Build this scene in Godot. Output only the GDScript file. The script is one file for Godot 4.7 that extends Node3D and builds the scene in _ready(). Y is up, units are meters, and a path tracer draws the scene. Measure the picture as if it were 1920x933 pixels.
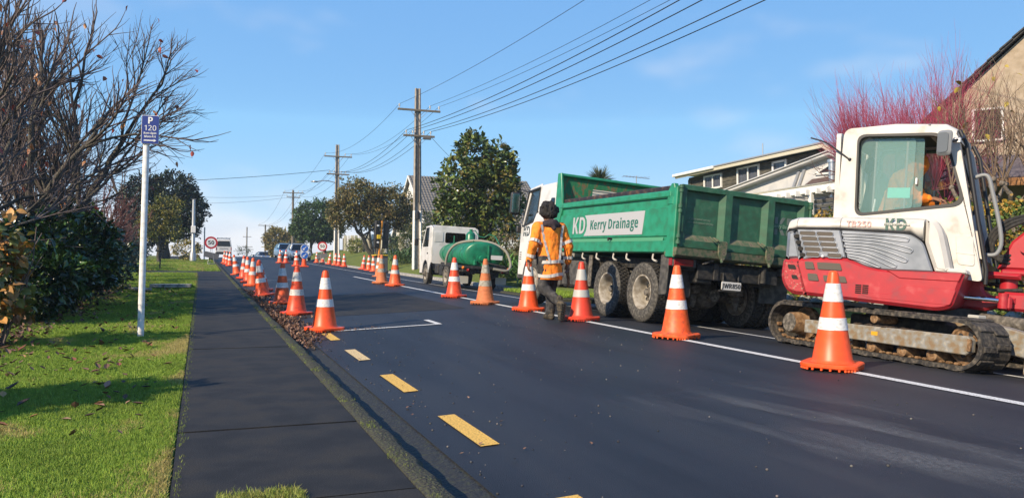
extends Node3D

# ---------------------------------------------------------------- geometry collector
class Geo:
	var v := PackedVector3Array()
	var n := PackedVector3Array()
	var c := PackedColorArray()
	var ix := PackedInt32Array()
	var col := Color(1, 1, 1)
	var tint := false

	func put(p: Vector3, nn: Vector3) -> int:
		v.append(p)
		n.append(nn)
		if tint:
			c.append(col)
		return v.size() - 1

	func t3(a: int, b: int, d: int) -> void:      # counter-clockwise seen from outside
		ix.append(a)
		ix.append(d)
		ix.append(b)

	func tri(a: Vector3, b: Vector3, d: Vector3) -> void:
		var nn := (b - a).cross(d - a).normalized()
		t3(put(a, nn), put(b, nn), put(d, nn))

	func quad(a: Vector3, b: Vector3, d: Vector3, e: Vector3) -> void:
		var nn := (d - a).cross(e - b).normalized()
		var i := put(a, nn)
		put(b, nn)
		put(d, nn)
		put(e, nn)
		t3(i, i + 1, i + 2)
		t3(i, i + 2, i + 3)

	func nquad(a: Vector3, b: Vector3, d: Vector3, e: Vector3, na: Vector3, nb: Vector3, nd: Vector3, ne: Vector3) -> void:
		var i := put(a, na)
		put(b, nb)
		put(d, nd)
		put(e, ne)
		t3(i, i + 1, i + 2)
		t3(i, i + 2, i + 3)

	func face(pts: Array, out: Vector3) -> void:
		var nn: Vector3 = (pts[1] - pts[0]).cross(pts[2] - pts[0])
		var q := pts
		if nn.dot(out) < 0:
			q = pts.duplicate()
			q.reverse()
		if q.size() == 3:
			tri(q[0], q[1], q[2])
		else:
			quad(q[0], q[1], q[2], q[3])

	func box(x: Transform3D, s: Vector3, bev := 0.0) -> void:
		var h := s * 0.5
		var b: float = min(bev, min(h.x, min(h.y, h.z)) * 0.95)
		var P := func(sx: float, sy: float, sz: float, ax: int) -> Vector3:
			var q := Vector3(sx * (h.x - (0.0 if ax == 0 else b)), sy * (h.y - (0.0 if ax == 1 else b)), sz * (h.z - (0.0 if ax == 2 else b)))
			return x * q
		for sg: float in [-1.0, 1.0]:
			face([P.call(sg, -1.0, -1.0, 0), P.call(sg, 1.0, -1.0, 0), P.call(sg, 1.0, 1.0, 0), P.call(sg, -1.0, 1.0, 0)], x.basis.x * sg)
			face([P.call(-1.0, sg, -1.0, 1), P.call(1.0, sg, -1.0, 1), P.call(1.0, sg, 1.0, 1), P.call(-1.0, sg, 1.0, 1)], x.basis.y * sg)
			face([P.call(-1.0, -1.0, sg, 2), P.call(1.0, -1.0, sg, 2), P.call(1.0, 1.0, sg, 2), P.call(-1.0, 1.0, sg, 2)], x.basis.z * sg)
		if b <= 0.0:
			return
		for p: float in [-1.0, 1.0]:
			for q: float in [-1.0, 1.0]:
				face([P.call(p, q, -1.0, 0), P.call(p, q, 1.0, 0), P.call(p, q, 1.0, 1), P.call(p, q, -1.0, 1)], x.basis.x * p + x.basis.y * q)
				face([P.call(p, -1.0, q, 0), P.call(p, 1.0, q, 0), P.call(p, 1.0, q, 2), P.call(p, -1.0, q, 2)], x.basis.x * p + x.basis.z * q)
				face([P.call(-1.0, p, q, 1), P.call(1.0, p, q, 1), P.call(1.0, p, q, 2), P.call(-1.0, p, q, 2)], x.basis.y * p + x.basis.z * q)
				for r: float in [-1.0, 1.0]:
					face([P.call(p, q, r, 0), P.call(p, q, r, 1), P.call(p, q, r, 2)], x.basis.x * p + x.basis.y * q + x.basis.z * r)

	func bx(cx: float, cy: float, cz: float, sx: float, sy: float, sz: float, bev := 0.0) -> void:
		box(Transform3D(Basis(), Vector3(cx, cy, cz)), Vector3(sx, sy, sz), bev)

	func beam(a: Vector3, b: Vector3, w: float, h: float, bev := 0.0, up := Vector3.UP) -> void:
		var d := (b - a)
		var z := d.normalized()
		var r := up.cross(z)
		if r.length() < 0.01:
			r = Vector3.RIGHT.cross(z)
		r = r.normalized()
		box(Transform3D(Basis(r, z.cross(r), z), (a + b) * 0.5), Vector3(w, h, d.length()), bev)

	func tube(pts: PackedVector3Array, radii: PackedFloat32Array, seg := 6, caps := true) -> void:
		var m := pts.size()
		var rings := []
		var ref := Vector3.UP
		var d0 := (pts[1] - pts[0]).normalized()
		if absf(d0.y) > 0.9:
			ref = Vector3.RIGHT
		var sd := ref.cross(d0).normalized()
		for i in m:
			var d: Vector3
			if i == 0:
				d = d0
			elif i == m - 1:
				d = (pts[i] - pts[i - 1]).normalized()
			else:
				d = (pts[i + 1] - pts[i - 1]).normalized()
			sd = (sd - d * sd.dot(d)).normalized()
			var up := d.cross(sd)
			var first := v.size()
			for k in seg:
				var a := TAU * k / seg
				var nn := sd * cos(a) + up * sin(a)
				put(pts[i] + nn * radii[min(i, radii.size() - 1)], nn)
			rings.append(first)
		for i in m - 1:
			var p: int = rings[i]
			var q: int = rings[i + 1]
			for k in seg:
				var k2 := (k + 1) % seg
				t3(p + k, p + k2, q + k2)
				t3(p + k, q + k2, q + k)
		if caps:
			for e in [0, m - 1]:
				var dd := (pts[0] - pts[1]).normalized() if e == 0 else (pts[m - 1] - pts[m - 2]).normalized()
				var ct := put(pts[e], dd)
				var f: int = rings[e]
				var st := v.size()
				for k in seg:
					put(v[f + k], dd)
				for k in seg:
					if e == 0:
						t3(ct, st + (k + 1) % seg, st + k)
					else:
						t3(ct, st + k, st + (k + 1) % seg)

	func rod(a: Vector3, b: Vector3, r: float, seg := 8, r2 := -1.0) -> void:
		tube(PackedVector3Array([a, b]), PackedFloat32Array([r, r if r2 < 0 else r2]), seg)

	func lathe(x: Transform3D, prof: Array, seg := 16, soft := 40.0) -> void:   # prof: Vector2(radius, height along local y), outside on the right going up
		var m := prof.size()
		var en := []
		for i in m - 1:
			var d: Vector2 = prof[i + 1] - prof[i]
			en.append(Vector2(d.y, -d.x).normalized())
		var cs := cos(deg_to_rad(soft))
		for i in m - 1:
			var na: Vector2 = en[i]
			var nb: Vector2 = en[i]
			if i > 0 and en[i - 1].dot(en[i]) > cs:
				na = (en[i - 1] + en[i]).normalized()
			if i < m - 2 and en[i + 1].dot(en[i]) > cs:
				nb = (en[i + 1] + en[i]).normalized()
			var st := v.size()
			for k in seg + 1:
				var a := TAU * k / seg
				var rd := Vector3(cos(a), 0, -sin(a))
				put(x * (rd * prof[i].x + Vector3(0, prof[i].y, 0)), (x.basis * (rd * na.x + Vector3(0, na.y, 0))).normalized())
				put(x * (rd * prof[i + 1].x + Vector3(0, prof[i + 1].y, 0)), (x.basis * (rd * nb.x + Vector3(0, nb.y, 0))).normalized())
			for k in seg:
				var p := st + 2 * k
				if prof[i].x > 1e-5:
					t3(p, p + 2, p + 3)
				if prof[i + 1].x > 1e-5:
					t3(p, p + 3, p + 1)

	func prism(poly: PackedVector2Array, x: Transform3D, depth: float, bev := 0.0) -> void:   # outline in local xy, thickness along local z
		var pl := poly
		if Geometry2D.is_polygon_clockwise(pl):
			pl = pl.duplicate()
			pl.reverse()
		var m := pl.size()
		var en := PackedVector2Array()
		for i in m:
			var d := (pl[(i + 1) % m] - pl[i]).normalized()
			en.append(Vector2(d.y, -d.x))
		var ins := PackedVector2Array()
		for i in m:
			var a := en[(i + m - 1) % m]
			var b := en[i]
			var mt := (a + b)
			ins.append(pl[i] - mt * (bev / max(0.35, 1.0 + a.dot(b))))
		var hz := depth * 0.5
		var tr := Geometry2D.triangulate_polygon(ins)
		if tr.size() == 0:
			tr = Geometry2D.triangulate_polygon(pl)
		for sg: float in [1.0, -1.0]:
			var nn := (x.basis.z * sg).normalized()
			var st := v.size()
			for p in ins:
				put(x * Vector3(p.x, p.y, hz * sg), nn)
			for i in range(0, tr.size(), 3):
				var a := ins[tr[i]]
				var ccw: bool = (ins[tr[i + 1]] - a).cross(ins[tr[i + 2]] - a) > 0
				if ccw == (sg > 0):
					t3(st + tr[i], st + tr[i + 1], st + tr[i + 2])
				else:
					t3(st + tr[i], st + tr[i + 2], st + tr[i + 1])
		for i in m:
			var j := (i + 1) % m
			var e := en[i]
			var ea := e
			var eb := e
			if en[(i + m - 1) % m].dot(e) > 0.75:
				ea = (e + en[(i + m - 1) % m]).normalized()
			if en[j].dot(e) > 0.75:
				eb = (e + en[j]).normalized()
			var na := (x.basis * Vector3(ea.x, ea.y, 0)).normalized()
			var nb := (x.basis * Vector3(eb.x, eb.y, 0)).normalized()
			var z1 := hz - bev
			nquad(x * Vector3(pl[i].x, pl[i].y, -z1), x * Vector3(pl[j].x, pl[j].y, -z1), x * Vector3(pl[j].x, pl[j].y, z1), x * Vector3(pl[i].x, pl[i].y, z1), na, nb, nb, na)
			if bev > 0:
				var zz := x.basis.z.normalized()
				var ca := (na + zz).normalized()
				var cb := (nb + zz).normalized()
				nquad(x * Vector3(pl[i].x, pl[i].y, z1), x * Vector3(pl[j].x, pl[j].y, z1), x * Vector3(ins[j].x, ins[j].y, hz), x * Vector3(ins[i].x, ins[i].y, hz), ca, cb, cb, ca)
				ca = (na - zz).normalized()
				cb = (nb - zz).normalized()
				nquad(x * Vector3(ins[i].x, ins[i].y, -hz), x * Vector3(ins[j].x, ins[j].y, -hz), x * Vector3(pl[j].x, pl[j].y, -z1), x * Vector3(pl[i].x, pl[i].y, -z1), ca, cb, cb, ca)

	func ring(po: PackedVector2Array, pi: PackedVector2Array, x: Transform3D, depth: float) -> void:   # a plate with one opening; both outlines have as many points
		var m := po.size()
		var hz := depth * 0.5
		for i in m:
			var j := (i + 1) % m
			var a := po[i]
			var b := po[j]
			var p := pi[i]
			var q := pi[j]
			face([x * Vector3(a.x, a.y, hz), x * Vector3(b.x, b.y, hz), x * Vector3(q.x, q.y, hz), x * Vector3(p.x, p.y, hz)], x.basis.z)
			face([x * Vector3(a.x, a.y, -hz), x * Vector3(b.x, b.y, -hz), x * Vector3(q.x, q.y, -hz), x * Vector3(p.x, p.y, -hz)], -x.basis.z)
			var d := b - a
			if d.length() > 1e-5:
				face([x * Vector3(a.x, a.y, -hz), x * Vector3(b.x, b.y, -hz), x * Vector3(b.x, b.y, hz), x * Vector3(a.x, a.y, hz)], x.basis * Vector3(d.y, -d.x, 0))
			d = q - p
			if d.length() > 1e-5:
				face([x * Vector3(p.x, p.y, -hz), x * Vector3(q.x, q.y, -hz), x * Vector3(q.x, q.y, hz), x * Vector3(p.x, p.y, hz)], x.basis * Vector3(-d.y, d.x, 0))

	func loft(rings: Array, caps := true, closed := true) -> void:     # rings of as many points each, counter-clockwise seen from the far end
		var m := rings.size()
		var k: int = rings[0].size()
		var st := v.size()
		var cen := []
		for r in rings:
			var s := Vector3.ZERO
			for p in r:
				s += p
			cen.append(s / k)
		for i in m:
			for j in k:
				var a: Vector3 = rings[i][(j + 1) % k] if closed or j < k - 1 else rings[i][j]
				var b: Vector3 = rings[i][(j + k - 1) % k] if closed or j > 0 else rings[i][j]
				var u: Vector3 = rings[min(i + 1, m - 1)][j] - rings[max(i - 1, 0)][j]
				var nn: Vector3 = (a - b).cross(u).normalized()
				put(rings[i][j], nn)
		for i in m - 1:
			for j in (k if closed else k - 1):
				var j2 := (j + 1) % k
				var p := st + i * k
				var q := p + k
				t3(p + j, p + j2, q + j2)
				t3(p + j, q + j2, q + j)
		if caps:
			for e in [0, m - 1]:
				var out: Vector3 = (cen[0] - cen[1]) if e == 0 else (cen[m - 1] - cen[m - 2])
				for j in k:
					face([cen[e], rings[e][j], rings[e][(j + 1) % k]], out)

	func ball(cn: Vector3, r: Vector3, seg := 10, rows := 6, b := Basis()) -> void:
		var pr := []
		for i in rows + 1:
			var a := -PI / 2 + PI * i / rows
			pr.append(Vector2(cos(a), sin(a)))
		lathe(Transform3D(b * Basis.from_scale(r), cn), pr, seg, 80.0)

	func mesh(m: Material) -> ArrayMesh:
		var a := []
		a.resize(Mesh.ARRAY_MAX)
		a[Mesh.ARRAY_VERTEX] = v
		a[Mesh.ARRAY_NORMAL] = n
		if tint:
			a[Mesh.ARRAY_COLOR] = c
		a[Mesh.ARRAY_INDEX] = ix
		var am := ArrayMesh.new()
		am.add_surface_from_arrays(Mesh.PRIMITIVE_TRIANGLES, a)
		am.surface_set_material(0, m)
		return am

# ---------------------------------------------------------------- naming, labels
var M := {}
var taken := {}
var rng := RandomNumberGenerator.new()

func numbered(called: String, under: Object = null) -> String:
	var key := str(0 if under == null else under.get_instance_id()) + ":" + called
	var k: int = taken.get(key, 0)
	taken[key] = k + 1
	return called if k == 0 else "%s_%03d" % [called, k]

func tag(o: Node, label: String, category: String, group := "") -> void:
	o.set_meta("label", label)
	o.set_meta("category", category)
	if group:
		o.set_meta("group", group)

func thing(called: String, label: String, category: String, at := Transform3D(), group := "") -> Node3D:
	var o := Node3D.new()
	o.name = numbered(called)
	add_child(o, true)
	o.transform = at
	tag(o, label, category, group)
	return o

func obj(called: String, g: Geo, m: Material, parent: Node = null) -> MeshInstance3D:
	return inst(called, g.mesh(m), parent)

func inst(called: String, me: Mesh, parent: Node = null, at := Transform3D()) -> MeshInstance3D:
	var o := MeshInstance3D.new()
	o.mesh = me
	o.name = numbered(called, parent)
	o.transform = at
	(self if parent == null else parent).add_child(o, true)
	return o

func struct(called: String, g: Geo, m: Material, parent: Node = null) -> MeshInstance3D:
	var o := obj(called, g, m, parent)
	if parent == null:
		o.set_meta("kind", "structure")
	return o

func dup(o: Node3D, at: Transform3D, label: String) -> Node3D:
	var c: Node3D = o.duplicate()
	c.name = numbered(String(o.name).rstrip("_0123456789"))
	add_child(c, true)
	c.transform = at
	c.set_meta("label", label)
	return c

func many(called: String, me: Mesh, xs: Array, cols: Array, parent: Node = null, stuff := true) -> MultiMeshInstance3D:
	var mm := MultiMesh.new()
	mm.transform_format = MultiMesh.TRANSFORM_3D
	mm.use_colors = cols.size() > 0
	mm.mesh = me
	mm.instance_count = xs.size()
	for i in xs.size():
		mm.set_instance_transform(i, xs[i])
		if cols.size() > 0:
			mm.set_instance_color(i, cols[i])
	var o := MultiMeshInstance3D.new()
	o.multimesh = mm
	o.name = numbered(called, parent)
	if stuff:
		o.set_meta("kind", "stuff")
	(self if parent == null else parent).add_child(o, true)
	return o

# ---------------------------------------------------------------- outlines
func T(x: float, y: float, z: float, b := Basis()) -> Transform3D:
	return Transform3D(b, Vector3(x, y, z))

func R(ax: Vector3, deg: float) -> Basis:
	return Basis(ax, deg_to_rad(deg))

func rpoly(pts: Array, radii: Array, k := 4) -> PackedVector2Array:     # corners rounded with k steps each
	var o := PackedVector2Array()
	var m := pts.size()
	for i in m:
		var p: Vector2 = pts[i]
		var a: Vector2 = pts[(i + m - 1) % m] - p
		var b: Vector2 = pts[(i + 1) % m] - p
		var r: float = radii[i] if i < radii.size() else radii[radii.size() - 1]
		r = min(r, min(a.length(), b.length()) * 0.48)
		var pa := p + a.normalized() * r
		var pb := p + b.normalized() * r
		for q in k + 1:
			var t := float(q) / k
			o.append(pa.lerp(p, t).lerp(p.lerp(pb, t), t))
	return o

func rrect(w: float, h: float, r: float, k := 4) -> PackedVector2Array:
	return rpoly([Vector2(-w / 2, -h / 2), Vector2(w / 2, -h / 2), Vector2(w / 2, h / 2), Vector2(-w / 2, h / 2)], [r], k)

# side plates: outline drawn as (distance along the vehicle, height), thickness along x
func SIDE(x: float) -> Transform3D:        # local x -> +z (rearwards), local y -> up, local z -> -x (towards the left)
	return Transform3D(Basis(Vector3(0, 0, 1), Vector3(0, 1, 0), Vector3(-1, 0, 0)), Vector3(x, 0, 0))

# ---------------------------------------------------------------- materials
func noise_tex(freq: float, ramp: Array, size := 256, sd := 1, oct := 4, kind := FastNoiseLite.TYPE_SIMPLEX_SMOOTH) -> NoiseTexture2D:
	var f := FastNoiseLite.new()
	f.noise_type = kind
	f.frequency = freq
	f.fractal_octaves = oct
	f.seed = sd
	var t := NoiseTexture2D.new()
	t.width = size
	t.height = size
	t.seamless = true
	t.noise = f
	var g := Gradient.new()
	var offs := PackedFloat32Array()
	var cols := PackedColorArray()
	for r in ramp:
		offs.append(r[0])
		cols.append(r[1])
	g.offsets = offs
	g.colors = cols
	t.color_ramp = g
	return t

func bump_tex(freq: float, strength: float, size := 256, sd := 3, oct := 3) -> NoiseTexture2D:
	var f := FastNoiseLite.new()
	f.frequency = freq
	f.fractal_octaves = oct
	f.seed = sd
	var t := NoiseTexture2D.new()
	t.width = size
	t.height = size
	t.seamless = true
	t.as_normal_map = true
	t.bump_strength = strength
	t.noise = f
	return t

func C(r: float, g: float, b: float) -> Color:     # linear base colour -> what albedo_color wants
	return Color(r, g, b).linear_to_srgb()

func mat(key: String, col: Color, rough := 0.6, metal := 0.0) -> StandardMaterial3D:
	var m := StandardMaterial3D.new()
	m.resource_name = key
	m.albedo_color = col
	m.roughness = rough
	m.metallic = metal
	M[key] = m
	return m

func tex(m: StandardMaterial3D, t: Texture2D, scale: Vector3, world := false) -> void:
	m.albedo_texture = t
	m.uv1_triplanar = true
	m.uv1_world_triplanar = world
	m.uv1_scale = scale

# ---------------------------------------------------------------- lie of the land
const SLOPE := 0.0373
const CROWN := 5.4       # where the white line runs
const KERB := 1.02        # left kerb
const KERB_R := 9.4       # right kerb

func along(s: float) -> float:
	if s < 0.0:
		return SLOPE * s
	if s <= 80.0:
		return SLOPE * s + 5e-5 * s * s
	var y := SLOPE * 80.0 + 0.32
	var t: float = min(s, 120.0) - 80.0
	y += 0.0453 * t - 0.0903 / 40.0 * t * t * 0.5
	if s > 120.0:
		y -= 0.045 * (min(s, 300.0) - 120.0)
	if s > 300.0:
		y -= 0.006 * (s - 300.0)
	return y

func road_y(X: float) -> float:
	if X < CROWN:
		return 0.09 - 0.0453 * (CROWN - X)
	if X < 6.5:
		return 0.09 - 0.05 * (X - CROWN)
	return 0.035 - 0.065 * (X - 6.5)

func side_y(X: float, s: float) -> float:
	if X <= 0.96:
		return 0.0 if X > -3.0 else clampf((-3.0 - X) * 0.02, 0.0, 0.5)
	if X < KERB_R:
		return road_y(X)
	var k := 0.1 + 0.1 * smoothstep(22.0, 42.0, s)
	var e: float = X - KERB_R
	return road_y(KERB_R) + 0.12 + k * min(e, 4.6) + 0.03 * clampf(e - 4.6, 0.0, 40.0)

func gy(X: float, s: float) -> float:
	return along(s) + side_y(X, s)

func G(X: float, s: float, up := 0.0) -> Vector3:
	return Vector3(X, gy(X, s) + up, -s)

func pitch(s: float) -> float:
	return atan((along(s + 0.5) - along(s - 0.5)))

# a frame standing on the ground, tilted with the road along and across; turn about up in degrees
func stand(X: float, s: float, turn := 0.0, up := 0.0, lean := 0.0) -> Transform3D:
	var b := Basis(Vector3.RIGHT, pitch(s)) * Basis(Vector3.BACK, -deg_to_rad(lean)) * Basis(Vector3.UP, deg_to_rad(turn))
	return Transform3D(b, G(X, s, up))

func upright(X: float, s: float, turn := 0.0, up := 0.0) -> Transform3D:
	return Transform3D(Basis(Vector3.UP, deg_to_rad(turn)), G(X, s, up))

func text(parent: Node, words: String, height: float, at: Transform3D, m: Material, called := "lettering", bold := true, thick := 0.003) -> MeshInstance3D:
	var f := SystemFont.new()
	f.font_names = PackedStringArray(["Droid Sans"])
	f.font_weight = 700 if bold else 400
	var t := TextMesh.new()
	t.text = words
	t.font = f
	t.font_size = 48
	t.pixel_size = height / (48.0 * 0.714)
	t.depth = thick
	t.curve_step = 4.0
	t.material = m
	return inst(called, t, parent, at)

# ---------------------------------------------------------------- sky, sun, camera
func build_view() -> void:
	var cam := Camera3D.new()
	cam.name = "camera"
	var yaw := atan(585.0 / 1460.0)
	cam.transform = Transform3D(Basis(Vector3.UP, -yaw) * Basis(Vector3.RIGHT, deg_to_rad(2.3)), Vector3(0, 1.1, 0))
	cam.fov = rad_to_deg(2.0 * atan(466.5 / 1460.0))
	cam.near = 0.05
	cam.far = 6000.0
	add_child(cam)

	var W := 1024
	var H := 512
	var im := Image.create(W, H, false, Image.FORMAT_RGBAF)
	var nz := FastNoiseLite.new()
	nz.frequency = 0.9
	nz.fractal_octaves = 5
	nz.seed = 11
	var nz2 := FastNoiseLite.new()
	nz2.frequency = 2.4
	nz2.fractal_octaves = 5
	nz2.seed = 5
	for j in H:
		var el := PI * (0.5 - (j + 0.5) / H)
		var y := sin(el)
		var t := clampf(y, 0.0, 1.0)
		var hor := Vector3(0.60, 0.80, 0.95)
		var mid := Vector3(0.285, 0.575, 0.90)
		var top := Vector3(0.085, 0.25, 0.66)
		var cc: Vector3
		if t < 0.20:
			cc = hor.lerp(mid, smoothstep(0.0, 1.0, t / 0.20))
		else:
			cc = mid.lerp(top, pow((t - 0.20) / 0.80, 0.42))
		for i in W:
			var az := TAU * ((i + 0.5) / W - 0.5)
			var d := Vector3(cos(el) * sin(az), y, -cos(el) * cos(az))
			var c := cc
			if y > -0.02 and y < 0.6:
				var q := Vector3(d.x * 2.2, d.y * 7.0, d.z * 2.2)
				var f := nz.get_noise_3dv(q) * 0.6 + nz2.get_noise_3dv(q * 1.3) * 0.4
				var low := smoothstep(0.13, 0.035, y)          # a bank of cloud along the horizon
				var bank := smoothstep(-0.12, 0.32, f + 0.42 * low - 0.10) * low
				var wisp := smoothstep(0.12, 0.5, f) * 0.22 * smoothstep(0.6, 0.2, y) * (1.0 - low)
				var k := clampf(bank * 0.9 + wisp, 0.0, 1.0)
				var shade := 0.5 + 0.5 * smoothstep(-0.3, 0.3, nz2.get_noise_3dv(q * 2.0 + Vector3(0, 0.6, 0)))
				var cl := Vector3(0.66, 0.70, 0.80).lerp(Vector3(0.92, 0.90, 0.90), shade)
				c = c.lerp(cl, k)
			if y < 0.0:
				c = c.lerp(Vector3(0.20, 0.22, 0.2), smoothstep(0.0, -0.25, y))
			im.set_pixel(i, j, Color(c.x, c.y, c.z))
	var sky := Sky.new()
	var pm := PanoramaSkyMaterial.new()
	pm.panorama = ImageTexture.create_from_image(im)
	pm.energy_multiplier = 1.0
	sky.sky_material = pm
	var env := Environment.new()
	env.background_mode = Environment.BG_SKY
	env.sky = sky
	env.background_energy_multiplier = 0.82
	env.tonemap_mode = Environment.TONE_MAPPER_LINEAR
	env.tonemap_exposure = 1.38
	env.sdfgi_enabled = true
	env.ssao_enabled = true
	env.ssil_enabled = true
	env.fog_enabled = true
	env.fog_density = 0.0006
	env.fog_light_color = Color(0.80, 0.87, 0.95)
	var we := WorldEnvironment.new()
	we.name = "world_environment"
	we.environment = env
	add_child(we)

	var sun := DirectionalLight3D.new()
	sun.name = "sun"
	sun.light_color = Color(1.0, 0.92, 0.80)
	sun.light_energy = 1.6
	sun.light_angular_distance = 0.5
	sun.shadow_enabled = true
	var az := deg_to_rad(24.0)      # the sun stands to the left, a little behind the viewer
	var elv := deg_to_rad(32.0)
	var to_sun := Vector3(-cos(az) * cos(elv), sin(elv), sin(az) * cos(elv))
	add_child(sun)
	sun.look_at_from_position(to_sun * 50.0, Vector3.ZERO, Vector3.UP)

# ---------------------------------------------------------------- materials shared by many things
func build_materials() -> void:
	var m: StandardMaterial3D
	# fresh asphalt: dark stone chips in bitumen, streaks along the lane, some sheen
	m = mat("asphalt", Color(1, 1, 1), 0.5)
	tex(m, noise_tex(0.11, [[0.2, C(0.008, 0.009, 0.012)], [0.55, C(0.016, 0.018, 0.024)], [0.72, C(0.025, 0.027, 0.034)], [0.92, C(0.12, 0.12, 0.125)]], 512, 21, 3), Vector3(2.2, 2.2, 2.2), true)
	m.detail_enabled = true
	m.detail_uv_layer = BaseMaterial3D.DETAIL_UV_2
	m.detail_blend_mode = BaseMaterial3D.BLEND_MODE_MUL
	m.detail_albedo = noise_tex(0.012, [[0.2, Color(0.62, 0.64, 0.70)], [0.5, Color(0.86, 0.87, 0.90)], [0.8, Color(1, 0.99, 0.97)]], 512, 8, 5)
	m.uv2_triplanar = true
	m.uv2_world_triplanar = true
	m.uv2_scale = Vector3(0.22, 0.22, 0.035)
	m.normal_enabled = true
	m.normal_texture = bump_tex(0.10, 4.0, 512, 12, 3)
	m.normal_scale = 0.6
	m.roughness = 0.62
	m = mat("old_asphalt", Color(1, 1, 1), 0.85)
	tex(m, noise_tex(0.10, [[0.2, C(0.009, 0.009, 0.010)], [0.55, C(0.017, 0.0165, 0.017)], [0.93, C(0.050, 0.047, 0.043)]], 512, 4, 4), Vector3(1.7, 1.7, 1.7), true)
	m.detail_enabled = true
	m.detail_uv_layer = BaseMaterial3D.DETAIL_UV_2
	m.detail_blend_mode = BaseMaterial3D.BLEND_MODE_MUL
	m.detail_albedo = noise_tex(0.02, [[0.22, Color(0.50, 0.53, 0.60)], [0.5, Color(0.80, 0.80, 0.82)], [0.72, Color(1, 0.95, 0.86)]], 256, 18, 5)
	m.uv2_triplanar = true
	m.uv2_world_triplanar = true
	m.uv2_scale = Vector3(0.45, 0.45, 0.45)
	m.normal_enabled = true
	m.normal_texture = bump_tex(0.10, 3.0, 512, 31, 3)
	m.normal_scale = 0.45
	m = mat("kerb_stone", Color(1, 1, 1), 0.95)
	tex(m, noise_tex(0.045, [[0.25, C(0.018, 0.018, 0.016)], [0.5, C(0.045, 0.042, 0.034)], [0.66, C(0.050, 0.060, 0.018)], [0.85, C(0.11, 0.10, 0.08)]], 512, 6, 5), Vector3(1.6, 1.6, 1.6), true)
	m.normal_enabled = true
	m.normal_texture = bump_tex(0.12, 8.0, 256, 9, 4)
	m = mat("moss", Color(1, 1, 1), 1.0)
	tex(m, noise_tex(0.1, [[0.3, C(0.06, 0.09, 0.012)], [0.7, C(0.16, 0.20, 0.03)]], 128, 61, 3), Vector3(4, 4, 4), true)
	m = mat("gutter", Color(1, 1, 1), 0.75)
	tex(m, noise_tex(0.05, [[0.25, C(0.012, 0.013, 0.015)], [0.55, C(0.020, 0.021, 0.021)], [0.8, C(0.030, 0.034, 0.018)]], 256, 16, 5), Vector3(1.3, 1.3, 1.3), true)
	m.normal_enabled = true
	m.normal_texture = bump_tex(0.1, 2.5, 256, 19, 4)
	m = mat("concrete", Color(1, 1, 1), 0.9)
	tex(m, noise_tex(0.03, [[0.25, C(0.20, 0.195, 0.18)], [0.55, C(0.33, 0.32, 0.30)], [0.85, C(0.42, 0.41, 0.38)]], 256, 3, 5), Vector3(0.8, 0.8, 0.8), true)
	m.normal_enabled = true
	m.normal_texture = bump_tex(0.2, 3.0, 256, 77, 3)
	m = mat("white_paint", Color(1, 1, 1), 0.75)
	tex(m, noise_tex(0.12, [[0.15, C(0.20, 0.20, 0.20)], [0.35, C(0.52, 0.52, 0.50)], [0.7, C(0.70, 0.70, 0.68)]], 256, 33, 4), Vector3(1.5, 1.5, 1.5), true)
	m = mat("yellow_paint", Color(1, 1, 1), 0.7)
	tex(m, noise_tex(0.08, [[0.12, C(0.14, 0.09, 0.03)], [0.34, C(0.58, 0.34, 0.06)], [0.7, C(0.72, 0.45, 0.09)]], 256, 35, 5), Vector3(2.5, 2.5, 2.5), true)
	m = mat("pale_yellow_paint", Color(1, 1, 1), 0.7)
	tex(m, noise_tex(0.08, [[0.12, C(0.14, 0.10, 0.05)], [0.34, C(0.55, 0.40, 0.18)], [0.7, C(0.66, 0.50, 0.26)]], 256, 36, 5), Vector3(2.5, 2.5, 2.5), true)
	m = mat("lawn", Color(1, 1, 1), 1.0)
	tex(m, noise_tex(0.06, [[0.2, C(0.085, 0.12, 0.014)], [0.5, C(0.135, 0.175, 0.020)], [0.75, C(0.165, 0.20, 0.028)], [0.95, C(0.24, 0.20, 0.07)]], 512, 2, 5), Vector3(0.55, 0.55, 0.55), true)
	m.normal_enabled = true
	m.normal_texture = bump_tex(0.2, 8.0, 256, 13, 4)
	m = mat("soil", Color(1, 1, 1), 1.0)
	tex(m, noise_tex(0.08, [[0.2, C(0.012, 0.009, 0.007)], [0.6, C(0.045, 0.03, 0.02)], [0.9, C(0.10, 0.06, 0.035)]], 256, 14, 5), Vector3(1.2, 1.2, 1.2), true)
	m.normal_enabled = true
	m.normal_texture = bump_tex(0.15, 10.0, 256, 15, 4)
	m = mat("leaf", Color(1, 1, 1), 0.55)          # colour comes with each leaf
	m.vertex_color_use_as_albedo = true
	m.backlight_enabled = true
	m.backlight = Color(0.25, 0.28, 0.1)
	m = mat("waxy_leaf", Color(1, 1, 1), 0.28)
	m.vertex_color_use_as_albedo = true
	m = mat("dry_leaf", Color(1, 1, 1), 0.8)
	m.vertex_color_use_as_albedo = true
	m = mat("blade", Color(1, 1, 1), 0.75)
	m.vertex_color_use_as_albedo = true
	m.backlight_enabled = true
	m.backlight = Color(0.3, 0.35, 0.08)
	m = mat("bark", Color(1, 1, 1), 0.95)
	tex(m, noise_tex(0.06, [[0.2, C(0.030, 0.025, 0.022)], [0.5, C(0.085, 0.072, 0.062)], [0.7, C(0.12, 0.12, 0.085)], [0.9, C(0.20, 0.19, 0.16)]], 256, 51, 5), Vector3(3, 1.5, 3))
	m.normal_enabled = true
	m.normal_texture = bump_tex(0.1, 8.0, 256, 52, 4)
	m = mat("twig", C(0.115, 0.088, 0.082), 0.85)
	m = mat("pink_twig", C(0.40, 0.065, 0.125), 0.75)
	m = mat("crimson_twig", C(0.27, 0.035, 0.065), 0.8)
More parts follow.
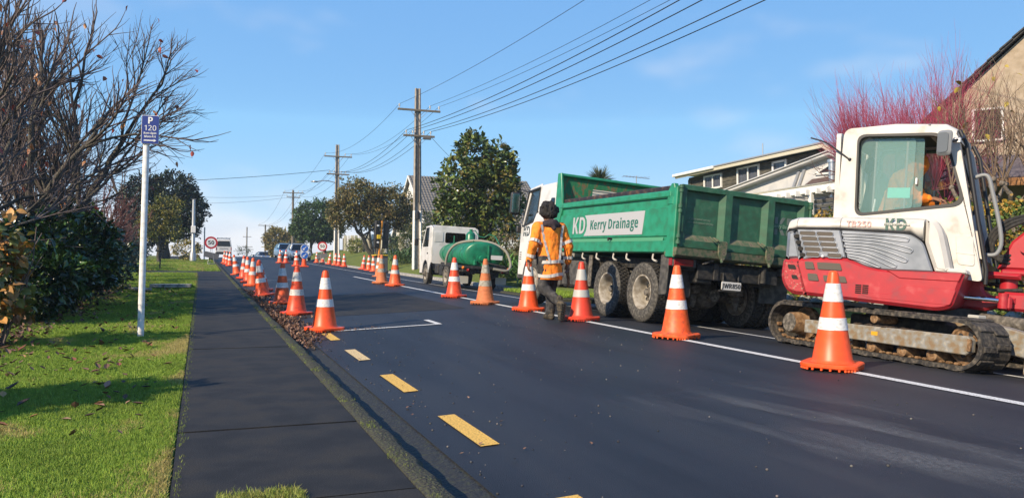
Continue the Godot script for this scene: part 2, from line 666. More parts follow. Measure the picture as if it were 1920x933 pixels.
	m = mat("red_brown_twig", C(0.13, 0.055, 0.05), 0.85)
	m = mat("tan_twig", C(0.19, 0.135, 0.095), 0.85)
	m = mat("pale_bark", Color(1, 1, 1), 0.95)
	tex(m, noise_tex(0.06, [[0.2, C(0.07, 0.055, 0.045)], [0.6, C(0.20, 0.17, 0.14)], [0.9, C(0.32, 0.29, 0.25)]], 256, 53, 5), Vector3(3, 1.5, 3))
	m = mat("pole_concrete", Color(1, 1, 1), 0.9)
	tex(m, noise_tex(0.03, [[0.25, C(0.22, 0.19, 0.16)], [0.6, C(0.35, 0.31, 0.27)], [0.9, C(0.42, 0.39, 0.35)]], 256, 54, 5), Vector3(2, 0.4, 2))
	m = mat("white_wash", Color(1, 1, 1), 0.8)
	tex(m, noise_tex(0.04, [[0.2, C(0.55, 0.54, 0.51)], [0.6, C(0.76, 0.75, 0.72)]], 256, 55, 5), Vector3(1, 1, 1))
	m = mat("weathered_timber", Color(1, 1, 1), 0.9)
	tex(m, noise_tex(0.05, [[0.2, C(0.10, 0.085, 0.065)], [0.6, C(0.19, 0.16, 0.125)]], 128, 56, 4), Vector3(6, 2, 0.7))
	m = mat("galvanised", C(0.42, 0.43, 0.44), 0.45, 0.7)
	m = mat("black_rubber", Color(1, 1, 1), 0.85)
	tex(m, noise_tex(0.05, [[0.3, C(0.012, 0.012, 0.012)], [0.7, C(0.035, 0.033, 0.030)]], 128, 57, 4), Vector3(3, 3, 3))
	m = mat("tyre", Color(1, 1, 1), 0.9)
	tex(m, noise_tex(0.04, [[0.25, C(0.030, 0.029, 0.027)], [0.6, C(0.085, 0.080, 0.072)], [0.85, C(0.15, 0.14, 0.12)]], 256, 58, 4), Vector3(1.6, 1.6, 1.6))
	m = mat("dark_tread", Color(1, 1, 1), 0.9)
	tex(m, noise_tex(0.06, [[0.3, C(0.014, 0.014, 0.014)], [0.8, C(0.05, 0.046, 0.04)]], 128, 59, 4), Vector3(3, 3, 3))
	m = mat("black_plastic", C(0.016, 0.016, 0.018), 0.5)
	m = mat("dark_metal", Color(1, 1, 1), 0.7)
	tex(m, noise_tex(0.04, [[0.3, C(0.012, 0.012, 0.012)], [0.7, C(0.04, 0.037, 0.033)]], 128, 60, 4), Vector3(2, 2, 2))
	m = mat("dusty_metal", Color(1, 1, 1), 0.8)
	tex(m, noise_tex(0.035, [[0.25, C(0.05, 0.045, 0.038)], [0.6, C(0.13, 0.115, 0.095)], [0.85, C(0.22, 0.20, 0.17)]], 256, 62, 5), Vector3(1.5, 1.5, 1.5))
	m = mat("glass_dark", Color(0.02, 0.03, 0.035, 1.0), 0.04)
	m = mat("glass_clear", Color(0.55, 0.72, 0.68, 0.22), 0.03)
	m.transparency = BaseMaterial3D.TRANSPARENCY_ALPHA
	m = mat("mirror", Color(0.8, 0.82, 0.85), 0.08, 1.0)
	m = mat("chrome", Color(0.85, 0.85, 0.86), 0.12, 1.0)
	m = mat("red_lens", C(0.24, 0.010, 0.012), 0.25)
	m = mat("orange_lens", C(0.7, 0.18, 0.01), 0.2)
	m = mat("clear_lens", C(0.7, 0.7, 0.72), 0.15)
	m = mat("reflective_tape", C(0.42, 0.42, 0.40), 0.45)
	m = mat("flat_white", C(0.75, 0.75, 0.74), 0.6)
	m = mat("flat_black", C(0.012, 0.012, 0.012), 0.6)
	m = mat("sign_red", C(0.42, 0.018, 0.022), 0.45)
	m = mat("sign_blue", C(0.020, 0.040, 0.22), 0.4)
	m = mat("arrow_blue", C(0.02, 0.13, 0.52), 0.4)

# ---------------------------------------------------------------- ground, road, paths
func strip(g: Geo, x0: float, x1: float, s0: float, s1: float, step: float, up: float, nx := 1, exact = null) -> void:
	var ns := int(max(1, ceil((s1 - s0) / step)))
	for i in ns:
		var a := lerpf(s0, s1, float(i) / ns)
		var b := lerpf(s0, s1, float(i + 1) / ns)
		for k in nx:
			var p := lerpf(x0, x1, float(k) / nx)
			var q := lerpf(x0, x1, float(k + 1) / nx)
			var y := func(X: float, s: float) -> Vector3:
				return Vector3(X, along(s) + (exact.call(X, s) if exact != null else side_y(X, s)) + up, -s)
			g.quad(y.call(p, a), y.call(q, a), y.call(q, b), y.call(p, b))

func mark(g: Geo, a: Vector2, b: Vector2, w: float, up := 0.006) -> void:   # a painted line from (X, s) to (X, s)
	var d := (b - a)
	var nrm := Vector2(-d.y, d.x).normalized() * w * 0.5
	var k := int(max(1, ceil(d.length() / 2.0)))
	for i in k:
		var p := a.lerp(b, float(i) / k)
		var q := a.lerp(b, float(i + 1) / k)
		var f := func(z: Vector2) -> Vector3: return Vector3(z.x, along(z.y) + road_y(z.x) + up, -z.y)
		g.face([f.call(p - nrm), f.call(p + nrm), f.call(q + nrm), f.call(q - nrm)], Vector3.UP)

func build_ground() -> void:
	# one sheet of ground out to the horizon; it dips under the road and the paths
	var xs := [-2000.0, -600.0, -200.0, -80.0, -40.0, -20.0, -10.0, -6.0, -4.0, -3.0, -2.0, -1.0, -0.12, 0.1, 0.5, 0.9, 1.3, 3.0, 5.0, 7.0, 9.0, 9.55, 9.6, 10.5, 11.5, 12.5, 14.0, 17.0, 20.0, 25.0, 30.0, 40.0, 54.0, 100.0, 250.0, 700.0, 2000.0]
	var ss := [-60.0, -30.0, -15.0, -8.0, -4.0]
	var s := 0.0
	while s < 140.0:
		ss.append(s)
		s += 2.0 if s < 60.0 else 4.0
	for e in [145.0, 160.0, 180.0, 220.0, 260.0, 300.0, 400.0, 600.0, 1000.0, 1800.0, 3500.0]:
		ss.append(e)
	var gh := func(X: float, t: float) -> Vector3:
		var y := gy(X, t)
		if X > 0.05 and X < 9.58:
			y -= 0.30
		return Vector3(X, y, -t)
	var g := Geo.new()
	for j in ss.size() - 1:
		for i in xs.size() - 1:
			g.quad(gh.call(xs[i], ss[j]), gh.call(xs[i + 1], ss[j]), gh.call(xs[i + 1], ss[j + 1]), gh.call(xs[i], ss[j + 1]))
	struct("ground", g, M.lawn)

	g = Geo.new()
	strip(g, 1.36, KERB_R - 0.02, -6.0, 150.0, 2.0, 0.0, 8, func(X, _s): return road_y(X))
	strip(g, 1.36, KERB_R - 0.02, 150.0, 300.0, 10.0, 0.0, 8, func(X, _s): return road_y(X))
	struct("road", g, M.asphalt)
	g = Geo.new()
	strip(g, 1.0, 1.42, -6.0, 120.0, 1.0, -0.006, 4, func(X, _s): return lerpf(-0.135, road_y(1.42), clampf((X - 1.06) / 0.34, 0.0, 1.0)))
	struct("gutter", g, M.gutter)
	# footpath: bays of old asphalt with a joint between them
	var cuts := [-6.0, 0.4, 3.55, 5.05, 7.6, 9.15, 12.3, 15.4, 19.5, 24.0, 29.0, 34.0, 38.6]
	for i in cuts.size() - 1:
		g = Geo.new()
		strip(g, -0.11, 0.945, cuts[i] + 0.012, cuts[i + 1] - 0.012, 1.0, 0.006 + 0.003 * (i % 2), 3)
		g.quad(G(-0.11, cuts[i] + 0.012, -0.06), G(0.945, cuts[i] + 0.012, -0.06), G(0.945, cuts[i] + 0.012, 0.006 + 0.003 * (i % 2)), G(-0.11, cuts[i] + 0.012, 0.006 + 0.003 * (i % 2)))
		var o := struct("footpath", g, M.old_asphalt)
		o.set_meta("label", "bay of the dark asphalt footpath")
	g = Geo.new()
	strip(g, -0.115, 0.95, -6.0, 38.6, 2.0, -0.012, 1)
	struct("footpath_bed", g, M.moss)
	# mossy kerb on the left, crumbling along its edge
	g = Geo.new()
	var nz := FastNoiseLite.new()
	nz.frequency = 2.2
	nz.seed = 3
	nz.fractal_octaves = 4
	var rows := []
	s = -2.0
	while s < 110.0:
		var e: float = nz.get_noise_1d(s * 1.3) * 0.035
		var t: float = nz.get_noise_1d(s * 2.1 + 70.0) * 0.014
		rows.append([Vector3(0.948, along(s) - 0.01, -s), Vector3(0.952, along(s) + 0.012 + t * 0.5, -s), Vector3(1.0, along(s) + 0.022 + t, -s), Vector3(1.06 + e * 0.6, along(s) + 0.014 + t, -s), Vector3(1.10 + e, along(s) - 0.022 + t, -s), Vector3(1.125 + e * 0.7, along(s) - 0.15, -s)])
		s += 0.07 if s < 12.0 else (0.25 if s < 40.0 else 1.5)
	g.loft(rows, false, false)
	struct("kerb", g, M.kerb_stone)
	g = Geo.new()
	for sd in [0, 1]:
		pass
	strip(g, KERB_R - 0.02, KERB_R, -6.0, 140.0, 2.0, 0.0, 1, func(X, _s): return road_y(KERB_R) + (0.12 if X > KERB_R - 0.01 else -0.02))
	strip(g, KERB_R, KERB_R + 0.16, -6.0, 140.0, 2.0, 0.0, 1, func(X, _s): return road_y(KERB_R) + 0.12 + (X - KERB_R) * 0.03)
	struct("kerb", g, M.concrete)
	# asphalt side path that meets the footpath from the left, with its strip of dry leaves
	g = Geo.new()
	strip(g, -16.0, -0.115, 35.8, 38.6, 0.7, 0.010, 6)
	struct("side_path", g, M.old_asphalt)
	g = Geo.new()
	strip(g, -2.7, -1.5, 38.4, 90.0, 1.0, 0.012, 4)
	struct("side_path", g, M.old_asphalt)
	# bare soil under the hedge
	g = Geo.new()
	strip(g, -7.0, -2.05, 7.0, 26.0, 1.0, 0.012, 4)
	struct("hedge_soil", g, M.soil)

	# paint
	g = Geo.new()
	mark(g, Vector2(CROWN - 0.02, -4.0), Vector2(CROWN - 0.02, 29.5), 0.10)
	struct("white_line_marking", g, M.white_paint)
	g = Geo.new()
	mark(g, Vector2(7.25, 4.2), Vector2(7.25, 60.0), 0.10)
	struct("white_line_marking", g, M.white_paint)
	for q in [[Vector2(1.66, 4.50), Vector2(1.66, 5.42), 0], [Vector2(1.66, 6.42), Vector2(1.66, 7.36), 0], [Vector2(1.66, 8.40), Vector2(1.66, 9.32), 1], [Vector2(1.66, 10.35), Vector2(1.66, 11.2), 0], [Vector2(1.66, 2.5), Vector2(1.66, 3.44), 0]]:
		g = Geo.new()
		mark(g, q[0], q[1], 0.125, 0.007)
		struct("yellow_dash_marking", g, M.yellow_paint if q[2] == 0 else M.pale_yellow_paint)
	g = Geo.new()
	mark(g, Vector2(1.5, 11.42), Vector2(3.42, 11.42), 0.09, 0.008)
	mark(g, Vector2(3.38, 11.465), Vector2(3.38, 12.15), 0.09, 0.008)
	struct("parking_bay_marking", g, M.white_paint)
	g = Geo.new()
	mark(g, Vector2(1.9, 29.3), Vector2(3.5, 29.3), 0.09, 0.008)
	struct("parking_bay_marking", g, M.white_paint)
	# pale old concrete where the bay on the right begins
	g = Geo.new()
	strip(g, 7.32, KERB_R - 0.03, 1.5, 5.1, 0.6, 0.004, 6, func(X, _s): return road_y(X))
	struct("concrete_apron", g, M.concrete)
	# edge of the new seal: a thin lip of asphalt laid over the older surface in the parking bay
	g = Geo.new()
	strip(g, 1.44, 4.6, 13.8, 19.5, 0.5, 0.003, 4, func(X, _s): return road_y(X))
	struct("old_road_patch", g, M.old_asphalt)

func dust_sheet(at: Vector2, size: Vector2, turn: float, col: Color, sd: int, amount: float) -> void:
	# a stain of pale dust dragged along the lane, thin and ragged
	var im := Image.create(256, 256, false, Image.FORMAT_RGBA8)
	var n := FastNoiseLite.new()
	n.seed = sd
	n.frequency = 0.02
	n.fractal_octaves = 5
	for j in 256:
		for i in 256:
			var u := i / 255.0 * 2.0 - 1.0
			var v := j / 255.0 * 2.0 - 1.0
			var e := clampf(1.0 - u * u, 0.0, 1.0) * clampf(1.0 - v * v, 0.0, 1.0)
			var f := n.get_noise_2d(i * 0.55, j * 0.20) * 0.9 + n.get_noise_2d(i * 2.2 + 300.0, j * 0.35) * 0.22
			var sp := 0.65 + 0.7 * n.get_noise_2d(i * 14.0 + 900.0, j * 14.0)
			var a := clampf((f + 0.10) * 1.5, 0.0, 1.0) * clampf(sp, 0.2, 1.0) * e * amount
			im.set_pixel(i, j, Color(col.r, col.g, col.b, a))
	var m := mat("road_dust_%d" % sd, Color(1, 1, 1), 0.9)
	m.albedo_texture = ImageTexture.create_from_image(im)
	m.transparency = BaseMaterial3D.TRANSPARENCY_ALPHA
	m.texture_repeat = false
	var pm := PlaneMesh.new()
	pm.size = size
	pm.material = m
	var o := inst("road_dust", pm, null, Transform3D(Basis(Vector3.RIGHT, pitch(at.y)) * Basis(Vector3.BACK, atan(0.0453)) * Basis(Vector3.UP, deg_to_rad(turn)), Vector3(at.x, along(at.y) + road_y(at.x) + 0.010, -at.y)))
	o.set_meta("kind", "stuff")

func build_setting() -> void:
	build_ground()
	dust_sheet(Vector2(3.75, 3.9), Vector2(1.7, 3.2), 6.0, C(0.24, 0.25, 0.255), 3, 0.62)
	dust_sheet(Vector2(2.9, 7.5), Vector2(1.6, 8.0), 2.0, C(0.10, 0.105, 0.11), 7, 0.22)
	dust_sheet(Vector2(4.5, 9.5), Vector2(0.9, 9.0), -1.0, C(0.10, 0.10, 0.10), 13, 0.22)

# ---------------------------------------------------------------- vehicles
func vehicle_materials() -> void:
	var m: StandardMaterial3D
	m = mat("bed_green", Color(1, 1, 1), 0.42)
	tex(m, noise_tex(0.02, [[0.2, C(0.022, 0.17, 0.085)], [0.5, C(0.016, 0.22, 0.115)], [0.8, C(0.022, 0.25, 0.14)]], 256, 101, 5), Vector3(0.8, 0.8, 0.8))
	m = mat("tailgate_green", Color(1, 1, 1), 0.6)
	tex(m, noise_tex(0.025, [[0.2, C(0.032, 0.085, 0.048)], [0.6, C(0.026, 0.115, 0.062)], [0.85, C(0.05, 0.13, 0.075)]], 256, 102, 5), Vector3(0.9, 0.9, 0.9))
	m = mat("scraped_green", Color(1, 1, 1), 0.75)
	tex(m, noise_tex(0.02, [[0.3, C(0.012, 0.14, 0.055)], [0.52, C(0.020, 0.17, 0.075)], [0.62, C(0.10, 0.12, 0.04)], [0.7, C(0.20, 0.10, 0.05)], [0.85, C(0.04, 0.15, 0.07)]], 256, 103, 5), Vector3(1.5, 0.7, 1.5))
	m = mat("dusty_sill", Color(1, 1, 1), 0.9)
	tex(m, noise_tex(0.03, [[0.3, C(0.045, 0.09, 0.05)], [0.5, C(0.12, 0.125, 0.075)], [0.75, C(0.16, 0.145, 0.105)], [0.9, C(0.05, 0.028, 0.02)]], 256, 104, 5), Vector3(1.2, 1.2, 1.2))
	m = mat("rail_steel", Color(1, 1, 1), 0.7, 0.3)
	tex(m, noise_tex(0.03, [[0.3, C(0.025, 0.022, 0.03)], [0.55, C(0.05, 0.038, 0.04)], [0.8, C(0.12, 0.065, 0.045)]], 256, 105, 4), Vector3(0.8, 0.8, 0.8))
	m = mat("cab_white", Color(1, 1, 1), 0.3)
	tex(m, noise_tex(0.012, [[0.25, C(0.54, 0.53, 0.50)], [0.5, C(0.66, 0.65, 0.63)]], 256, 106, 4), Vector3(0.6, 0.6, 0.6))
	m.clearcoat_enabled = true
	m.clearcoat = 0.4
	m.clearcoat_roughness = 0.15
	m = mat("rim_dusty", Color(1, 1, 1), 0.65, 0.1)
	tex(m, noise_tex(0.03, [[0.25, C(0.20, 0.17, 0.13)], [0.6, C(0.36, 0.33, 0.28)], [0.85, C(0.46, 0.44, 0.40)]], 128, 107, 4), Vector3(2, 2, 2))
	m = mat("flap_grey", Color(1, 1, 1), 0.8)
	tex(m, noise_tex(0.03, [[0.25, C(0.035, 0.035, 0.034)], [0.7, C(0.085, 0.082, 0.075)]], 128, 108, 4), Vector3(1.5, 1.5, 1.5))
	m = mat("ledge_green", C(0.06, 0.24, 0.13), 0.7)
	m = mat("decal_grey", C(0.40, 0.41, 0.43), 0.5)
	m = mat("decal_green", C(0.018, 0.13, 0.095), 0.5)
	m = mat("decal_dark", C(0.03, 0.05, 0.06), 0.5)
	m = mat("faint_letter", C(0.16, 0.24, 0.18), 0.7)
	m = mat("faint_grey", C(0.13, 0.16, 0.145), 0.7)
	m = mat("plate_white", C(0.62, 0.62, 0.60), 0.5)
	m = mat("pale_hook", C(0.42, 0.40, 0.36), 0.7)
	m = mat("tinted_glass", Color(0.10, 0.14, 0.15, 0.62), 0.03)
	m.transparency = BaseMaterial3D.TRANSPARENCY_ALPHA
	m = mat("blue_cloth", C(0.16, 0.30, 0.58), 0.9)
	m = mat("tank_green", Color(1, 1, 1), 0.35)
	tex(m, noise_tex(0.02, [[0.2, C(0.010, 0.10, 0.05)], [0.5, C(0.010, 0.16, 0.08)], [0.8, C(0.014, 0.20, 0.10)]], 256, 109, 4), Vector3(0.8, 0.8, 0.8))
	m = mat("hose_grey", C(0.22, 0.21, 0.17), 0.7)
	m = mat("pale_flap", C(0.40, 0.39, 0.35), 0.8)
	m = mat("wheel_dark", C(0.02, 0.02, 0.022), 0.7)

# a wheel standing upright in the plane across local x; side -1 shows its face to -x
func wheel(p: Node, at: Vector3, r: float, w: float, side: float, rim_r: float, dish: float, rim: Material, face: Material, steer := 0.0) -> MeshInstance3D:
	var b := Basis(Vector3.UP, deg_to_rad(steer)) * Basis(Vector3(0, 0, 1), (PI / 2 if side < 0 else -PI / 2))     # local y -> outward
	var g := Geo.new()
	var x := Transform3D(b, Vector3.ZERO)
	var h := w * 0.5
	g.lathe(x, [Vector2(rim_r * 0.96, -h * 0.8), Vector2(r * 0.90, -h), Vector2(r * 0.985, -h * 0.8), Vector2(r, -h * 0.55)], 40)
	g.lathe(x, [Vector2(r * 0.985, h * 0.8), Vector2(r * 0.955, h * 0.93), Vector2(r * 0.90, h), Vector2(r * 0.82, h * 1.02), Vector2(r * 0.72, h * 1.0), Vector2(rim_r * 1.06, h * 0.88), Vector2(rim_r * 0.98, h * 0.80)], 40)
	var t := obj("wheel", g, face, p)
	t.position = at
	var tr := Geo.new()
	tr.lathe(x, [Vector2(r * 0.965, -h * 0.82), Vector2(r * 0.965, h * 0.82)], 40)
	for k in 44:                                        # tread blocks
		var a := TAU * k / 44.0
		for q in 4:
			var bb := b * Basis(Vector3.UP, a + (0.035 if q % 2 else -0.035))
			tr.box(Transform3D(bb, bb * Vector3(r * 0.975, (q - 1.5) * w * 0.215, 0)), Vector3(r * 0.07, w * 0.185, TAU * r / 44.0 * 0.72), 0.0)
	obj("tread", tr, M.dark_tread, t)
	var rg := Geo.new()
	rg.lathe(x, [Vector2(rim_r * 0.90, h * 0.86), Vector2(rim_r * 1.0, h * 0.86), Vector2(rim_r * 1.0, h * 0.92), Vector2(rim_r * 0.93, h * 0.92), Vector2(rim_r * 0.88, h * 0.80), Vector2(rim_r * 0.84, h * 0.3 - dish * 0.3), Vector2(rim_r * 0.78, h * 0.4 - dish)].duplicate(), 32)
	rg.lathe(x, [Vector2(rim_r * 0.78, h * 0.4 - dish), Vector2(rim_r * 0.30, h * 0.45 - dish), Vector2(0.0, h * 0.45 - dish)], 32)
	obj("rim", rg, rim, t)
	var hb := Geo.new()
	var y0 := h * 0.45 - dish
	hb.lathe(x, [Vector2(rim_r * 0.34, y0), Vector2(rim_r * 0.32, y0 + 0.05), Vector2(rim_r * 0.24, y0 + 0.08), Vector2(rim_r * 0.2, y0 + 0.12), Vector2(0.0, y0 + 0.13)], 18)
	for k in 8:
		var a := TAU * (k + 0.5) / 8.0
		var c := x * Vector3(cos(a) * rim_r * 0.46, y0 + 0.015, sin(a) * rim_r * 0.46)
		hb.rod(c, c + b * Vector3(0, 0.03, 0), 0.017, 6)
	obj("hub", hb, M.dusty_metal, t)
	if dish > 0.02:
		var hg := Geo.new()
		for k in 5:
			var a := TAU * k / 5.0 + 0.3
			var c := x * Vector3(cos(a) * rim_r * 0.63, y0 + 0.004, sin(a) * rim_r * 0.63)
			hg.rod(c, c + b * Vector3(0, 0.004, 0), rim_r * 0.1, 10)
		obj("hand_hole", hg, M.wheel_dark, t)
	return t

func recess(g: Geo, gb: Geo, x0: float, x1: float, y0: float, y1: float, z: float, d: float, il: float, ir: float, ib: float, it: float) -> void:
	# a pressed panel facing +z: sloping cheeks round a flat back
	var a := [Vector3(x0, y0, z), Vector3(x1, y0, z), Vector3(x1, y1, z), Vector3(x0, y1, z)]
	var b := [Vector3(x0 + il, y0 + ib, z - d), Vector3(x1 - ir, y0 + ib, z - d), Vector3(x1 - ir, y1 - it, z - d), Vector3(x0 + il, y1 - it, z - d)]
	for k in 4:
		(gb if k == 0 else g).face([a[k], a[(k + 1) % 4], b[(k + 1) % 4], b[k]], Vector3(0, 0, 1))
	g.face(b, Vector3(0, 0, 1))

func build_tipper() -> void:
	var at := stand(7.6, 9.75, 0.0, 0.0, 4.2)
	at.basis = Basis(Vector3.RIGHT, pitch(13.0)) * Basis(Vector3.BACK, -deg_to_rad(4.2))
	var t := thing("tipper_truck", "white tipper truck with a green steel tray and grey company panel on its side", "truck", at)
	var g: Geo
	# tray: floor, side walls, headboard, corner posts
	g = Geo.new()
	g.bx(0, 1.13, -2.0, 2.36, 0.08, 4.0)
	var floor := obj("tray_floor", g, M.scraped_green, t)
	for sd: float in [-1.0, 1.0]:
		g = Geo.new()
		g.bx(sd * 1.19, 1.50, -2.10, 0.05, 0.84, 4.0, 0.01)
		g.bx(sd * 1.215, 1.965, -2.15, 0.10, 0.11, 4.0, 0.02)                  # upper flange
		g.bx(sd * 1.22, 1.86, -0.16, 0.09, 0.12, 0.16, 0.01)
		g.prism(rpoly([Vector2(-4.1, 1.33), Vector2(-0.16, 1.33), Vector2(-0.16, 1.785), Vector2(-4.1, 1.785)], [0.02]), SIDE(sd * 1.21), 0.05, 0.012)
		g.prism(PackedVector2Array([Vector2(-4.1, 1.09), Vector2(-0.16, 1.09), Vector2(-0.16, 1.27), Vector2(-4.1, 1.27)]), SIDE(sd * 1.225), 0.05, 0.012)
		var wall := obj("tray_side", g, M.bed_green, t)
		g = Geo.new()      # sloping dusty ledge above the lower band
		g.face([Vector3(sd * 1.25, 1.262, -4.1), Vector3(sd * 1.25, 1.262, -0.3), Vector3(sd * 1.212, 1.325, -0.34), Vector3(sd * 1.212, 1.325, -4.06)], Vector3(sd, 1, 0))
		obj("side_ledge", g, M.ledge_green, wall)
		g = Geo.new()
		g.bx(sd * 1.15, 2.06, -2.12, 0.10, 0.085, 3.86, 0.015)
		g.bx(sd * 1.15, 2.07, -0.20, 0.13, 0.05, 0.06, 0.01)
		obj("top_rail", g, M.rail_steel, wall)
		g = Geo.new()      # rear corner post with its notched top
		g.prism(PackedVector2Array([Vector2(-0.20, 1.02), Vector2(0.0, 1.02), Vector2(0.0, 2.06), Vector2(-0.07, 2.06), Vector2(-0.10, 2.12), Vector2(-0.17, 2.12), Vector2(-0.24, 2.02), Vector2(-0.20, 1.9)]), SIDE(sd * 1.215), 0.085, 0.012)
		obj("corner_post", g, M.bed_green, wall)
	g = Geo.new()
	var hx := Transform3D(Basis(), Vector3(0, 0, -4.18))
	var ho := rpoly([Vector2(-1.22, 1.09), Vector2(1.22, 1.09), Vector2(1.22, 2.58), Vector2(-1.22, 2.58)], [0.01], 2)
	g.ring(ho, rpoly([Vector2(-0.50, 2.12), Vector2(0.36, 2.12), Vector2(0.36, 2.40), Vector2(-0.50, 2.40)], [0.03], 2), hx, 0.05)
	var head := obj("headboard", g, M.scraped_green, t)
	g = Geo.new()
	g.bx(0, 2.60, -4.16, 2.5, 0.06, 0.13, 0.015)
	for sd: float in [-1.0, 1.0]:
		g.prism(PackedVector2Array([Vector2(-4.25, 1.09), Vector2(-3.90, 1.95), Vector2(-4.08, 2.63), Vector2(-4.22, 2.63)]), SIDE(sd * 1.235), 0.05, 0.01)
	obj("headboard_frame", g, M.bed_green, head)
	g = Geo.new()
	for k in 5:
		g.bx(-0.07, 2.14 + k * 0.062, -4.35, 0.86, 0.02, 0.02)
	obj("window_guard", g, M.flat_white, head)

	# tailgate with three pressed panels
	var tg := Geo.new()
	var led := Geo.new()
	var zf := 0.03
	var y0 := 1.20
	var y1 := 2.09
	var cols := [-1.10, -0.40, -0.28, 0.40, 0.52, 1.10]
	for k in 3:
		recess(tg, led, cols[k * 2], cols[k * 2 + 1], 1.29, 2.03, zf, 0.075, 0.012, 0.075, 0.085, 0.015)
	var fy := [[y0, 1.29], [2.03, y1]]
	for f in fy:
		tg.face([Vector3(-1.18, f[0], zf), Vector3(1.18, f[0], zf), Vector3(1.18, f[1], zf), Vector3(-1.18, f[1], zf)], Vector3(0, 0, 1))
	for xx in [[-1.18, -1.10], [-0.40, -0.28], [0.40, 0.52], [1.10, 1.18]]:
		tg.face([Vector3(xx[0], 1.29, zf), Vector3(xx[1], 1.29, zf), Vector3(xx[1], 2.03, zf), Vector3(xx[0], 2.03, zf)], Vector3(0, 0, 1))
	tg.bx(0, 2.09, -0.012, 2.37, 0.03, 0.085, 0.01)
	tg.bx(0, 1.19, -0.012, 2.37, 0.03, 0.085, 0.01)
	tg.bx(-1.19, 1.64, -0.014, 0.02, 0.9, 0.08)
	tg.bx(1.19, 1.64, -0.014, 0.02, 0.9, 0.08)
	tg.bx(0, 1.64, -0.056, 2.36, 0.9, 0.012)
	var tail := obj("tailgate", tg, M.tailgate_green, t)
	obj("tailgate_ledge", led, M.dusty_sill, tail)
	text(tail, "If you cannot see my", 0.030, T(-0.80, 1.62, -0.041), M.faint_letter, "lettering", false)
	text(tail, "mirrors I cannot see you", 0.030, T(-0.78, 1.565, -0.041), M.faint_letter, "lettering", false)
	text(tail, "KD", 0.27, T(0.82, 1.66, -0.043), M.faint_grey, "logo")
	g = Geo.new()
	g.bx(0.80, 1.66, -0.038, 0.54, 0.075, 0.006)
	obj("logo_band", g, M.tailgate_green, tail)
	text(tail, "Kerry Drainage", 0.052, T(0.80, 1.662, -0.034), M.faint_letter, "lettering", true)
	for sd: float in [-1.0, 1.0]:                               # hinge rod with knuckles
		g = Geo.new()
		g.rod(Vector3(sd * 1.21, 1.22, 0.045), Vector3(sd * 1.21, 2.08, 0.045), 0.022, 10)
		for yy in [1.24, 1.33, 1.70, 1.77, 2.0, 2.06]:
			g.rod(Vector3(sd * 1.21, yy - 0.02, 0.045), Vector3(sd * 1.21, yy + 0.03, 0.045), 0.036, 10)
		g.bx(sd * 1.17, 1.52, 0.045, 0.05, 0.24, 0.012, 0.004)
		obj("hinge", g, M.tailgate_green, tail)
	# rear sill and hanging latches
	g = Geo.new()
	g.prism(PackedVector2Array([Vector2(-0.25, 1.03), Vector2(0.02, 1.03), Vector2(0.06, 1.06), Vector2(0.075, 1.17), Vector2(-0.25, 1.17)]), SIDE(0), 2.50, 0.01)
	var sill := obj("rear_sill", g, M.dusty_sill, t)
	for xx in [-0.46, 0.42]:
		g = Geo.new()
		g.prism(rpoly([Vector2(-0.08, 1.32), Vector2(-0.075, 1.12), Vector2(-0.02, 1.03), Vector2(0.03, 1.03), Vector2(0.075, 1.12), Vector2(0.08, 1.32)], [0.03]), T(xx, 0, 0.105), 0.03, 0.006)
		g.rod(Vector3(xx - 0.01, 1.06, 0.10), Vector3(xx - 0.01, 1.0, 0.13), 0.02, 8)
		g.tube(PackedVector3Array([Vector3(xx - 0.20, 1.37, 0.05), Vector3(xx - 0.17, 1.30, 0.13), Vector3(xx - 0.1, 1.31, 0.13), Vector3(xx - 0.14, 1.36, 0.06)]), PackedFloat32Array([0.012]), 6)
		obj("latch", g, M.dusty_sill, sill)
	# company panel
	g = Geo.new()
	g.prism(PackedVector2Array([Vector2(-2.94, 1.37), Vector2(-0.93, 1.37), Vector2(-0.88, 1.745), Vector2(-2.94, 1.745), Vector2(-2.86, 1.66), Vector2(-2.835, 1.56), Vector2(-2.86, 1.46)]), SIDE(-1.237), 0.012, 0.002)
	var sign := obj("company_panel", g, M.decal_grey, t)
	var sb := Basis(Vector3.UP, -PI / 2)
	text(sign, "Kerry Drainage", 0.165, T(-1.245, 1.560, -1.88, sb), M.decal_green)
	text(sign, "KD", 0.30, T(-1.240, 1.560, -3.16, sb), M.decal_grey, "logo")
	g = Geo.new()
	g.rod(Vector3(-1.24, 1.31, -1.9), Vector3(-1.30, 1.31, -1.9), 0.02, 8)
	g.rod(Vector3(-1.30, 1.33, -1.9), Vector3(-1.30, 1.27, -1.9), 0.016, 8)
	obj("fuel_catch", g, M.black_plastic, t)

	# chassis
	g = Geo.new()
	for sd: float in [-1.0, 1.0]:
		g.bx(sd * 0.42, 0.86, -3.0, 0.09, 0.26, 5.9, 0.01)
	g.bx(0, 0.93, -2.1, 1.9, 0.16, 3.9)
	g.bx(0, 0.84, -0.12, 1.5, 0.22, 0.10, 0.01)
	g.bx(-0.60, 0.80, -0.20, 0.30, 0.26, 0.2, 0.02)
	g.bx(0.55, 0.82, -0.20, 0.24, 0.26, 0.2, 0.02)
	g.rod(Vector3(0.45, 0.75, -0.05), Vector3(0.45, 1.0, -0.05), 0.05, 10)
	obj("chassis", g, M.dark_metal, t)
	g = Geo.new()
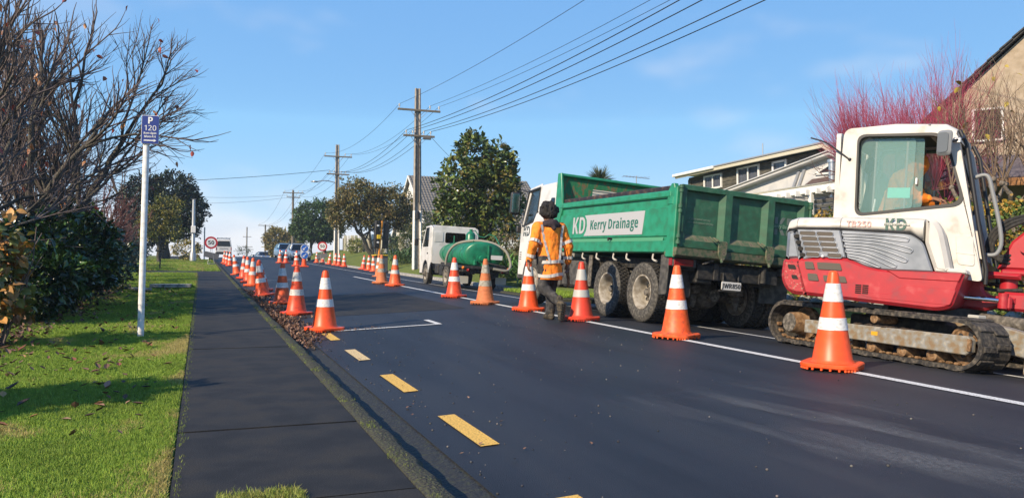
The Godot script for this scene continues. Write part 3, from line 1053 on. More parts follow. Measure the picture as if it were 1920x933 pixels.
	for zz in [-0.92, -2.07]:
		g.rod(Vector3(-0.8, 0.48, zz), Vector3(0.8, 0.48, zz), 0.09, 12)
		g.ball(Vector3(0, 0.5, zz), Vector3(0.26, 0.24, 0.24), 16, 10)
		g.rod(Vector3(0, 0.5, zz), Vector3(0, 0.5, zz + 0.30), 0.15, 14, 0.1)
		for sd: float in [-1.0, 1.0]:
			g.lathe(T(sd * 0.42, 0.42, zz + 0.28), [Vector2(0, 0), Vector2(0.07, 0.0), Vector2(0.08, 0.06), Vector2(0.06, 0.08), Vector2(0.12, 0.11), Vector2(0.135, 0.16), Vector2(0.13, 0.22), Vector2(0.08, 0.25), Vector2(0, 0.25)], 16)
			g.rod(Vector3(sd * 0.42, 0.3, zz + 0.28), Vector3(sd * 0.40, 0.42, zz + 0.3), 0.05, 8)
			g.rod(Vector3(sd * 0.3, 0.85, zz + 0.3), Vector3(sd * 0.42, 0.5, zz + 0.36), 0.02, 6)
	obj("axle", g, M.dusty_metal, t)
	# rear wheels: two axles, twin tyres each side
	for zz in [-0.92, -2.07]:
		for sd: float in [-1.0, 1.0]:
			wheel(t, Vector3(sd * 1.06, 0.468, zz), 0.468, 0.24, sd, 0.275, 0.14, M.rim_dusty, M.tyre)
			wheel(t, Vector3(sd * 0.76, 0.468, zz), 0.468, 0.24, -sd, 0.275, 0.02, M.rim_dusty, M.tyre)
	for sd: float in [-1.0, 1.0]:
		wheel(t, Vector3(sd * 1.04, 0.468, -5.36), 0.468, 0.26, sd, 0.285, -0.06, M.rim_dusty, M.tyre, 4.0)
	# mud flaps and guards
	for sd: float in [-1.0, 1.0]:
		g = Geo.new()
		g.prism(rrect(0.56, 0.60, 0.05), T(sd * 0.93, 0.74, -0.36, R(Vector3.RIGHT, 3)), 0.02, 0.004)
		if sd < 0:
			g.prism(rpoly([Vector2(-0.36, 0.45), Vector2(-0.16, 0.47), Vector2(-0.14, 1.04), Vector2(-0.36, 1.06)], [0.03]), SIDE(-1.21), 0.02, 0.004)
		obj("mud_flap", g, M.flap_grey, t)
		g = Geo.new()
		g.bx(sd * 0.98, 0.75, -2.76, 0.40, 0.56, 0.03, 0.008)
		g.bx(sd * 1.16, 0.75, -2.72, 0.03, 0.56, 0.10, 0.008)
		obj("mud_flap", g, M.dusty_metal, t)
	g = Geo.new()
	g.bx(-0.95, 0.68, -3.45, 0.42, 0.5, 0.9, 0.05)
	g.bx(-0.95, 0.62, -4.3, 0.45, 0.45, 0.55, 0.06)
	obj("fuel_tank", g, M.flap_grey, t)
	g = Geo.new()
	g.bx(0.95, 0.66, -3.5, 0.42, 0.5, 1.3, 0.06)
	obj("tool_box", g, M.dark_metal, t)
	for zz in [-0.62, -1.42, -1.86, -2.46, -3.0]:
		g = Geo.new()
		g.tube(PackedVector3Array([Vector3(-1.19, 1.07, zz), Vector3(-1.20, 1.02, zz), Vector3(-1.21, 0.985, zz + 0.02), Vector3(-1.21, 0.965, zz + 0.07), Vector3(-1.21, 0.955, zz + 0.13)]), PackedFloat32Array([0.016]), 8)
		obj("rope_hook", g, M.pale_hook, t)
	# rear lights and number plate
	for sd: float in [-1.0, 1.0]:
		g = Geo.new()
		g.bx(sd * 1.0, 0.955, -0.10, 0.42, 0.135, 0.10, 0.015)
		var lb := obj("tail_light", g, M.flap_grey, t)
		g = Geo.new()
		g.bx(sd * 1.0 - 0.02, 0.957, -0.045, 0.34, 0.10, 0.02, 0.008)
		obj("lens", g, M.red_lens, lb)
		if sd < 0:
			g = Geo.new()
			g.bx(-1.215, 0.955, -0.10, 0.02, 0.11, 0.08, 0.006)
			obj("lens", g, M.red_lens, lb)
	g = Geo.new()
	g.prism(rrect(0.36, 0.125, 0.015), T(-0.18, 0.665, 0.01), 0.012, 0.003)
	var np := obj("number_plate", g, M.plate_white, t)
	text(np, "JWR850", 0.068, T(-0.18, 0.665, 0.018), M.flat_black)
	g = Geo.new()
	g.bx(-0.18, 0.585, -0.01, 0.42, 0.025, 0.05, 0.006)
	for xx in [-0.32, -0.04]:
		g.beam(Vector3(xx, 0.66, -0.01), Vector3(xx + 0.03, 0.85, -0.06), 0.02, 0.02)
	obj("plate_bracket", g, M.dark_metal, np)
	g = Geo.new()
	for k in 7:
		var c0 := Vector3(-0.72 + k * 0.035, 0.96 + k * 0.012, 0.0)
		g.beam(c0, c0 + Vector3(0.03, 0.012, 0.0), 0.012 if k % 2 else 0.026, 0.026 if k % 2 else 0.012)
	obj("chain", g, M.dusty_metal, t)

	# cab
	var cab := Geo.new()
	var arch := []
	for k in 11:
		var a := PI * (1.0 - k / 10.0)
		arch.append(Vector2(-5.36 + cos(a) * -0.60 * -1.0, 0.50 + sin(a) * 0.60))
	var low := PackedVector2Array([Vector2(-6.31, 0.52)])
	for k in 11:
		low.append(arch[k])
	low.append_array([Vector2(-4.52, 0.95), Vector2(-4.50, 1.95), Vector2(-5.52, 1.92), Vector2(-5.68, 1.72), Vector2(-6.32, 1.62), Vector2(-6.34, 1.0)])
	for sd: float in [-1.0, 1.0]:
		cab.prism(low, SIDE(sd * 1.06), 0.06, 0.015)
		cab.prism(rpoly([Vector2(-4.50, 1.93), Vector2(-4.50, 2.46), Vector2(-4.62, 2.52), Vector2(-5.44, 2.50), Vector2(-5.52, 1.93)], [0.02, 0.08, 0.06, 0.05, 0.02]), SIDE(sd * 1.05), 0.05, 0.012)
		cab.beam(Vector3(sd * 1.06, 1.62, -6.31), Vector3(sd * 1.03, 2.40, -6.02), 0.06, 0.075, 0.015)
		cab.beam(Vector3(sd * 1.04, 2.43, -6.03), Vector3(sd * 1.04, 2.50, -5.42), 0.06, 0.09, 0.02)
	cab.loft([
		[Vector3(1.05, 2.46, -4.50), Vector3(0.92, 2.545, -4.50), Vector3(-0.92, 2.545, -4.50), Vector3(-1.05, 2.46, -4.50)],
		[Vector3(1.05, 2.49, -4.9), Vector3(0.92, 2.56, -4.9), Vector3(-0.92, 2.56, -4.9), Vector3(-1.05, 2.49, -4.9)],
		[Vector3(1.05, 2.47, -5.5), Vector3(0.92, 2.54, -5.5), Vector3(-0.92, 2.54, -5.5), Vector3(-1.05, 2.47, -5.5)],
		[Vector3(1.04, 2.39, -6.03), Vector3(0.90, 2.44, -6.06), Vector3(-0.90, 2.44, -6.06), Vector3(-1.04, 2.39, -6.03)]], true, true)
	cab.bx(0, 1.55, -4.52, 2.06, 1.3, 0.05, 0.01)
	cab.bx(0, 2.38, -4.52, 2.06, 0.22, 0.05, 0.01)
	cab.bx(-0.8, 2.0, -4.52, 0.46, 0.6, 0.05)
	cab.bx(0.8, 2.0, -4.52, 0.46, 0.6, 0.05)
	cab.bx(0, 1.25, -6.32, 2.10, 0.78, 0.06, 0.02)
	var cb := obj("cab", cab, M.cab_white, t)
	g = Geo.new()
	g.bx(0, 0.66, -6.30, 2.14, 0.36, 0.16, 0.04)
	g.bx(-1.0, 0.55, -6.1, 0.20, 0.12, 0.5, 0.03)
	obj("bumper", g, M.flap_grey, cb)
	for sd: float in [-1.0, 1.0]:
		g = Geo.new()       # wheel arch lining and guard
		for k in 10:
			var p: Vector2 = arch[k]
			var q: Vector2 = arch[k + 1]
			g.face([Vector3(sd * 1.11, p.y, p.x), Vector3(sd * 1.11, q.y, q.x), Vector3(sd * 0.72, q.y - 0.01, q.x), Vector3(sd * 0.72, p.y - 0.01, p.x)], Vector3(0, -1, 0))
			var cm := Vector2(-5.36, 0.5)
			var po := cm + (p - cm) * 1.10
			var qo := cm + (q - cm) * 1.10
			g.face([Vector3(sd * 1.112, p.y, p.x), Vector3(sd * 1.112, q.y, q.x), Vector3(sd * 1.098, qo.y, qo.x), Vector3(sd * 1.098, po.y, po.x)], Vector3(sd, 0, 0))
		obj("wheel_arch", g, M.flap_grey, cb)
		g = Geo.new()
		g.prism(rpoly([Vector2(-5.53, 1.96), Vector2(-5.46, 2.43), Vector2(-6.02, 2.38), Vector2(-6.26, 1.68), Vector2(-5.72, 1.77)], [0.03]), SIDE(sd * 1.035), 0.012)
		obj("side_window", g, M.glass_dark if sd > 0 else M.tinted_glass, cb)
		g = Geo.new()
		var wo := [Vector2(-5.50, 1.93), Vector2(-5.43, 2.46), Vector2(-6.04, 2.41), Vector2(-6.29, 1.65), Vector2(-5.70, 1.74)]
		for k in 5:
			var a: Vector2 = wo[k]
			var b2: Vector2 = wo[(k + 1) % 5]
			g.beam(Vector3(sd * 1.075, a.y, a.x), Vector3(sd * 1.075, b2.y, b2.x), 0.03, 0.035, 0.005)
		obj("window_seal", g, M.black_plastic, cb)
		g = Geo.new()
		g.prism(rpoly([Vector2(-4.66, 1.90), Vector2(-4.66, 2.20), Vector2(-4.84, 2.20), Vector2(-4.84, 1.86)], [0.04]), SIDE(sd * 1.082), 0.012)
		obj("quarter_window", g, M.glass_dark, cb)
		g = Geo.new()
		g.prism(rpoly([Vector2(-5.58, 1.50), Vector2(-5.58, 1.66), Vector2(-5.68, 1.66), Vector2(-5.68, 1.50)], [0.02]), SIDE(sd * 1.095), 0.012)
		obj("door_handle", g, M.black_plastic, cb)
		g = Geo.new()       # mirror on its arm
		g.tube(PackedVector3Array([Vector3(sd * 1.05, 2.40, -6.08), Vector3(sd * 1.14, 2.46, -6.30), Vector3(sd * 1.20, 2.42, -6.48), Vector3(sd * 1.20, 1.85, -6.48), Vector3(sd * 1.06, 1.62, -6.36)]), PackedFloat32Array([0.014]), 6)
		var arm := obj("mirror", g, M.black_plastic, cb)
		g = Geo.new()
		g.prism(rrect(0.22, 0.50, 0.05), T(sd * 1.21, 2.16, -6.50, R(Vector3.UP, 10 * sd)), 0.12, 0.03)
		obj("mirror_housing", g, M.black_plastic, arm)
		g = Geo.new()
		g.prism(rrect(0.17, 0.42, 0.03), T(sd * 1.21 + sd * 0.011, 2.16, -6.437, R(Vector3.UP, 10 * sd)), 0.006)
		obj("mirror_glass", g, M.mirror, arm)
		g = Geo.new()
		g.prism(rrect(0.12, 0.16, 0.03), T(sd * 1.12, 1.58, -6.38), 0.08, 0.02)
		obj("mirror_housing", g, M.black_plastic, arm)
		g = Geo.new()
		for k in 4:
			g.bx(sd * 1.092, 0.92 + k * 0.05, -6.22, 0.012, 0.016, 0.10)
		obj("air_vent", g, M.flap_grey, cb)
	text(cb, "KD", 0.21, T(-1.093, 1.53, -5.98, sb), M.decal_dark, "logo")
	g = Geo.new()
	g.bx(-1.097, 1.53, -5.98, 0.004, 0.035, 0.30)
	obj("logo_band", g, M.cab_white, cb)
	g = Geo.new()
	g.face([Vector3(-1.0, 1.64, -6.32), Vector3(1.0, 1.64, -6.32), Vector3(0.98, 2.41, -6.04), Vector3(-0.98, 2.41, -6.04)], Vector3(0, 0.3, -1))
	obj("windscreen", g, M.tinted_glass, cb)
	g = Geo.new()
	g.bx(0, 2.45, -6.18, 2.0, 0.04, 0.26, 0.015)
	obj("sun_visor", g, M.black_plastic, cb)
	g = Geo.new()
	for xx in [-0.55, 0.55]:
		g.bx(xx, 1.55, -4.95, 0.5, 0.7, 0.14, 0.05)
		g.bx(xx, 1.25, -5.2, 0.5, 0.14, 0.5, 0.05)
		g.bx(xx, 1.98, -4.95, 0.24, 0.2, 0.1, 0.04)
	g.bx(0, 1.45, -6.05, 1.9, 0.3, 0.4, 0.08)
	obj("cab_interior", g, M.black_plastic, cb)
	g = Geo.new()
	g.bx(-0.72, 1.75, -6.10, 0.30, 0.26, 0.10, 0.04)
	obj("folded_jacket", g, M.blue_cloth, cb)

func build_tanker() -> void:
	var at := stand(7.82, 21.7, 0.0, 0.0, 2.5)
	at.basis = Basis(Vector3.RIGHT, pitch(24.0)) * Basis(Vector3.BACK, -deg_to_rad(2.5)) * Basis(Vector3.UP, deg_to_rad(-1.5))
	var t := thing("vacuum_tanker", "small white truck carrying a green vacuum tank and grey hose at the kerb", "truck", at)
	var g := Geo.new()
	for sd: float in [-1.0, 1.0]:
		g.bx(sd * 0.34, 0.55, -2.3, 0.08, 0.16, 4.4, 0.01)
	g.bx(0, 0.68, -1.55, 1.5, 0.08, 3.1, 0.01)
	g.bx(-0.66, 0.5, -2.15, 0.26, 0.3, 0.5, 0.03)
	g.bx(-0.66, 0.55, -2.75, 0.26, 0.3, 0.4, 0.03)
	obj("chassis", g, M.dark_metal, t)
	# tank: a flattened cylinder with domed ends
	g = Geo.new()
	var pr := [Vector2(0, -1.5), Vector2(0.36, -1.485), Vector2(0.50, -1.455), Vector2(0.545, -1.41), Vector2(0.56, -1.35), Vector2(0.56, 1.35), Vector2(0.545, 1.41), Vector2(0.50, 1.455), Vector2(0.36, 1.485), Vector2(0, 1.5)]
	g.lathe(Transform3D(Basis(Vector3(1.16, 0, 0), Vector3(0, 0, 1), Vector3(0, -0.68, 0)), Vector3(0, 1.07, -1.62)), pr, 40)
	var tank := obj("tank", g, M.tank_green, t)
	g = Geo.new()
	for zz in [-0.62, -1.6, -2.6]:
		var pts := PackedVector3Array()
		for k in 25:
			var a := TAU * k / 24.0
			pts.append(Vector3(cos(a) * 0.655, 1.07 + sin(a) * 0.386, zz))
		g.tube(pts, PackedFloat32Array([0.014]), 6, false)
	obj("tank_band", g, M.tank_green, tank)
	g = Geo.new()
	g.lathe(T(-0.12, 1.38, -1.3), [Vector2(0.16, 0), Vector2(0.15, 0.30), Vector2(0.10, 0.37), Vector2(0.05, 0.40), Vector2(0.05, 0.47), Vector2(0, 0.47)], 16)
	g.lathe(T(0.2, 1.38, -2.2), [Vector2(0.2, 0), Vector2(0.2, 0.1), Vector2(0, 0.12)], 16)
	obj("filter_dome", g, M.tank_green, tank)
	g = Geo.new()
	g.tube(PackedVector3Array([Vector3(-0.12, 1.78, -1.3), Vector3(0.02, 1.82, -1.3), Vector3(0.14, 1.64, -1.25), Vector3(0.30, 1.62, -1.2), Vector3(0.42, 1.72, -1.1), Vector3(0.55, 1.66, -0.9), Vector3(0.60, 1.40, -0.6)]), PackedFloat32Array([0.016]), 6)
	g.rod(Vector3(-0.56, 1.2, -1.6), Vector3(-0.56, 1.62, -1.6), 0.02, 6)
	g.rod(Vector3(-0.30, 1.36, -0.4), Vector3(-0.30, 1.48, -0.4), 0.02, 6)
	obj("pipework", g, M.tank_green, tank)
	g = Geo.new()
	g.lathe(Transform3D(Basis(Vector3(1, 0, 0), Vector3(0, 0, 1), Vector3(0, -1, 0)), Vector3(-0.12, 0.95, -0.16)), [Vector2(0.14, 0), Vector2(0.14, 0.06), Vector2(0.09, 0.06), Vector2(0.08, 0.16), Vector2(0, 0.16)], 16)
	g.bx(0.1, 1.05, -0.12, 0.05, 0.62, 0.05, 0.01)
	g.bx(-0.3, 0.82, -0.14, 0.10, 0.16, 0.10, 0.02)
	g.bx(0.0, 0.78, -0.14, 0.22, 0.12, 0.12, 0.02)
	obj("valve", g, M.tank_green, tank)
	g = Geo.new()         # the long grey suction hose
	var hp := PackedVector3Array([Vector3(-0.80, 0.72, -1.55), Vector3(-0.80, 0.92, -1.50), Vector3(-0.74, 1.16, -1.40), Vector3(-0.58, 1.36, -1.25), Vector3(-0.32, 1.46, -1.0), Vector3(0.0, 1.49, -0.7), Vector3(0.34, 1.42, -0.4), Vector3(0.62, 1.24, -0.16), Vector3(0.72, 1.04, -0.05), Vector3(0.76, 0.82, 0.04), Vector3(0.70, 0.67, 0.10), Vector3(0.55, 0.62, 0.14), Vector3(0.2, 0.66, 0.10)])
	g.tube(smooth_path(hp, 4), PackedFloat32Array([0.042]), 8)
	obj("suction_hose", g, M.hose_grey, t)
	# rear frame and lights
	g = Geo.new()
	g.bx(0, 0.56, -0.10, 1.56, 0.07, 0.07, 0.01)
	g.bx(0, 0.66, -0.06, 1.40, 0.05, 0.2, 0.01)
	obj("rear_bumper", g, M.dark_metal, t)
	for sd: float in [-1.0, 1.0]:
		g = Geo.new()
		g.bx(sd * 0.60, 0.60, -0.02, 0.26, 0.13, 0.06, 0.015)
		var li := obj("tail_light", g, M.dark_metal, t)
		g = Geo.new()
		g.ball(Vector3(sd * 0.54, 0.60, 0.015), Vector3(0.06, 0.06, 0.03), 12, 6)
		obj("lens", g, M.red_lens, li)
		g = Geo.new()
		g.ball(Vector3(sd * 0.70, 0.66, 0.015), Vector3(0.05, 0.05, 0.03), 12, 6)
		obj("lens", g, M.orange_lens, li)
		g = Geo.new()
		g.prism(rrect(0.34, 0.22, 0.03), T(sd * 0.60, 0.30, -0.32), 0.012)
		obj("mud_flap", g, M.pale_flap, t)
		g = Geo.new()
		var sp := []
		for k in 9:
			var a := PI * k / 8.0
			sp.append(Vector2(-1.55 + cos(a) * 0.44, 0.36 + sin(a) * 0.42))
		for k in 8:
			g.face([Vector3(sd * 0.80, sp[k].y, sp[k].x), Vector3(sd * 0.80, sp[k + 1].y, sp[k + 1].x), Vector3(sd * 0.46, sp[k + 1].y, sp[k + 1].x), Vector3(sd * 0.46, sp[k].y, sp[k].x)], Vector3(0, 1, 0))
			g.face([Vector3(sd * 0.80, sp[k].y, sp[k].x), Vector3(sd * 0.80, sp[k + 1].y, sp[k + 1].x), Vector3(sd * 0.80, sp[k + 1].y - 0.05, sp[k + 1].x), Vector3(sd * 0.80, sp[k].y - 0.05, sp[k].x)], Vector3(sd, 0, 0))
		g.bx(sd * 0.8, 0.72, -1.55, 0.012, 0.12, 1.2)
		obj("mudguard", g, M.dark_metal, t)
		wheel(t, Vector3(sd * 0.70, 0.35, -1.55), 0.35, 0.20, sd, 0.21, 0.05, M.rim_dusty, M.tyre)
		wheel(t, Vector3(sd * 0.70, 0.35, -4.12), 0.35, 0.20, sd, 0.21, -0.03, M.rim_dusty, M.tyre)
	g = Geo.new()
	g.prism(rrect(0.36, 0.13, 0.015), T(0.34, 1.0, -0.05), 0.012)
	var np := obj("number_plate", g, M.plate_white, t)
	g = Geo.new()
	g.tube(PackedVector3Array([Vector3(0.0, 0.84, -0.1), Vector3(0.3, 0.78, 0.0), Vector3(0.6, 0.74, 0.0)]), PackedFloat32Array([0.03]), 6)
	obj("valve_handle", g, M.dark_metal, tank)
	# cab
	g = Geo.new()
	for sd: float in [-1.0, 1.0]:
		var low := PackedVector2Array([Vector2(-4.86, 0.36), Vector2(-4.58, 0.36)])
		for k in 9:
			var a := PI * (1.0 - k / 8.0)
			low.append(Vector2(-4.12 + cos(a) * 0.42, 0.40 + sin(a) * 0.42))
		low.append_array([Vector2(-3.68, 0.46), Vector2(-3.42, 0.75), Vector2(-3.42, 1.28), Vector2(-4.72, 1.26), Vector2(-4.88, 0.9)])
		g.prism(low, SIDE(sd * 0.80), 0.05, 0.012)
		g.prism(rpoly([Vector2(-3.42, 1.27), Vector2(-3.42, 1.88), Vector2(-3.50, 1.96), Vector2(-3.78, 1.98), Vector2(-3.86, 1.27)], [0.02, 0.08, 0.06, 0.03, 0.01]), SIDE(sd * 0.79), 0.05, 0.012)
		g.beam(Vector3(sd * 0.80, 1.24, -4.72), Vector3(sd * 0.76, 1.92, -4.36), 0.05, 0.06, 0.012)
		g.beam(Vector3(sd * 0.77, 1.94, -4.36), Vector3(sd * 0.77, 1.97, -3.7), 0.05, 0.06, 0.012)
	g.loft([[Vector3(0.79, 1.92, -3.42), Vector3(0.68, 2.0, -3.42), Vector3(-0.68, 2.0, -3.42), Vector3(-0.79, 1.92, -3.42)],
		[Vector3(0.79, 1.94, -3.8), Vector3(0.68, 2.02, -3.8), Vector3(-0.68, 2.02, -3.8), Vector3(-0.79, 1.94, -3.8)],
		[Vector3(0.77, 1.91, -4.38), Vector3(0.68, 1.96, -4.42), Vector3(-0.68, 1.96, -4.42), Vector3(-0.77, 1.91, -4.38)]])
	var ro := rpoly([Vector2(-0.79, 0.72), Vector2(0.79, 0.72), Vector2(0.79, 1.96), Vector2(-0.79, 1.96)], [0.08])
	g.ring(ro, rpoly([Vector2(-0.36, 1.42), Vector2(0.36, 1.42), Vector2(0.36, 1.78), Vector2(-0.36, 1.78)], [0.07]), T(0, 0, -3.42), 0.05)
	g.bx(0, 0.85, -4.87, 1.6, 0.7, 0.05, 0.02)
	var cb := obj("cab", g, M.cab_white, t)
	g = Geo.new()
	g.prism(rrect(0.74, 0.38, 0.07), T(0, 1.60, -3.42), 0.012)
	obj("rear_window", g, M.glass_dark, cb)
	for xx in [-0.58, 0.58]:
		g = Geo.new()
		g.prism(rrect(0.30, 0.34, 0.04), T(xx, 1.62, -3.388), 0.012, 0.004)
		obj("rear_panel", g, M.cab_white, cb)
	for sd: float in [-1.0, 1.0]:
		g = Geo.new()
		g.prism(rpoly([Vector2(-3.88, 1.28), Vector2(-3.80, 1.93), Vector2(-4.33, 1.91), Vector2(-4.68, 1.26)], [0.03]), SIDE(sd * 0.785), 0.012)
		obj("side_window", g, M.tinted_glass, cb)
		g = Geo.new()
		g.bx(sd * 0.83, 1.05, -3.86, 0.015, 0.05, 0.12, 0.005)
		obj("door_handle", g, M.black_plastic, cb)
	g = Geo.new()
	g.face([Vector3(-0.76, 1.24, -4.76), Vector3(0.76, 1.24, -4.76), Vector3(0.72, 1.92, -4.40), Vector3(-0.72, 1.92, -4.40)], Vector3(0, 0.3, -1))
	obj("windscreen", g, M.tinted_glass, cb)
	g = Geo.new()
	g.bx(0, 0.40, -4.86, 1.64, 0.18, 0.12, 0.03)
	obj("bumper", g, M.black_plastic, cb)
	g = Geo.new()
	g.tube(PackedVector3Array([Vector3(-0.82, 1.5, -4.62), Vector3(-1.0, 1.55, -4.8), Vector3(-1.0, 1.3, -4.8)]), PackedFloat32Array([0.012]), 6)
	g.prism(rrect(0.14, 0.24, 0.03), T(-1.0, 1.42, -4.82), 0.05, 0.015)
	obj("mirror", g, M.black_plastic, cb)
	g = Geo.new()
	g.bx(-0.3, 1.0, -3.8, 0.5, 0.9, 0.2, 0.05)
	g.bx(0.35, 1.0, -3.8, 0.5, 0.9, 0.2, 0.05)
	g.bx(0, 1.1, -4.6, 1.4, 0.2, 0.2, 0.05)
	obj("cab_interior", g, M.black_plastic, cb)

func smooth_path(p: PackedVector3Array, k: int) -> PackedVector3Array:
	var o := PackedVector3Array()
	var m := p.size()
	for i in m - 1:
		for q in k:
			o.append(p[i].cubic_interpolate(p[i + 1], p[max(i - 1, 0)], p[min(i + 2, m - 1)], float(q) / k))
	o.append(p[m - 1])
	return o

func excavator_materials() -> void:
	var m: StandardMaterial3D
	m = mat("digger_white", Color(1, 1, 1), 0.38)
	tex(m, noise_tex(0.016, [[0.12, C(0.42, 0.39, 0.35)], [0.35, C(0.53, 0.51, 0.475)], [0.75, C(0.58, 0.56, 0.525)]], 256, 201, 5), Vector3(0.9, 0.9, 0.9))
	m = mat("digger_red", Color(1, 1, 1), 0.4)
	tex(m, noise_tex(0.02, [[0.12, C(0.28, 0.03, 0.04)], [0.4, C(0.37, 0.018, 0.028)], [0.7, C(0.40, 0.018, 0.028)], [0.93, C(0.43, 0.05, 0.055)]], 256, 202, 5), Vector3(0.9, 0.9, 0.9))
	m = mat("chipped_red", Color(1, 1, 1), 0.6)
	tex(m, noise_tex(0.06, [[0.16, C(0.06, 0.035, 0.025)], [0.26, C(0.36, 0.022, 0.03)], [0.74, C(0.39, 0.024, 0.032)], [0.79, C(0.45, 0.34, 0.27)], [0.86, C(0.16, 0.10, 0.05)]], 256, 203, 4), Vector3(1.4, 1.4, 1.4))
	m = mat("digger_grey", Color(1, 1, 1), 0.38, 0.35)
	tex(m, noise_tex(0.02, [[0.25, C(0.17, 0.19, 0.22)], [0.7, C(0.27, 0.29, 0.33)]], 128, 204, 4), Vector3(0.9, 0.9, 0.9))
	m = mat("track_rubber", Color(1, 1, 1), 0.85)
	tex(m, noise_tex(0.03, [[0.25, C(0.018, 0.017, 0.016)], [0.55, C(0.055, 0.048, 0.040)], [0.85, C(0.13, 0.11, 0.085)]], 256, 205, 5), Vector3(2, 2, 2))
	m = mat("track_frame", Color(1, 1, 1), 0.75, 0.1)
	tex(m, noise_tex(0.02, [[0.2, C(0.22, 0.15, 0.085)], [0.5, C(0.24, 0.21, 0.16)], [0.72, C(0.25, 0.25, 0.24)], [0.9, C(0.36, 0.33, 0.27)]], 256, 206, 5), Vector3(1.6, 1.6, 1.6))
	m = mat("rusty_iron", Color(1, 1, 1), 0.85)
	tex(m, noise_tex(0.03, [[0.25, C(0.10, 0.055, 0.025)], [0.6, C(0.23, 0.13, 0.06)], [0.85, C(0.30, 0.21, 0.13)]], 256, 207, 5), Vector3(2, 2, 2))
	m = mat("vent_dark", C(0.020, 0.018, 0.016), 0.9)
	m = mat("vent_dusty", C(0.10, 0.085, 0.07), 0.9)
	m = mat("cab_glass", Color(0.55, 0.70, 0.66, 0.22), 0.03)
	m.transparency = BaseMaterial3D.TRANSPARENCY_ALPHA
	m = mat("red_letter", C(0.58, 0.36, 0.33), 0.6)
	m = mat("kd_green", C(0.05, 0.11, 0.09), 0.6)
	m = mat("teal_sticker", C(0.16, 0.62, 0.52), 0.5)
	m = mat("yellow_sticker", C(0.62, 0.33, 0.02), 0.5)
	m = mat("handrail_grey", C(0.20, 0.21, 0.22), 0.5)
	m = mat("dull_mirror", C(0.20, 0.205, 0.20), 0.32, 0.5)
	m = mat("seat_black", C(0.02, 0.02, 0.022), 0.85)

func stadium(z0: float, y0: float, r0: float, z1: float, y1: float, r1: float, k := 12) -> PackedVector2Array:
	var o := PackedVector2Array()
	for i in k + 1:
		var a := PI / 2 + PI * i / k
		o.append(Vector2(z0 + cos(a) * r0, y0 + sin(a) * r0))
	for i in k + 1:
		var a := -PI / 2 + PI * i / k
		o.append(Vector2(z1 + cos(a) * r1, y1 + sin(a) * r1))
	return o

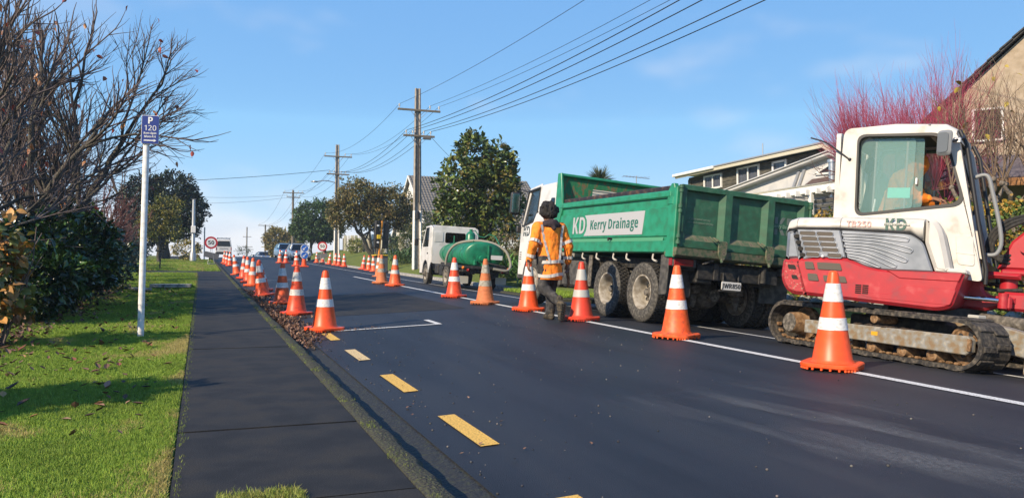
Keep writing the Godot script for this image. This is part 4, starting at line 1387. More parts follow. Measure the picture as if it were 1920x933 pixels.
func build_track(t: Node3D, sd: float) -> void:
	# belt, laid round sprocket and idler, with lugs outside and teeth inside
	var line := stadium(-1.345, 0.27, 0.232, 1.10, 0.255, 0.23, 14)
	var cl := PackedVector2Array()
	var m := line.size()
	for i in m:                                   # even steps along the belt
		var a := line[i]
		var b := line[(i + 1) % m]
		var k := int(max(1, round(a.distance_to(b) / 0.045)))
		for q in k:
			cl.append(a.lerp(b, float(q) / k))
	m = cl.size()
	var xa := sd * 0.98
	var xb := sd * 0.58
	var g := Geo.new()
	var rings := []
	for i in m + 1:
		var p := cl[i % m]
		var d := (cl[(i + 1) % m] - cl[(i + m - 1) % m]).normalized()
		var nn := Vector2(d.y, -d.x)
		var wv := 0.006 * sin(i * 1.05)
		var po := p + nn * (0.020 + wv)
		var pi := p - nn * 0.022
		rings.append([Vector3(min(xa, xb), po.y, po.x), Vector3(min(xa, xb), pi.y, pi.x), Vector3(max(xa, xb), pi.y, pi.x), Vector3(max(xa, xb), po.y, po.x)])
	for i in m:
		for k in 4:
			g.face([rings[i][k], rings[i][(k + 1) % 4], rings[i + 1][(k + 1) % 4], rings[i + 1][k]], [Vector3(-1, 0, 0), Vector3(0, rings[i][0].y - rings[i][1].y, rings[i][0].z - rings[i][1].z) * -1.0, Vector3(1, 0, 0), Vector3(0, rings[i][0].y - rings[i][1].y, rings[i][0].z - rings[i][1].z)][k])
	var bt := obj("track_belt", g, M.track_rubber, t)
	g = Geo.new()
	for i in range(0, m, 3):
		var p := cl[i]
		var d := (cl[(i + 1) % m] - cl[(i + m - 1) % m]).normalized()
		var nn := Vector2(d.y, -d.x)
		var zb := Vector3(0, d.y, d.x)
		var yb := Vector3(0, nn.y, nn.x)
		var b := Basis(yb.cross(zb), yb, zb)
		for h in 2:
			var off := 0.012 if (i / 3) % 2 == h else -0.02
			g.box(Transform3D(b, Vector3(lerpf(xa, xb, 0.27 + 0.46 * h), p.y + nn.y * (0.026 + 0.0), p.x + nn.x * 0.026) + zb * off), Vector3(0.185, 0.022, 0.062), 0.008)
	var lg := obj("track_lugs", g, M.track_rubber, bt)
	lg.set_meta("kind", "stuff")
	g = Geo.new()
	for i in range(0, m, 2):
		var p := cl[i]
		var d := (cl[(i + 1) % m] - cl[(i + m - 1) % m]).normalized()
		var nn := Vector2(d.y, -d.x)
		if p.y > 0.3:
			continue
		g.box(Transform3D(Basis(Vector3.RIGHT, atan2(-d.y, d.x)), Vector3(lerpf(xa, xb, 0.32), p.y - nn.y * 0.034, p.x - nn.x * 0.034)), Vector3(0.07, 0.03, 0.05), 0.01)
	var ck := obj("track_guides", g, M.rusty_iron, bt)
	ck.set_meta("kind", "stuff")
	# frame beam
	g = Geo.new()
	g.prism(PackedVector2Array([Vector2(-0.93, 0.17), Vector2(1.20, 0.165), Vector2(1.245, 0.20), Vector2(1.245, 0.31), Vector2(1.21, 0.345), Vector2(-0.2, 0.335), Vector2(-0.93, 0.325)]), SIDE(sd * 0.965), 0.08, 0.008)
	g.bx(sd * 0.74, 0.26, 0.1, 0.36, 0.12, 2.0)
	var fr := obj("track_frame", g, M.track_frame, t)
	g = Geo.new()
	g.bx(sd * 1.003, 0.262, 1.235, 0.035, 0.12, 0.035, 0.006)
	obj("frame_end", g, M.rusty_iron, fr)
	g = Geo.new()
	for k in 26:
		var zz := -0.25 + rng.randf() * 0.95
		g.ball(Vector3(sd * (0.90 + rng.randf() * 0.06), 0.335, zz), Vector3(0.03 + rng.randf() * 0.03, 0.010 + rng.randf() * 0.016, 0.04 + rng.randf() * 0.05), 7, 4)
	var mud := obj("caked_mud", g, M.soil, fr)
	mud.set_meta("kind", "stuff")
	if sd < 0:
		g = Geo.new()
		g.bx(-1.006, 0.262, 0.12, 0.004, 0.042, 0.085)
		obj("warning_sticker", g, M.yellow_sticker, fr)
	# sprocket with its motor drum, idler with holes, rollers
	var bx := Basis(Vector3(0, 0, 1), PI / 2 * (1.0 if sd < 0 else -1.0))
	g = Geo.new()
	g.lathe(Transform3D(bx, Vector3(sd * 0.70, 0.27, -1.20)), [Vector2(0.20, -0.02), Vector2(0.20, 0.05), Vector2(0.17, 0.06), Vector2(0.135, 0.10), Vector2(0.125, 0.27), Vector2(0.115, 0.29), Vector2(0.0, 0.29)], 24)
	for k in 15:
		var a := TAU * k / 15.0
		g.ball(Vector3(sd * 0.72, 0.27 + sin(a) * 0.185, -1.20 + cos(a) * 0.185), Vector3(0.03, 0.026, 0.026), 7, 5)
	var spk := obj("sprocket", g, M.rusty_iron, t)
	g = Geo.new()
	g.lathe(Transform3D(bx, Vector3(sd * 0.992, 0.27, -1.20)), [Vector2(0.112, 0), Vector2(0.112, 0.005), Vector2(0.0, 0.005)], 24)
	obj("motor_cover", g, M.dusty_metal, spk)
	g = Geo.new()
	g.lathe(Transform3D(bx, Vector3(sd * 0.80, 0.255, 1.10)), [Vector2(0.19, -0.06), Vector2(0.195, -0.02), Vector2(0.195, 0.06), Vector2(0.165, 0.075), Vector2(0.155, 0.06), Vector2(0.06, 0.05), Vector2(0.05, 0.09), Vector2(0.0, 0.09)], 28)
	var idl := obj("idler_wheel", g, M.rusty_iron, t)
	for k in 6:
		var a := TAU * k / 6.0 + 0.2
		g = Geo.new()
		g.lathe(Transform3D(bx, Vector3(sd * 0.80, 0.255 + sin(a) * 0.11, 1.10 + cos(a) * 0.11)), [Vector2(0.026, 0.050), Vector2(0.026, 0.060), Vector2(0.0, 0.060)], 12)
		obj("hole", g, M.wheel_dark, idl)
	for zz in [-0.76, -0.37, 0.02, 0.42, 0.78]:
		g = Geo.new()
		g.lathe(Transform3D(bx, Vector3(sd * 0.78, 0.115, zz)), [Vector2(0.075, -0.1), Vector2(0.075, 0.1), Vector2(0.060, 0.12), Vector2(0.060, 0.155), Vector2(0.035, 0.165), Vector2(0.030, 0.15), Vector2(0.0, 0.15)], 18)
		obj("roller", g, M.rusty_iron, t)
	g = Geo.new()
	g.lathe(Transform3D(bx, Vector3(sd * 0.74, 0.42, 0.04)), [Vector2(0.05, -0.1), Vector2(0.05, 0.2), Vector2(0.0, 0.205)], 16)
	obj("carrier_roller", g, M.rusty_iron, t)

func slot_path(pts: Array, up: float) -> PackedVector3Array:
	var o := PackedVector3Array()
	for p in pts:
		o.append(Vector3(up, p.y, p.x))
	return smooth_path(o, 5)

func build_excavator() -> void:
	var at := stand(7.75, 6.5)
	at.basis = Basis(Vector3.RIGHT, pitch(6.5)) * Basis(Vector3.BACK, -deg_to_rad(4.2))
	var t := thing("excavator", "red and white tracked excavator with a tall glazed cab, working beside the tipper", "excavator", at)
	var g: Geo
	build_track(t, -1.0)
	build_track(t, 1.0)
	# undercarriage between the tracks, slew ring, blade with its arms
	g = Geo.new()
	g.bx(0, 0.34, 0, 1.2, 0.22, 1.3, 0.03)
	g.lathe(T(0, 0.44, 0), [Vector2(0.52, 0), Vector2(0.52, 0.16), Vector2(0.45, 0.17), Vector2(0, 0.17)], 28)
	obj("undercarriage", g, M.dark_metal, t)
	g = Geo.new()
	g.bx(-0.62, 0.545, -0.42, 0.10, 0.06, 0.62, 0.006)
	g.bx(-0.55, 0.50, 0.95, 0.12, 0.10, 0.12, 0.008)
	obj("step_plate", g, M.pale_flap, t)
	for xx in [-0.36, 0.36]:
		g = Geo.new()
		g.prism(PackedVector2Array([Vector2(0.55, 0.26), Vector2(1.72, 0.14), Vector2(1.76, 0.34), Vector2(0.9, 0.50), Vector2(0.55, 0.46)]), SIDE(xx), 0.14, 0.012)
		obj("blade_arm", g, M.track_frame, t)
	g = Geo.new()
	g.rod(Vector3(0.05, 0.50, 0.55), Vector3(0.05, 0.46, 1.5), 0.075, 14)
	obj("blade_cylinder", g, M.dusty_metal, t)
	g = Geo.new()
	g.prism(rpoly([Vector2(1.74, 0.06), Vector2(1.86, 0.02), Vector2(1.82, 0.24), Vector2(1.88, 0.46), Vector2(1.76, 0.46)], [0.02]), SIDE(0), 1.96, 0.01)
	obj("dozer_blade", g, M.track_frame, t)

	var lower := t.get_child_count()
	# lower body shell (red)
	g = Geo.new()
	var red := rpoly([Vector2(-1.437, 1.009), Vector2(-1.456, 0.780), Vector2(-1.355, 0.626), Vector2(0.187, 0.559), Vector2(0.317, 0.601), Vector2(0.417, 0.968), Vector2(-0.342, 0.962), Vector2(-0.519, 0.982), Vector2(-0.735, 1.067), Vector2(-1.099, 1.054)], [0.03, 0.12, 0.12, 0.06, 0.10, 0.03, 0.1, 0.1, 0.12, 0.1], 5)
	g.prism(red, SIDE(0), 1.84, 0.035)
	var shell := obj("body_shell", g, M.digger_red, t)
	g = Geo.new()
	g.prism(rpoly([Vector2(-1.443, 1.009), Vector2(-1.461, 0.780), Vector2(-1.358, 0.618), Vector2(-1.132, 0.608), Vector2(-1.244, 1.025)], [0.03, 0.12, 0.12, 0.02, 0.02], 5), SIDE(0), 1.86, 0.04)
	obj("counterweight", g, M.chipped_red, shell)
	g = Geo.new()
	g.prism(rpoly([Vector2(-1.431, 1.000), Vector2(-1.428, 1.357), Vector2(-1.316, 1.373), Vector2(-1.212, 1.008)], [0.01, 0.04, 0.02, 0.01]), SIDE(0), 1.82, 0.05)
	var rc := obj("rear_grille", g, M.digger_grey, t)
	for k in 4:
		g = Geo.new()
		var zc := -1.305 + k * 0.027
		g.prism(rrect(0.062, 0.045, 0.02, 3), Transform3D(SIDE(-0.913).basis, Vector3(-0.915, 1.285 - k * 0.071, zc)), 0.012, 0.002)
		obj("vent", g, M.vent_dark, rc)
	# red pressed line along the front half and the small vents
	g = Geo.new()
	g.prism(rpoly([Vector2(-0.327, 0.953), Vector2(0.396, 0.962), Vector2(0.367, 0.873), Vector2(-0.190, 0.871)], [0.012], 2), SIDE(-0.915), 0.03, 0.008)
	g.prism(rpoly([Vector2(-0.113, 0.802), Vector2(0.350, 0.794), Vector2(0.301, 0.622), Vector2(-0.505, 0.639), Vector2(-0.649, 0.696), Vector2(-0.282, 0.700)], [0.03], 3), SIDE(-0.913), 0.02, 0.007)
	obj("pressed_rib", g, M.digger_red, shell)
	for q in [[-1.329, 0.925, 0.094, 0.057], [-1.290, 0.811, 0.072, 0.052], [-1.132, 0.954, 0.101, 0.085], [-1.086, 0.824, 0.115, 0.081], [-0.916, 0.956, 0.259, 0.081], [-0.847, 0.819, 0.245, 0.071]]:
		g = Geo.new()
		var w: float = q[2]
		var h: float = q[3]
		g.prism(rpoly([Vector2(q[0] - w / 2 - 0.008, q[1] + h / 2), Vector2(q[0] - w / 2 + 0.008, q[1] - h / 2), Vector2(q[0] + w / 2 + 0.012, q[1] - h / 2), Vector2(q[0] + w / 2 - 0.016, q[1] + h / 2)], [0.016], 3), SIDE(-0.926), 0.012, 0.003)
		obj("vent", g, M.vent_dusty if q[0] > -1.16 else M.vent_dark, shell)
	for k in 5:
		for c in 2:
			g = Geo.new()
			g.bx(-0.925, 0.770 - k * 0.021, -0.596 + c * 0.073, 0.012, 0.012, 0.062, 0.003)
			obj("vent", g, M.vent_dark, shell)
	# grey side covers with louvres and curved pressings
	g = Geo.new()
	g.prism(rpoly([Vector2(-1.309, 1.373), Vector2(-1.212, 1.017), Vector2(-1.099, 1.049), Vector2(-0.749, 1.062), Vector2(-0.833, 1.375)], [0.01], 2), SIDE(-0.82), 0.19, 0.012)
	var sg := obj("side_grille", g, M.digger_grey, t)
	g = Geo.new()
	g.prism(rpoly([Vector2(-0.822, 1.375), Vector2(-0.738, 1.062), Vector2(-0.519, 0.972), Vector2(-0.357, 0.952), Vector2(0.123, 0.960), Vector2(0.011, 1.273), Vector2(-0.113, 1.352)], [0.01, 0.01, 0.05, 0.05, 0.02, 0.10, 0.12], 4), SIDE(-0.82), 0.192, 0.014)
	var sc := obj("engine_cover", g, M.digger_grey, t)
	for k in 5:
		for c in 2:
			g = Geo.new()
			var w := 0.172 - (0.03 if k == 4 else 0.0)
			var zc := -1.182 + k * 0.023 + c * 0.191 - (0.02 if k == 4 and c == 0 else 0.0) + (0.03 if k == 4 and c == 1 else 0.0)
			g.prism(rrect(w, 0.040, 0.018, 3), Transform3D(SIDE(0).basis, Vector3(-0.916, 1.320 - k * 0.060, zc)), 0.010, 0.002)
			obj("vent", g, M.vent_dusty, sg)
			g = Geo.new()
			var zl := PackedVector3Array()
			for p in rrect(w + 0.014, 0.052, 0.024, 3):
				zl.append(Vector3(-0.917, 1.320 - k * 0.060 + p.y, zc + p.x))
			zl.append(zl[0])
			g.tube(zl, PackedFloat32Array([0.0055]), 5, false)
			obj("vent_rim", g, M.digger_grey, sg)
	g = Geo.new()
	g.ball(Vector3(-0.922, 1.064, -0.998), Vector3(0.01, 0.018, 0.018), 10, 6)
	obj("lock", g, M.flat_white, sg)
	var waves := [[Vector2(-0.791, 1.334), Vector2(-0.505, 1.331), Vector2(-0.160, 1.310), Vector2(-0.129, 1.276), Vector2(-0.175, 1.266), Vector2(-0.505, 1.301), Vector2(-0.777, 1.306), Vector2(-0.791, 1.334)],
		[Vector2(-0.777, 1.272), Vector2(-0.431, 1.261), Vector2(-0.113, 1.196), Vector2(-0.090, 1.156), Vector2(-0.144, 1.154), Vector2(-0.431, 1.226), Vector2(-0.763, 1.244), Vector2(-0.777, 1.272)],
		[Vector2(-0.763, 1.210), Vector2(-0.468, 1.190), Vector2(-0.160, 1.093), Vector2(-0.129, 1.059), Vector2(-0.183, 1.052), Vector2(-0.468, 1.156), Vector2(-0.749, 1.182), Vector2(-0.763, 1.210)],
		[Vector2(-0.749, 1.148), Vector2(-0.519, 1.124), Vector2(-0.267, 1.029), Vector2(-0.229, 0.996), Vector2(-0.282, 0.989), Vector2(-0.519, 1.090), Vector2(-0.735, 1.120), Vector2(-0.749, 1.148)],
		[Vector2(-0.728, 1.087), Vector2(-0.577, 1.063), Vector2(-0.416, 1.005), Vector2(-0.387, 0.981), Vector2(-0.431, 0.980), Vector2(-0.577, 1.034), Vector2(-0.714, 1.063), Vector2(-0.728, 1.087)]]
	for w in waves:
		g = Geo.new()
		g.tube(slot_path(w, -0.917), PackedFloat32Array([0.009]), 6, false)
		obj("pressed_wave", g, M.digger_grey, sc)
	# white hood along the top, corner cover by the cab
	g = Geo.new()
	var hp := []
	for q in [[-1.437, 1.356, 1.421, -0.86], [-1.406, 1.358, 1.479, -0.90], [-1.309, 1.364, 1.509, -0.92]]:
		hp.append([Vector3(0.86, q[1], q[0]), Vector3(0.86, q[2], q[0]), Vector3(q[3] + 0.08, q[2], q[0]), Vector3(q[3] + 0.02, q[2] - 0.03, q[0]), Vector3(q[3], q[2] - 0.09, q[0]), Vector3(q[3], q[1], q[0])])
	g.loft(hp)
	var hood := obj("hood", g, M.digger_white, t)
	g = Geo.new()
	hp = []
	for q in [[-1.304, 1.369, 1.509, -0.92], [-0.833, 1.375, 1.519, -0.92]]:
		hp.append([Vector3(0.86, q[1], q[0]), Vector3(0.86, q[2], q[0]), Vector3(q[3] + 0.08, q[2], q[0]), Vector3(q[3] + 0.02, q[2] - 0.03, q[0]), Vector3(q[3], q[2] - 0.09, q[0]), Vector3(q[3], q[1], q[0])])
	g.loft(hp)
	obj("hood_panel", g, M.digger_white, hood)
	g = Geo.new()
	hp = []
	for q in [[-0.827, 1.375, 1.520, -0.92], [-0.431, 1.364, 1.523, -0.92], [-0.113, 1.352, 1.525, -0.92], [0.008, 1.283, 1.518, -0.92]]:
		hp.append([Vector3(-0.45, q[1], q[0]), Vector3(-0.45, q[2], q[0]), Vector3(q[3] + 0.08, q[2], q[0]), Vector3(q[3] + 0.02, q[2] - 0.03, q[0]), Vector3(q[3], q[2] - 0.09, q[0]), Vector3(q[3], q[1], q[0])])
	g.loft(hp)
	obj("hood_panel", g, M.digger_white, hood)
	g = Geo.new()
	g.prism(rpoly([Vector2(0.023, 1.508), Vector2(0.027, 1.263), Vector2(0.135, 0.965), Vector2(0.285, 0.959), Vector2(0.179, 1.405), Vector2(0.107, 1.513)], [0.02, 0.02, 0.02, 0.02, 0.10, 0.06], 4), SIDE(-0.78), 0.27, 0.04)
	g.prism(rpoly([Vector2(0.139, 1.012), Vector2(0.139, 0.966), Vector2(0.434, 0.958), Vector2(0.417, 1.005)], [0.015], 3), SIDE(-0.72), 0.38, 0.012)
	obj("corner_cover", g, M.digger_white, t)
	text(hood, "TB250", 0.066, T(-0.928, 1.440, -0.635, Basis(Vector3.UP, -PI / 2)), M.red_letter, "lettering")
	text(hood, "KD", 0.125, T(-0.928, 1.444, -0.259, Basis(Vector3.UP, -PI / 2)), M.kd_green, "logo")
	g = Geo.new()
	g.bx(-0.930, 1.447, -0.251, 0.004, 0.022, 0.26)
	obj("logo_band", g, M.digger_white, hood)
	text(hood, "Kerry Drainage Ltd", 0.018, T(-0.933, 1.446, -0.259, Basis(Vector3.UP, -PI / 2)), M.kd_green, "lettering")

	# cab: pressed side frames with a big rounded window, roof, posts
	var wo := [Vector2(-0.786, 2.498), Vector2(-0.761, 1.557), Vector2(0.347, 1.693), Vector2(0.112, 2.480)]
	var wr := [0.10, 0.10, 0.14, 0.14]
	var out := [Vector2(-0.935, 2.577), Vector2(-0.969, 1.071), Vector2(0.539, 0.895), Vector2(0.213, 2.555)]
	var oring := rpoly(out, [0.11, 0.02, 0.06, 0.20], 6)
	var iring := rpoly(wo, wr, 6)
	var cabn: Node3D = null
	for sd: float in [-1.0, 1.0]:
		g = Geo.new()
		g.ring(oring, iring, SIDE(-0.07 + sd * 0.52), 0.09)
		var o := obj("cab_side", g, M.digger_white, t)
		if sd < 0:
			cabn = o
		g = Geo.new()
		g.ring(iring, rpoly([Vector2(-0.764, 2.472), Vector2(-0.740, 1.588), Vector2(0.310, 1.721), Vector2(0.096, 2.448)], wr, 6), SIDE(-0.07 + sd * 0.535), 0.085)
		obj("window_seal", g, M.black_plastic, o)
		if sd < 0:
			g = Geo.new()      # pressed skirt panel below the window, at the front
			g.prism(rpoly([Vector2(0.265, 1.383), Vector2(0.298, 1.065), Vector2(0.463, 1.050), Vector2(0.430, 1.371)], [0.04], 4), SIDE(-0.637), 0.015, 0.006)
			g.prism(rpoly([Vector2(0.282, 1.198), Vector2(0.455, 1.185), Vector2(0.455, 1.169), Vector2(0.282, 1.183)], [0.005], 2), SIDE(-0.644), 0.01, 0.003)
			obj("pressed_panel", g, M.digger_white, o)
		# panes: a fixed rear one and a sliding one, the front half stands open
		g = Geo.new()
		g.prism(rpoly([Vector2(-0.764, 2.472), Vector2(-0.740, 1.588), Vector2(-0.184, 1.658), Vector2(-0.184, 2.472)], [0.08, 0.08, 0.05, 0.08], 5), SIDE(-0.07 + sd * 0.50), 0.006)
		obj("window_pane", g, M.cab_glass, o)
		g = Geo.new()
		g.prism(rpoly([Vector2(-0.593, 2.471), Vector2(-0.593, 1.608), Vector2(-0.12, 1.655), Vector2(-0.09, 1.70), Vector2(-0.10, 2.43), Vector2(-0.15, 2.478)], [0.04], 5), SIDE(-0.07 + sd * 0.482), 0.006)
		obj("sliding_pane", g, M.cab_glass, o)
		for zz in [-0.593, -0.268]:
			g = Geo.new()
			g.bx(-0.07 + sd * 0.482, 2.07, zz, 0.014, 0.84, 0.020)
			obj("pane_edge", g, M.handrail_grey, o)
		g = Geo.new()
		g.bx(-0.07 + sd * 0.512, 1.961, -0.154, 0.02, 0.07, 0.02, 0.004)
		obj("window_latch", g, M.flat_white, o)
	g = Geo.new()
	var rf := []
	for q in [[-0.910, 2.494, 0.02], [-0.869, 2.566, 0.00], [-0.410, 2.593, 0.00], [0.097, 2.563, 0.00], [0.209, 2.496, 0.02]]:
		rf.append([Vector3(0.49 - q[2], q[1] - 0.06, q[0]), Vector3(0.46 - q[2], q[1] + 0.012, q[0]), Vector3(0.36, q[1] + 0.035, q[0]), Vector3(-0.50, q[1] + 0.035, q[0]), Vector3(-0.60 + q[2], q[1] + 0.012, q[0]), Vector3(-0.63 + q[2], q[1] - 0.06, q[0])])
	g.loft(rf)
	obj("cab_roof", g, M.digger_white, t)
	g = Geo.new()
	var back := T(-0.07, 0, -0.93, R(Vector3.RIGHT, -1.5))
	g.ring(rpoly([Vector2(-0.55, 1.10), Vector2(0.55, 1.10), Vector2(0.55, 2.53), Vector2(-0.55, 2.53)], [0.04], 4), rpoly([Vector2(-0.44, 1.75), Vector2(0.44, 1.75), Vector2(0.44, 2.42), Vector2(-0.44, 2.42)], [0.08], 4), back, 0.05)
	var rear := obj("cab_back", g, M.digger_white, t)
	g = Geo.new()
	g.prism(rrect(0.88, 0.77, 0.06), T(-0.07, 2.135, -0.93), 0.006)
	obj("window_pane", g, M.cab_glass, rear)
	g = Geo.new()
	for sd: float in [-1.0, 1.0]:
		g.tube(PackedVector3Array([Vector3(-0.07 + sd * 0.49, 2.511, 0.233), Vector3(-0.07 + sd * 0.49, 2.356, 0.306), Vector3(-0.07 + sd * 0.49, 1.539, 0.455), Vector3(-0.07 + sd * 0.49, 1.021, 0.556), Vector3(-0.07 + sd * 0.49, 0.874, 0.556)]), PackedFloat32Array([0.022]), 8)
	g.bx(-0.07, 1.0, 0.53, 0.98, 0.2, 0.03)
	obj("front_frame", g, M.black_plastic, t)
	g = Geo.new()
	g.bx(-0.07, 2.535, -0.37, 0.94, 0.04, 1.0, 0.02)
	g.bx(-0.07, 2.44, 0.10, 0.9, 0.12, 0.14, 0.03)
	g.bx(-0.07, 1.12, -0.22, 0.96, 0.06, 1.4)
	g.bx(-0.43, 1.46, -0.25, 0.16, 0.20, 0.66, 0.04)
	g.bx(0.30, 1.46, -0.25, 0.16, 0.20, 0.66, 0.04)
	obj("cab_lining", g, M.black_plastic, t)
	g = Geo.new()
	g.prism(rrect(0.46, 0.60, 0.10), T(-0.05, 1.86, -0.70, R(Vector3.RIGHT, 8)), 0.14, 0.04)
	g.prism(rrect(0.46, 0.5, 0.08), T(-0.05, 1.52, -0.46, R(Vector3.RIGHT, 86)), 0.13, 0.04)
	g.prism(rrect(0.26, 0.2, 0.06), T(-0.05, 2.22, -0.76, R(Vector3.RIGHT, 8)), 0.09, 0.03)
	obj("seat", g, M.seat_black, t)
	for xx in [-0.36, 0.24]:
		g = Geo.new()
		g.rod(Vector3(xx, 1.54, -0.02), Vector3(xx, 1.74, 0.02), 0.014, 8)
		g.ball(Vector3(xx, 1.76, 0.025), Vector3(0.026, 0.045, 0.026), 10, 7)
		obj("control_lever", g, M.black_plastic, t)
	g = Geo.new()
	g.bx(-0.560, 1.835, -0.33, 0.004, 0.115, 0.23)
	obj("sticker", g, M.teal_sticker, cabn)
	g = Geo.new()
	g.rod(Vector3(-0.55, 1.589, -0.593), Vector3(-0.55, 1.765, -0.572), 0.012, 6)
	obj("wiper_arm", g, M.flat_white, cabn)
	# mirror, aerial, handrail
	g = Geo.new()
	g.tube(PackedVector3Array([Vector3(-0.60, 2.435, 0.282), Vector3(-0.70, 2.395, 0.290), Vector3(-0.78, 2.353, 0.201)]), PackedFloat32Array([0.016]), 8)
	var mr := obj("mirror", g, M.black_plastic, t)
	g = Geo.new()
	g.prism(rrect(0.15, 0.27, 0.045), T(-0.80, 2.335, 0.135, R(Vector3.UP, -108)), 0.07, 0.025)
	obj("mirror_housing", g, M.handrail_grey, mr)
	g = Geo.new()
	g.prism(rrect(0.11, 0.21, 0.035), T(-0.836, 2.335, 0.123, R(Vector3.UP, -108)), 0.012)
	obj("mirror_glass", g, M.dull_mirror, mr)
	g = Geo.new()
	g.bx(-0.72, 2.37, 0.24, 0.06, 0.06, 0.08, 0.01)
	obj("mirror_bracket", g, M.galvanised, mr)
	g = Geo.new()
	g.tube(smooth_path(PackedVector3Array([Vector3(-0.64, 2.216, -0.862), Vector3(-0.66, 2.315, -0.986), Vector3(-0.70, 2.409, -1.121), Vector3(-0.74, 2.461, -1.280)]), 4), PackedFloat32Array([0.009]), 5)
	g.ball(Vector3(-0.635, 2.212, -0.855), Vector3(0.02, 0.02, 0.02), 8, 6)
	obj("aerial", g, M.black_plastic, t)
	g = Geo.new()
	g.tube(smooth_path(PackedVector3Array([Vector3(-0.45, 2.012, 0.380), Vector3(-0.45, 2.033, 0.497), Vector3(-0.45, 1.861, 0.556), Vector3(-0.45, 1.394, 0.658), Vector3(-0.45, 1.213, 0.632), Vector3(-0.45, 1.188, 0.530)]), 5), PackedFloat32Array([0.022]), 10)
	obj("handrail", g, M.handrail_grey, t)
	g = Geo.new()
	for q in [[Vector3(-0.616, 2.575, -0.053), 0.013], [Vector3(-0.616, 2.555, 0.025), 0.009], [Vector3(-0.616, 2.544, 0.057), 0.009], [Vector3(-0.616, 2.533, 0.089), 0.009]]:
		g.ball(q[0], Vector3(0.012, q[1], q[1]), 8, 5)
	var bl := obj("bolts", g, M.handrail_grey, cabn)
	bl.set_meta("kind", "stuff")

	# swing bracket, post, boom foot, ram and hoses
	g = Geo.new()
	var cs := PackedVector2Array([Vector2(0.240, 0.62), Vector2(0.520, 0.60), Vector2(0.800, 0.70), Vector2(0.800, 0.76), Vector2(0.620, 0.77)])
	for k in 9:
		var a := -PI / 2 - PI * k / 8.0
		cs.append(Vector2(0.60 + cos(a) * 0.10, 0.865 + sin(a) * 0.095))
	cs.append_array([Vector2(0.840, 0.955), Vector2(0.840, 1.02), Vector2(0.540, 1.03), Vector2(0.400, 0.98), Vector2(0.240, 0.97)])
	g.prism(cs, SIDE(-0.10), 0.34, 0.03)
	var sw := obj("swing_bracket", g, M.digger_red, t)
	g = Geo.new()
	g.rod(Vector3(-0.10, 0.62, 0.72), Vector3(-0.10, 1.10, 0.72), 0.085, 16)
	g.bx(-0.10, 0.72, 0.80, 0.26, 0.20, 0.26, 0.03)
	g.bx(-0.10, 1.03, 0.80, 0.30, 0.06, 0.30, 0.02)
	obj("swing_post", g, M.digger_red, t)
	g = Geo.new()
	g.rod(Vector3(-0.10, 0.90, 0.55), Vector3(-0.10, 0.90, 0.90), 0.02, 6)
	g.tube(smooth_path(PackedVector3Array([Vector3(-0.16, 0.86, 0.45), Vector3(-0.18, 0.83, 0.62), Vector3(-0.18, 0.85, 0.85)]), 4), PackedFloat32Array([0.022]), 6)
	g.tube(smooth_path(PackedVector3Array([Vector3(-0.06, 0.90, 0.45), Vector3(-0.08, 0.89, 0.62), Vector3(-0.08, 0.84, 0.85)]), 4), PackedFloat32Array([0.022]), 6)
	obj("swing_hoses", g, M.black_rubber, sw)
	g = Geo.new()
	g.rod(Vector3(-0.42, 0.735, 0.22), Vector3(-0.36, 0.720, 0.66), 0.024, 12)
	obj("swing_ram", g, M.chrome, t)
	g = Geo.new()
	g.rod(Vector3(-0.34, 0.64, 0.70), Vector3(-0.34, 0.80, 0.70), 0.05, 12)
	g.bx(-0.30, 0.70, 0.72, 0.12, 0.14, 0.12, 0.02)
	obj("ram_eye", g, M.digger_red, t)
	g = Geo.new()
	g.prism(PackedVector2Array([Vector2(0.610, 1.06), Vector2(1.010, 1.06), Vector2(1.450, 1.9), Vector2(1.750, 2.7), Vector2(1.550, 2.72), Vector2(1.200, 2.0), Vector2(0.870, 1.50), Vector2(0.730, 1.36)]), SIDE(-0.10), 0.22, 0.025)
	g.rod(Vector3(-0.26, 1.30, 0.87), Vector3(0.06, 1.30, 0.87), 0.065, 14)
	var bm := obj("boom", g, M.digger_red, t)
	g = Geo.new()
	g.prism(PackedVector2Array([Vector2(1.40, 2.72), Vector2(1.62, 2.52), Vector2(2.85, 1.30), Vector2(2.95, 1.42), Vector2(1.95, 2.62), Vector2(1.55, 2.90)]), SIDE(-0.10), 0.18, 0.02)
	g.rod(Vector3(-0.22, 2.62, 1.66), Vector3(0.02, 2.62, 1.66), 0.06, 12)
	obj("dipper_arm", g, M.digger_red, t)
	g = Geo.new()
	g.prism(rpoly([Vector2(2.80, 1.42), Vector2(2.98, 1.36), Vector2(2.92, 0.86), Vector2(2.55, 0.78), Vector2(2.36, 0.98), Vector2(2.52, 1.02), Vector2(2.72, 1.10)], [0.06]), SIDE(-0.10), 0.62, 0.02)
	obj("bucket", g, M.track_frame, t)
	for k in 7:
		g = Geo.new()
		var o := k * 0.022
		var xo := -0.22 + 0.045 * (k % 3)
		g.tube(smooth_path(PackedVector3Array([Vector3(-0.10, 1.14 + o, 0.84), Vector3(xo, 1.13 + o * 0.5, 0.68), Vector3(xo, 1.22, 0.57 - o * 0.4), Vector3(xo, 1.38 + o * 0.4, 0.58 - o * 0.3), Vector3(xo, 1.52 + o * 0.5, 0.72 - o * 0.2), Vector3(-0.16 + 0.02 * k, 1.66 + o * 0.4, 0.96), Vector3(-0.16 + 0.02 * k, 2.0, 1.23)]), 5), PackedFloat32Array([0.021]), 7)
		obj("hydraulic_hose", g, M.black_rubber, bm)
	# the upper works are slewed to the right on the ring
	var slew := Transform3D(Basis(Vector3.UP, deg_to_rad(30.0)), Vector3.ZERO)
	for k in range(lower, t.get_child_count()):
		var o: Node3D = t.get_child(k)
		o.transform = slew * o.transform

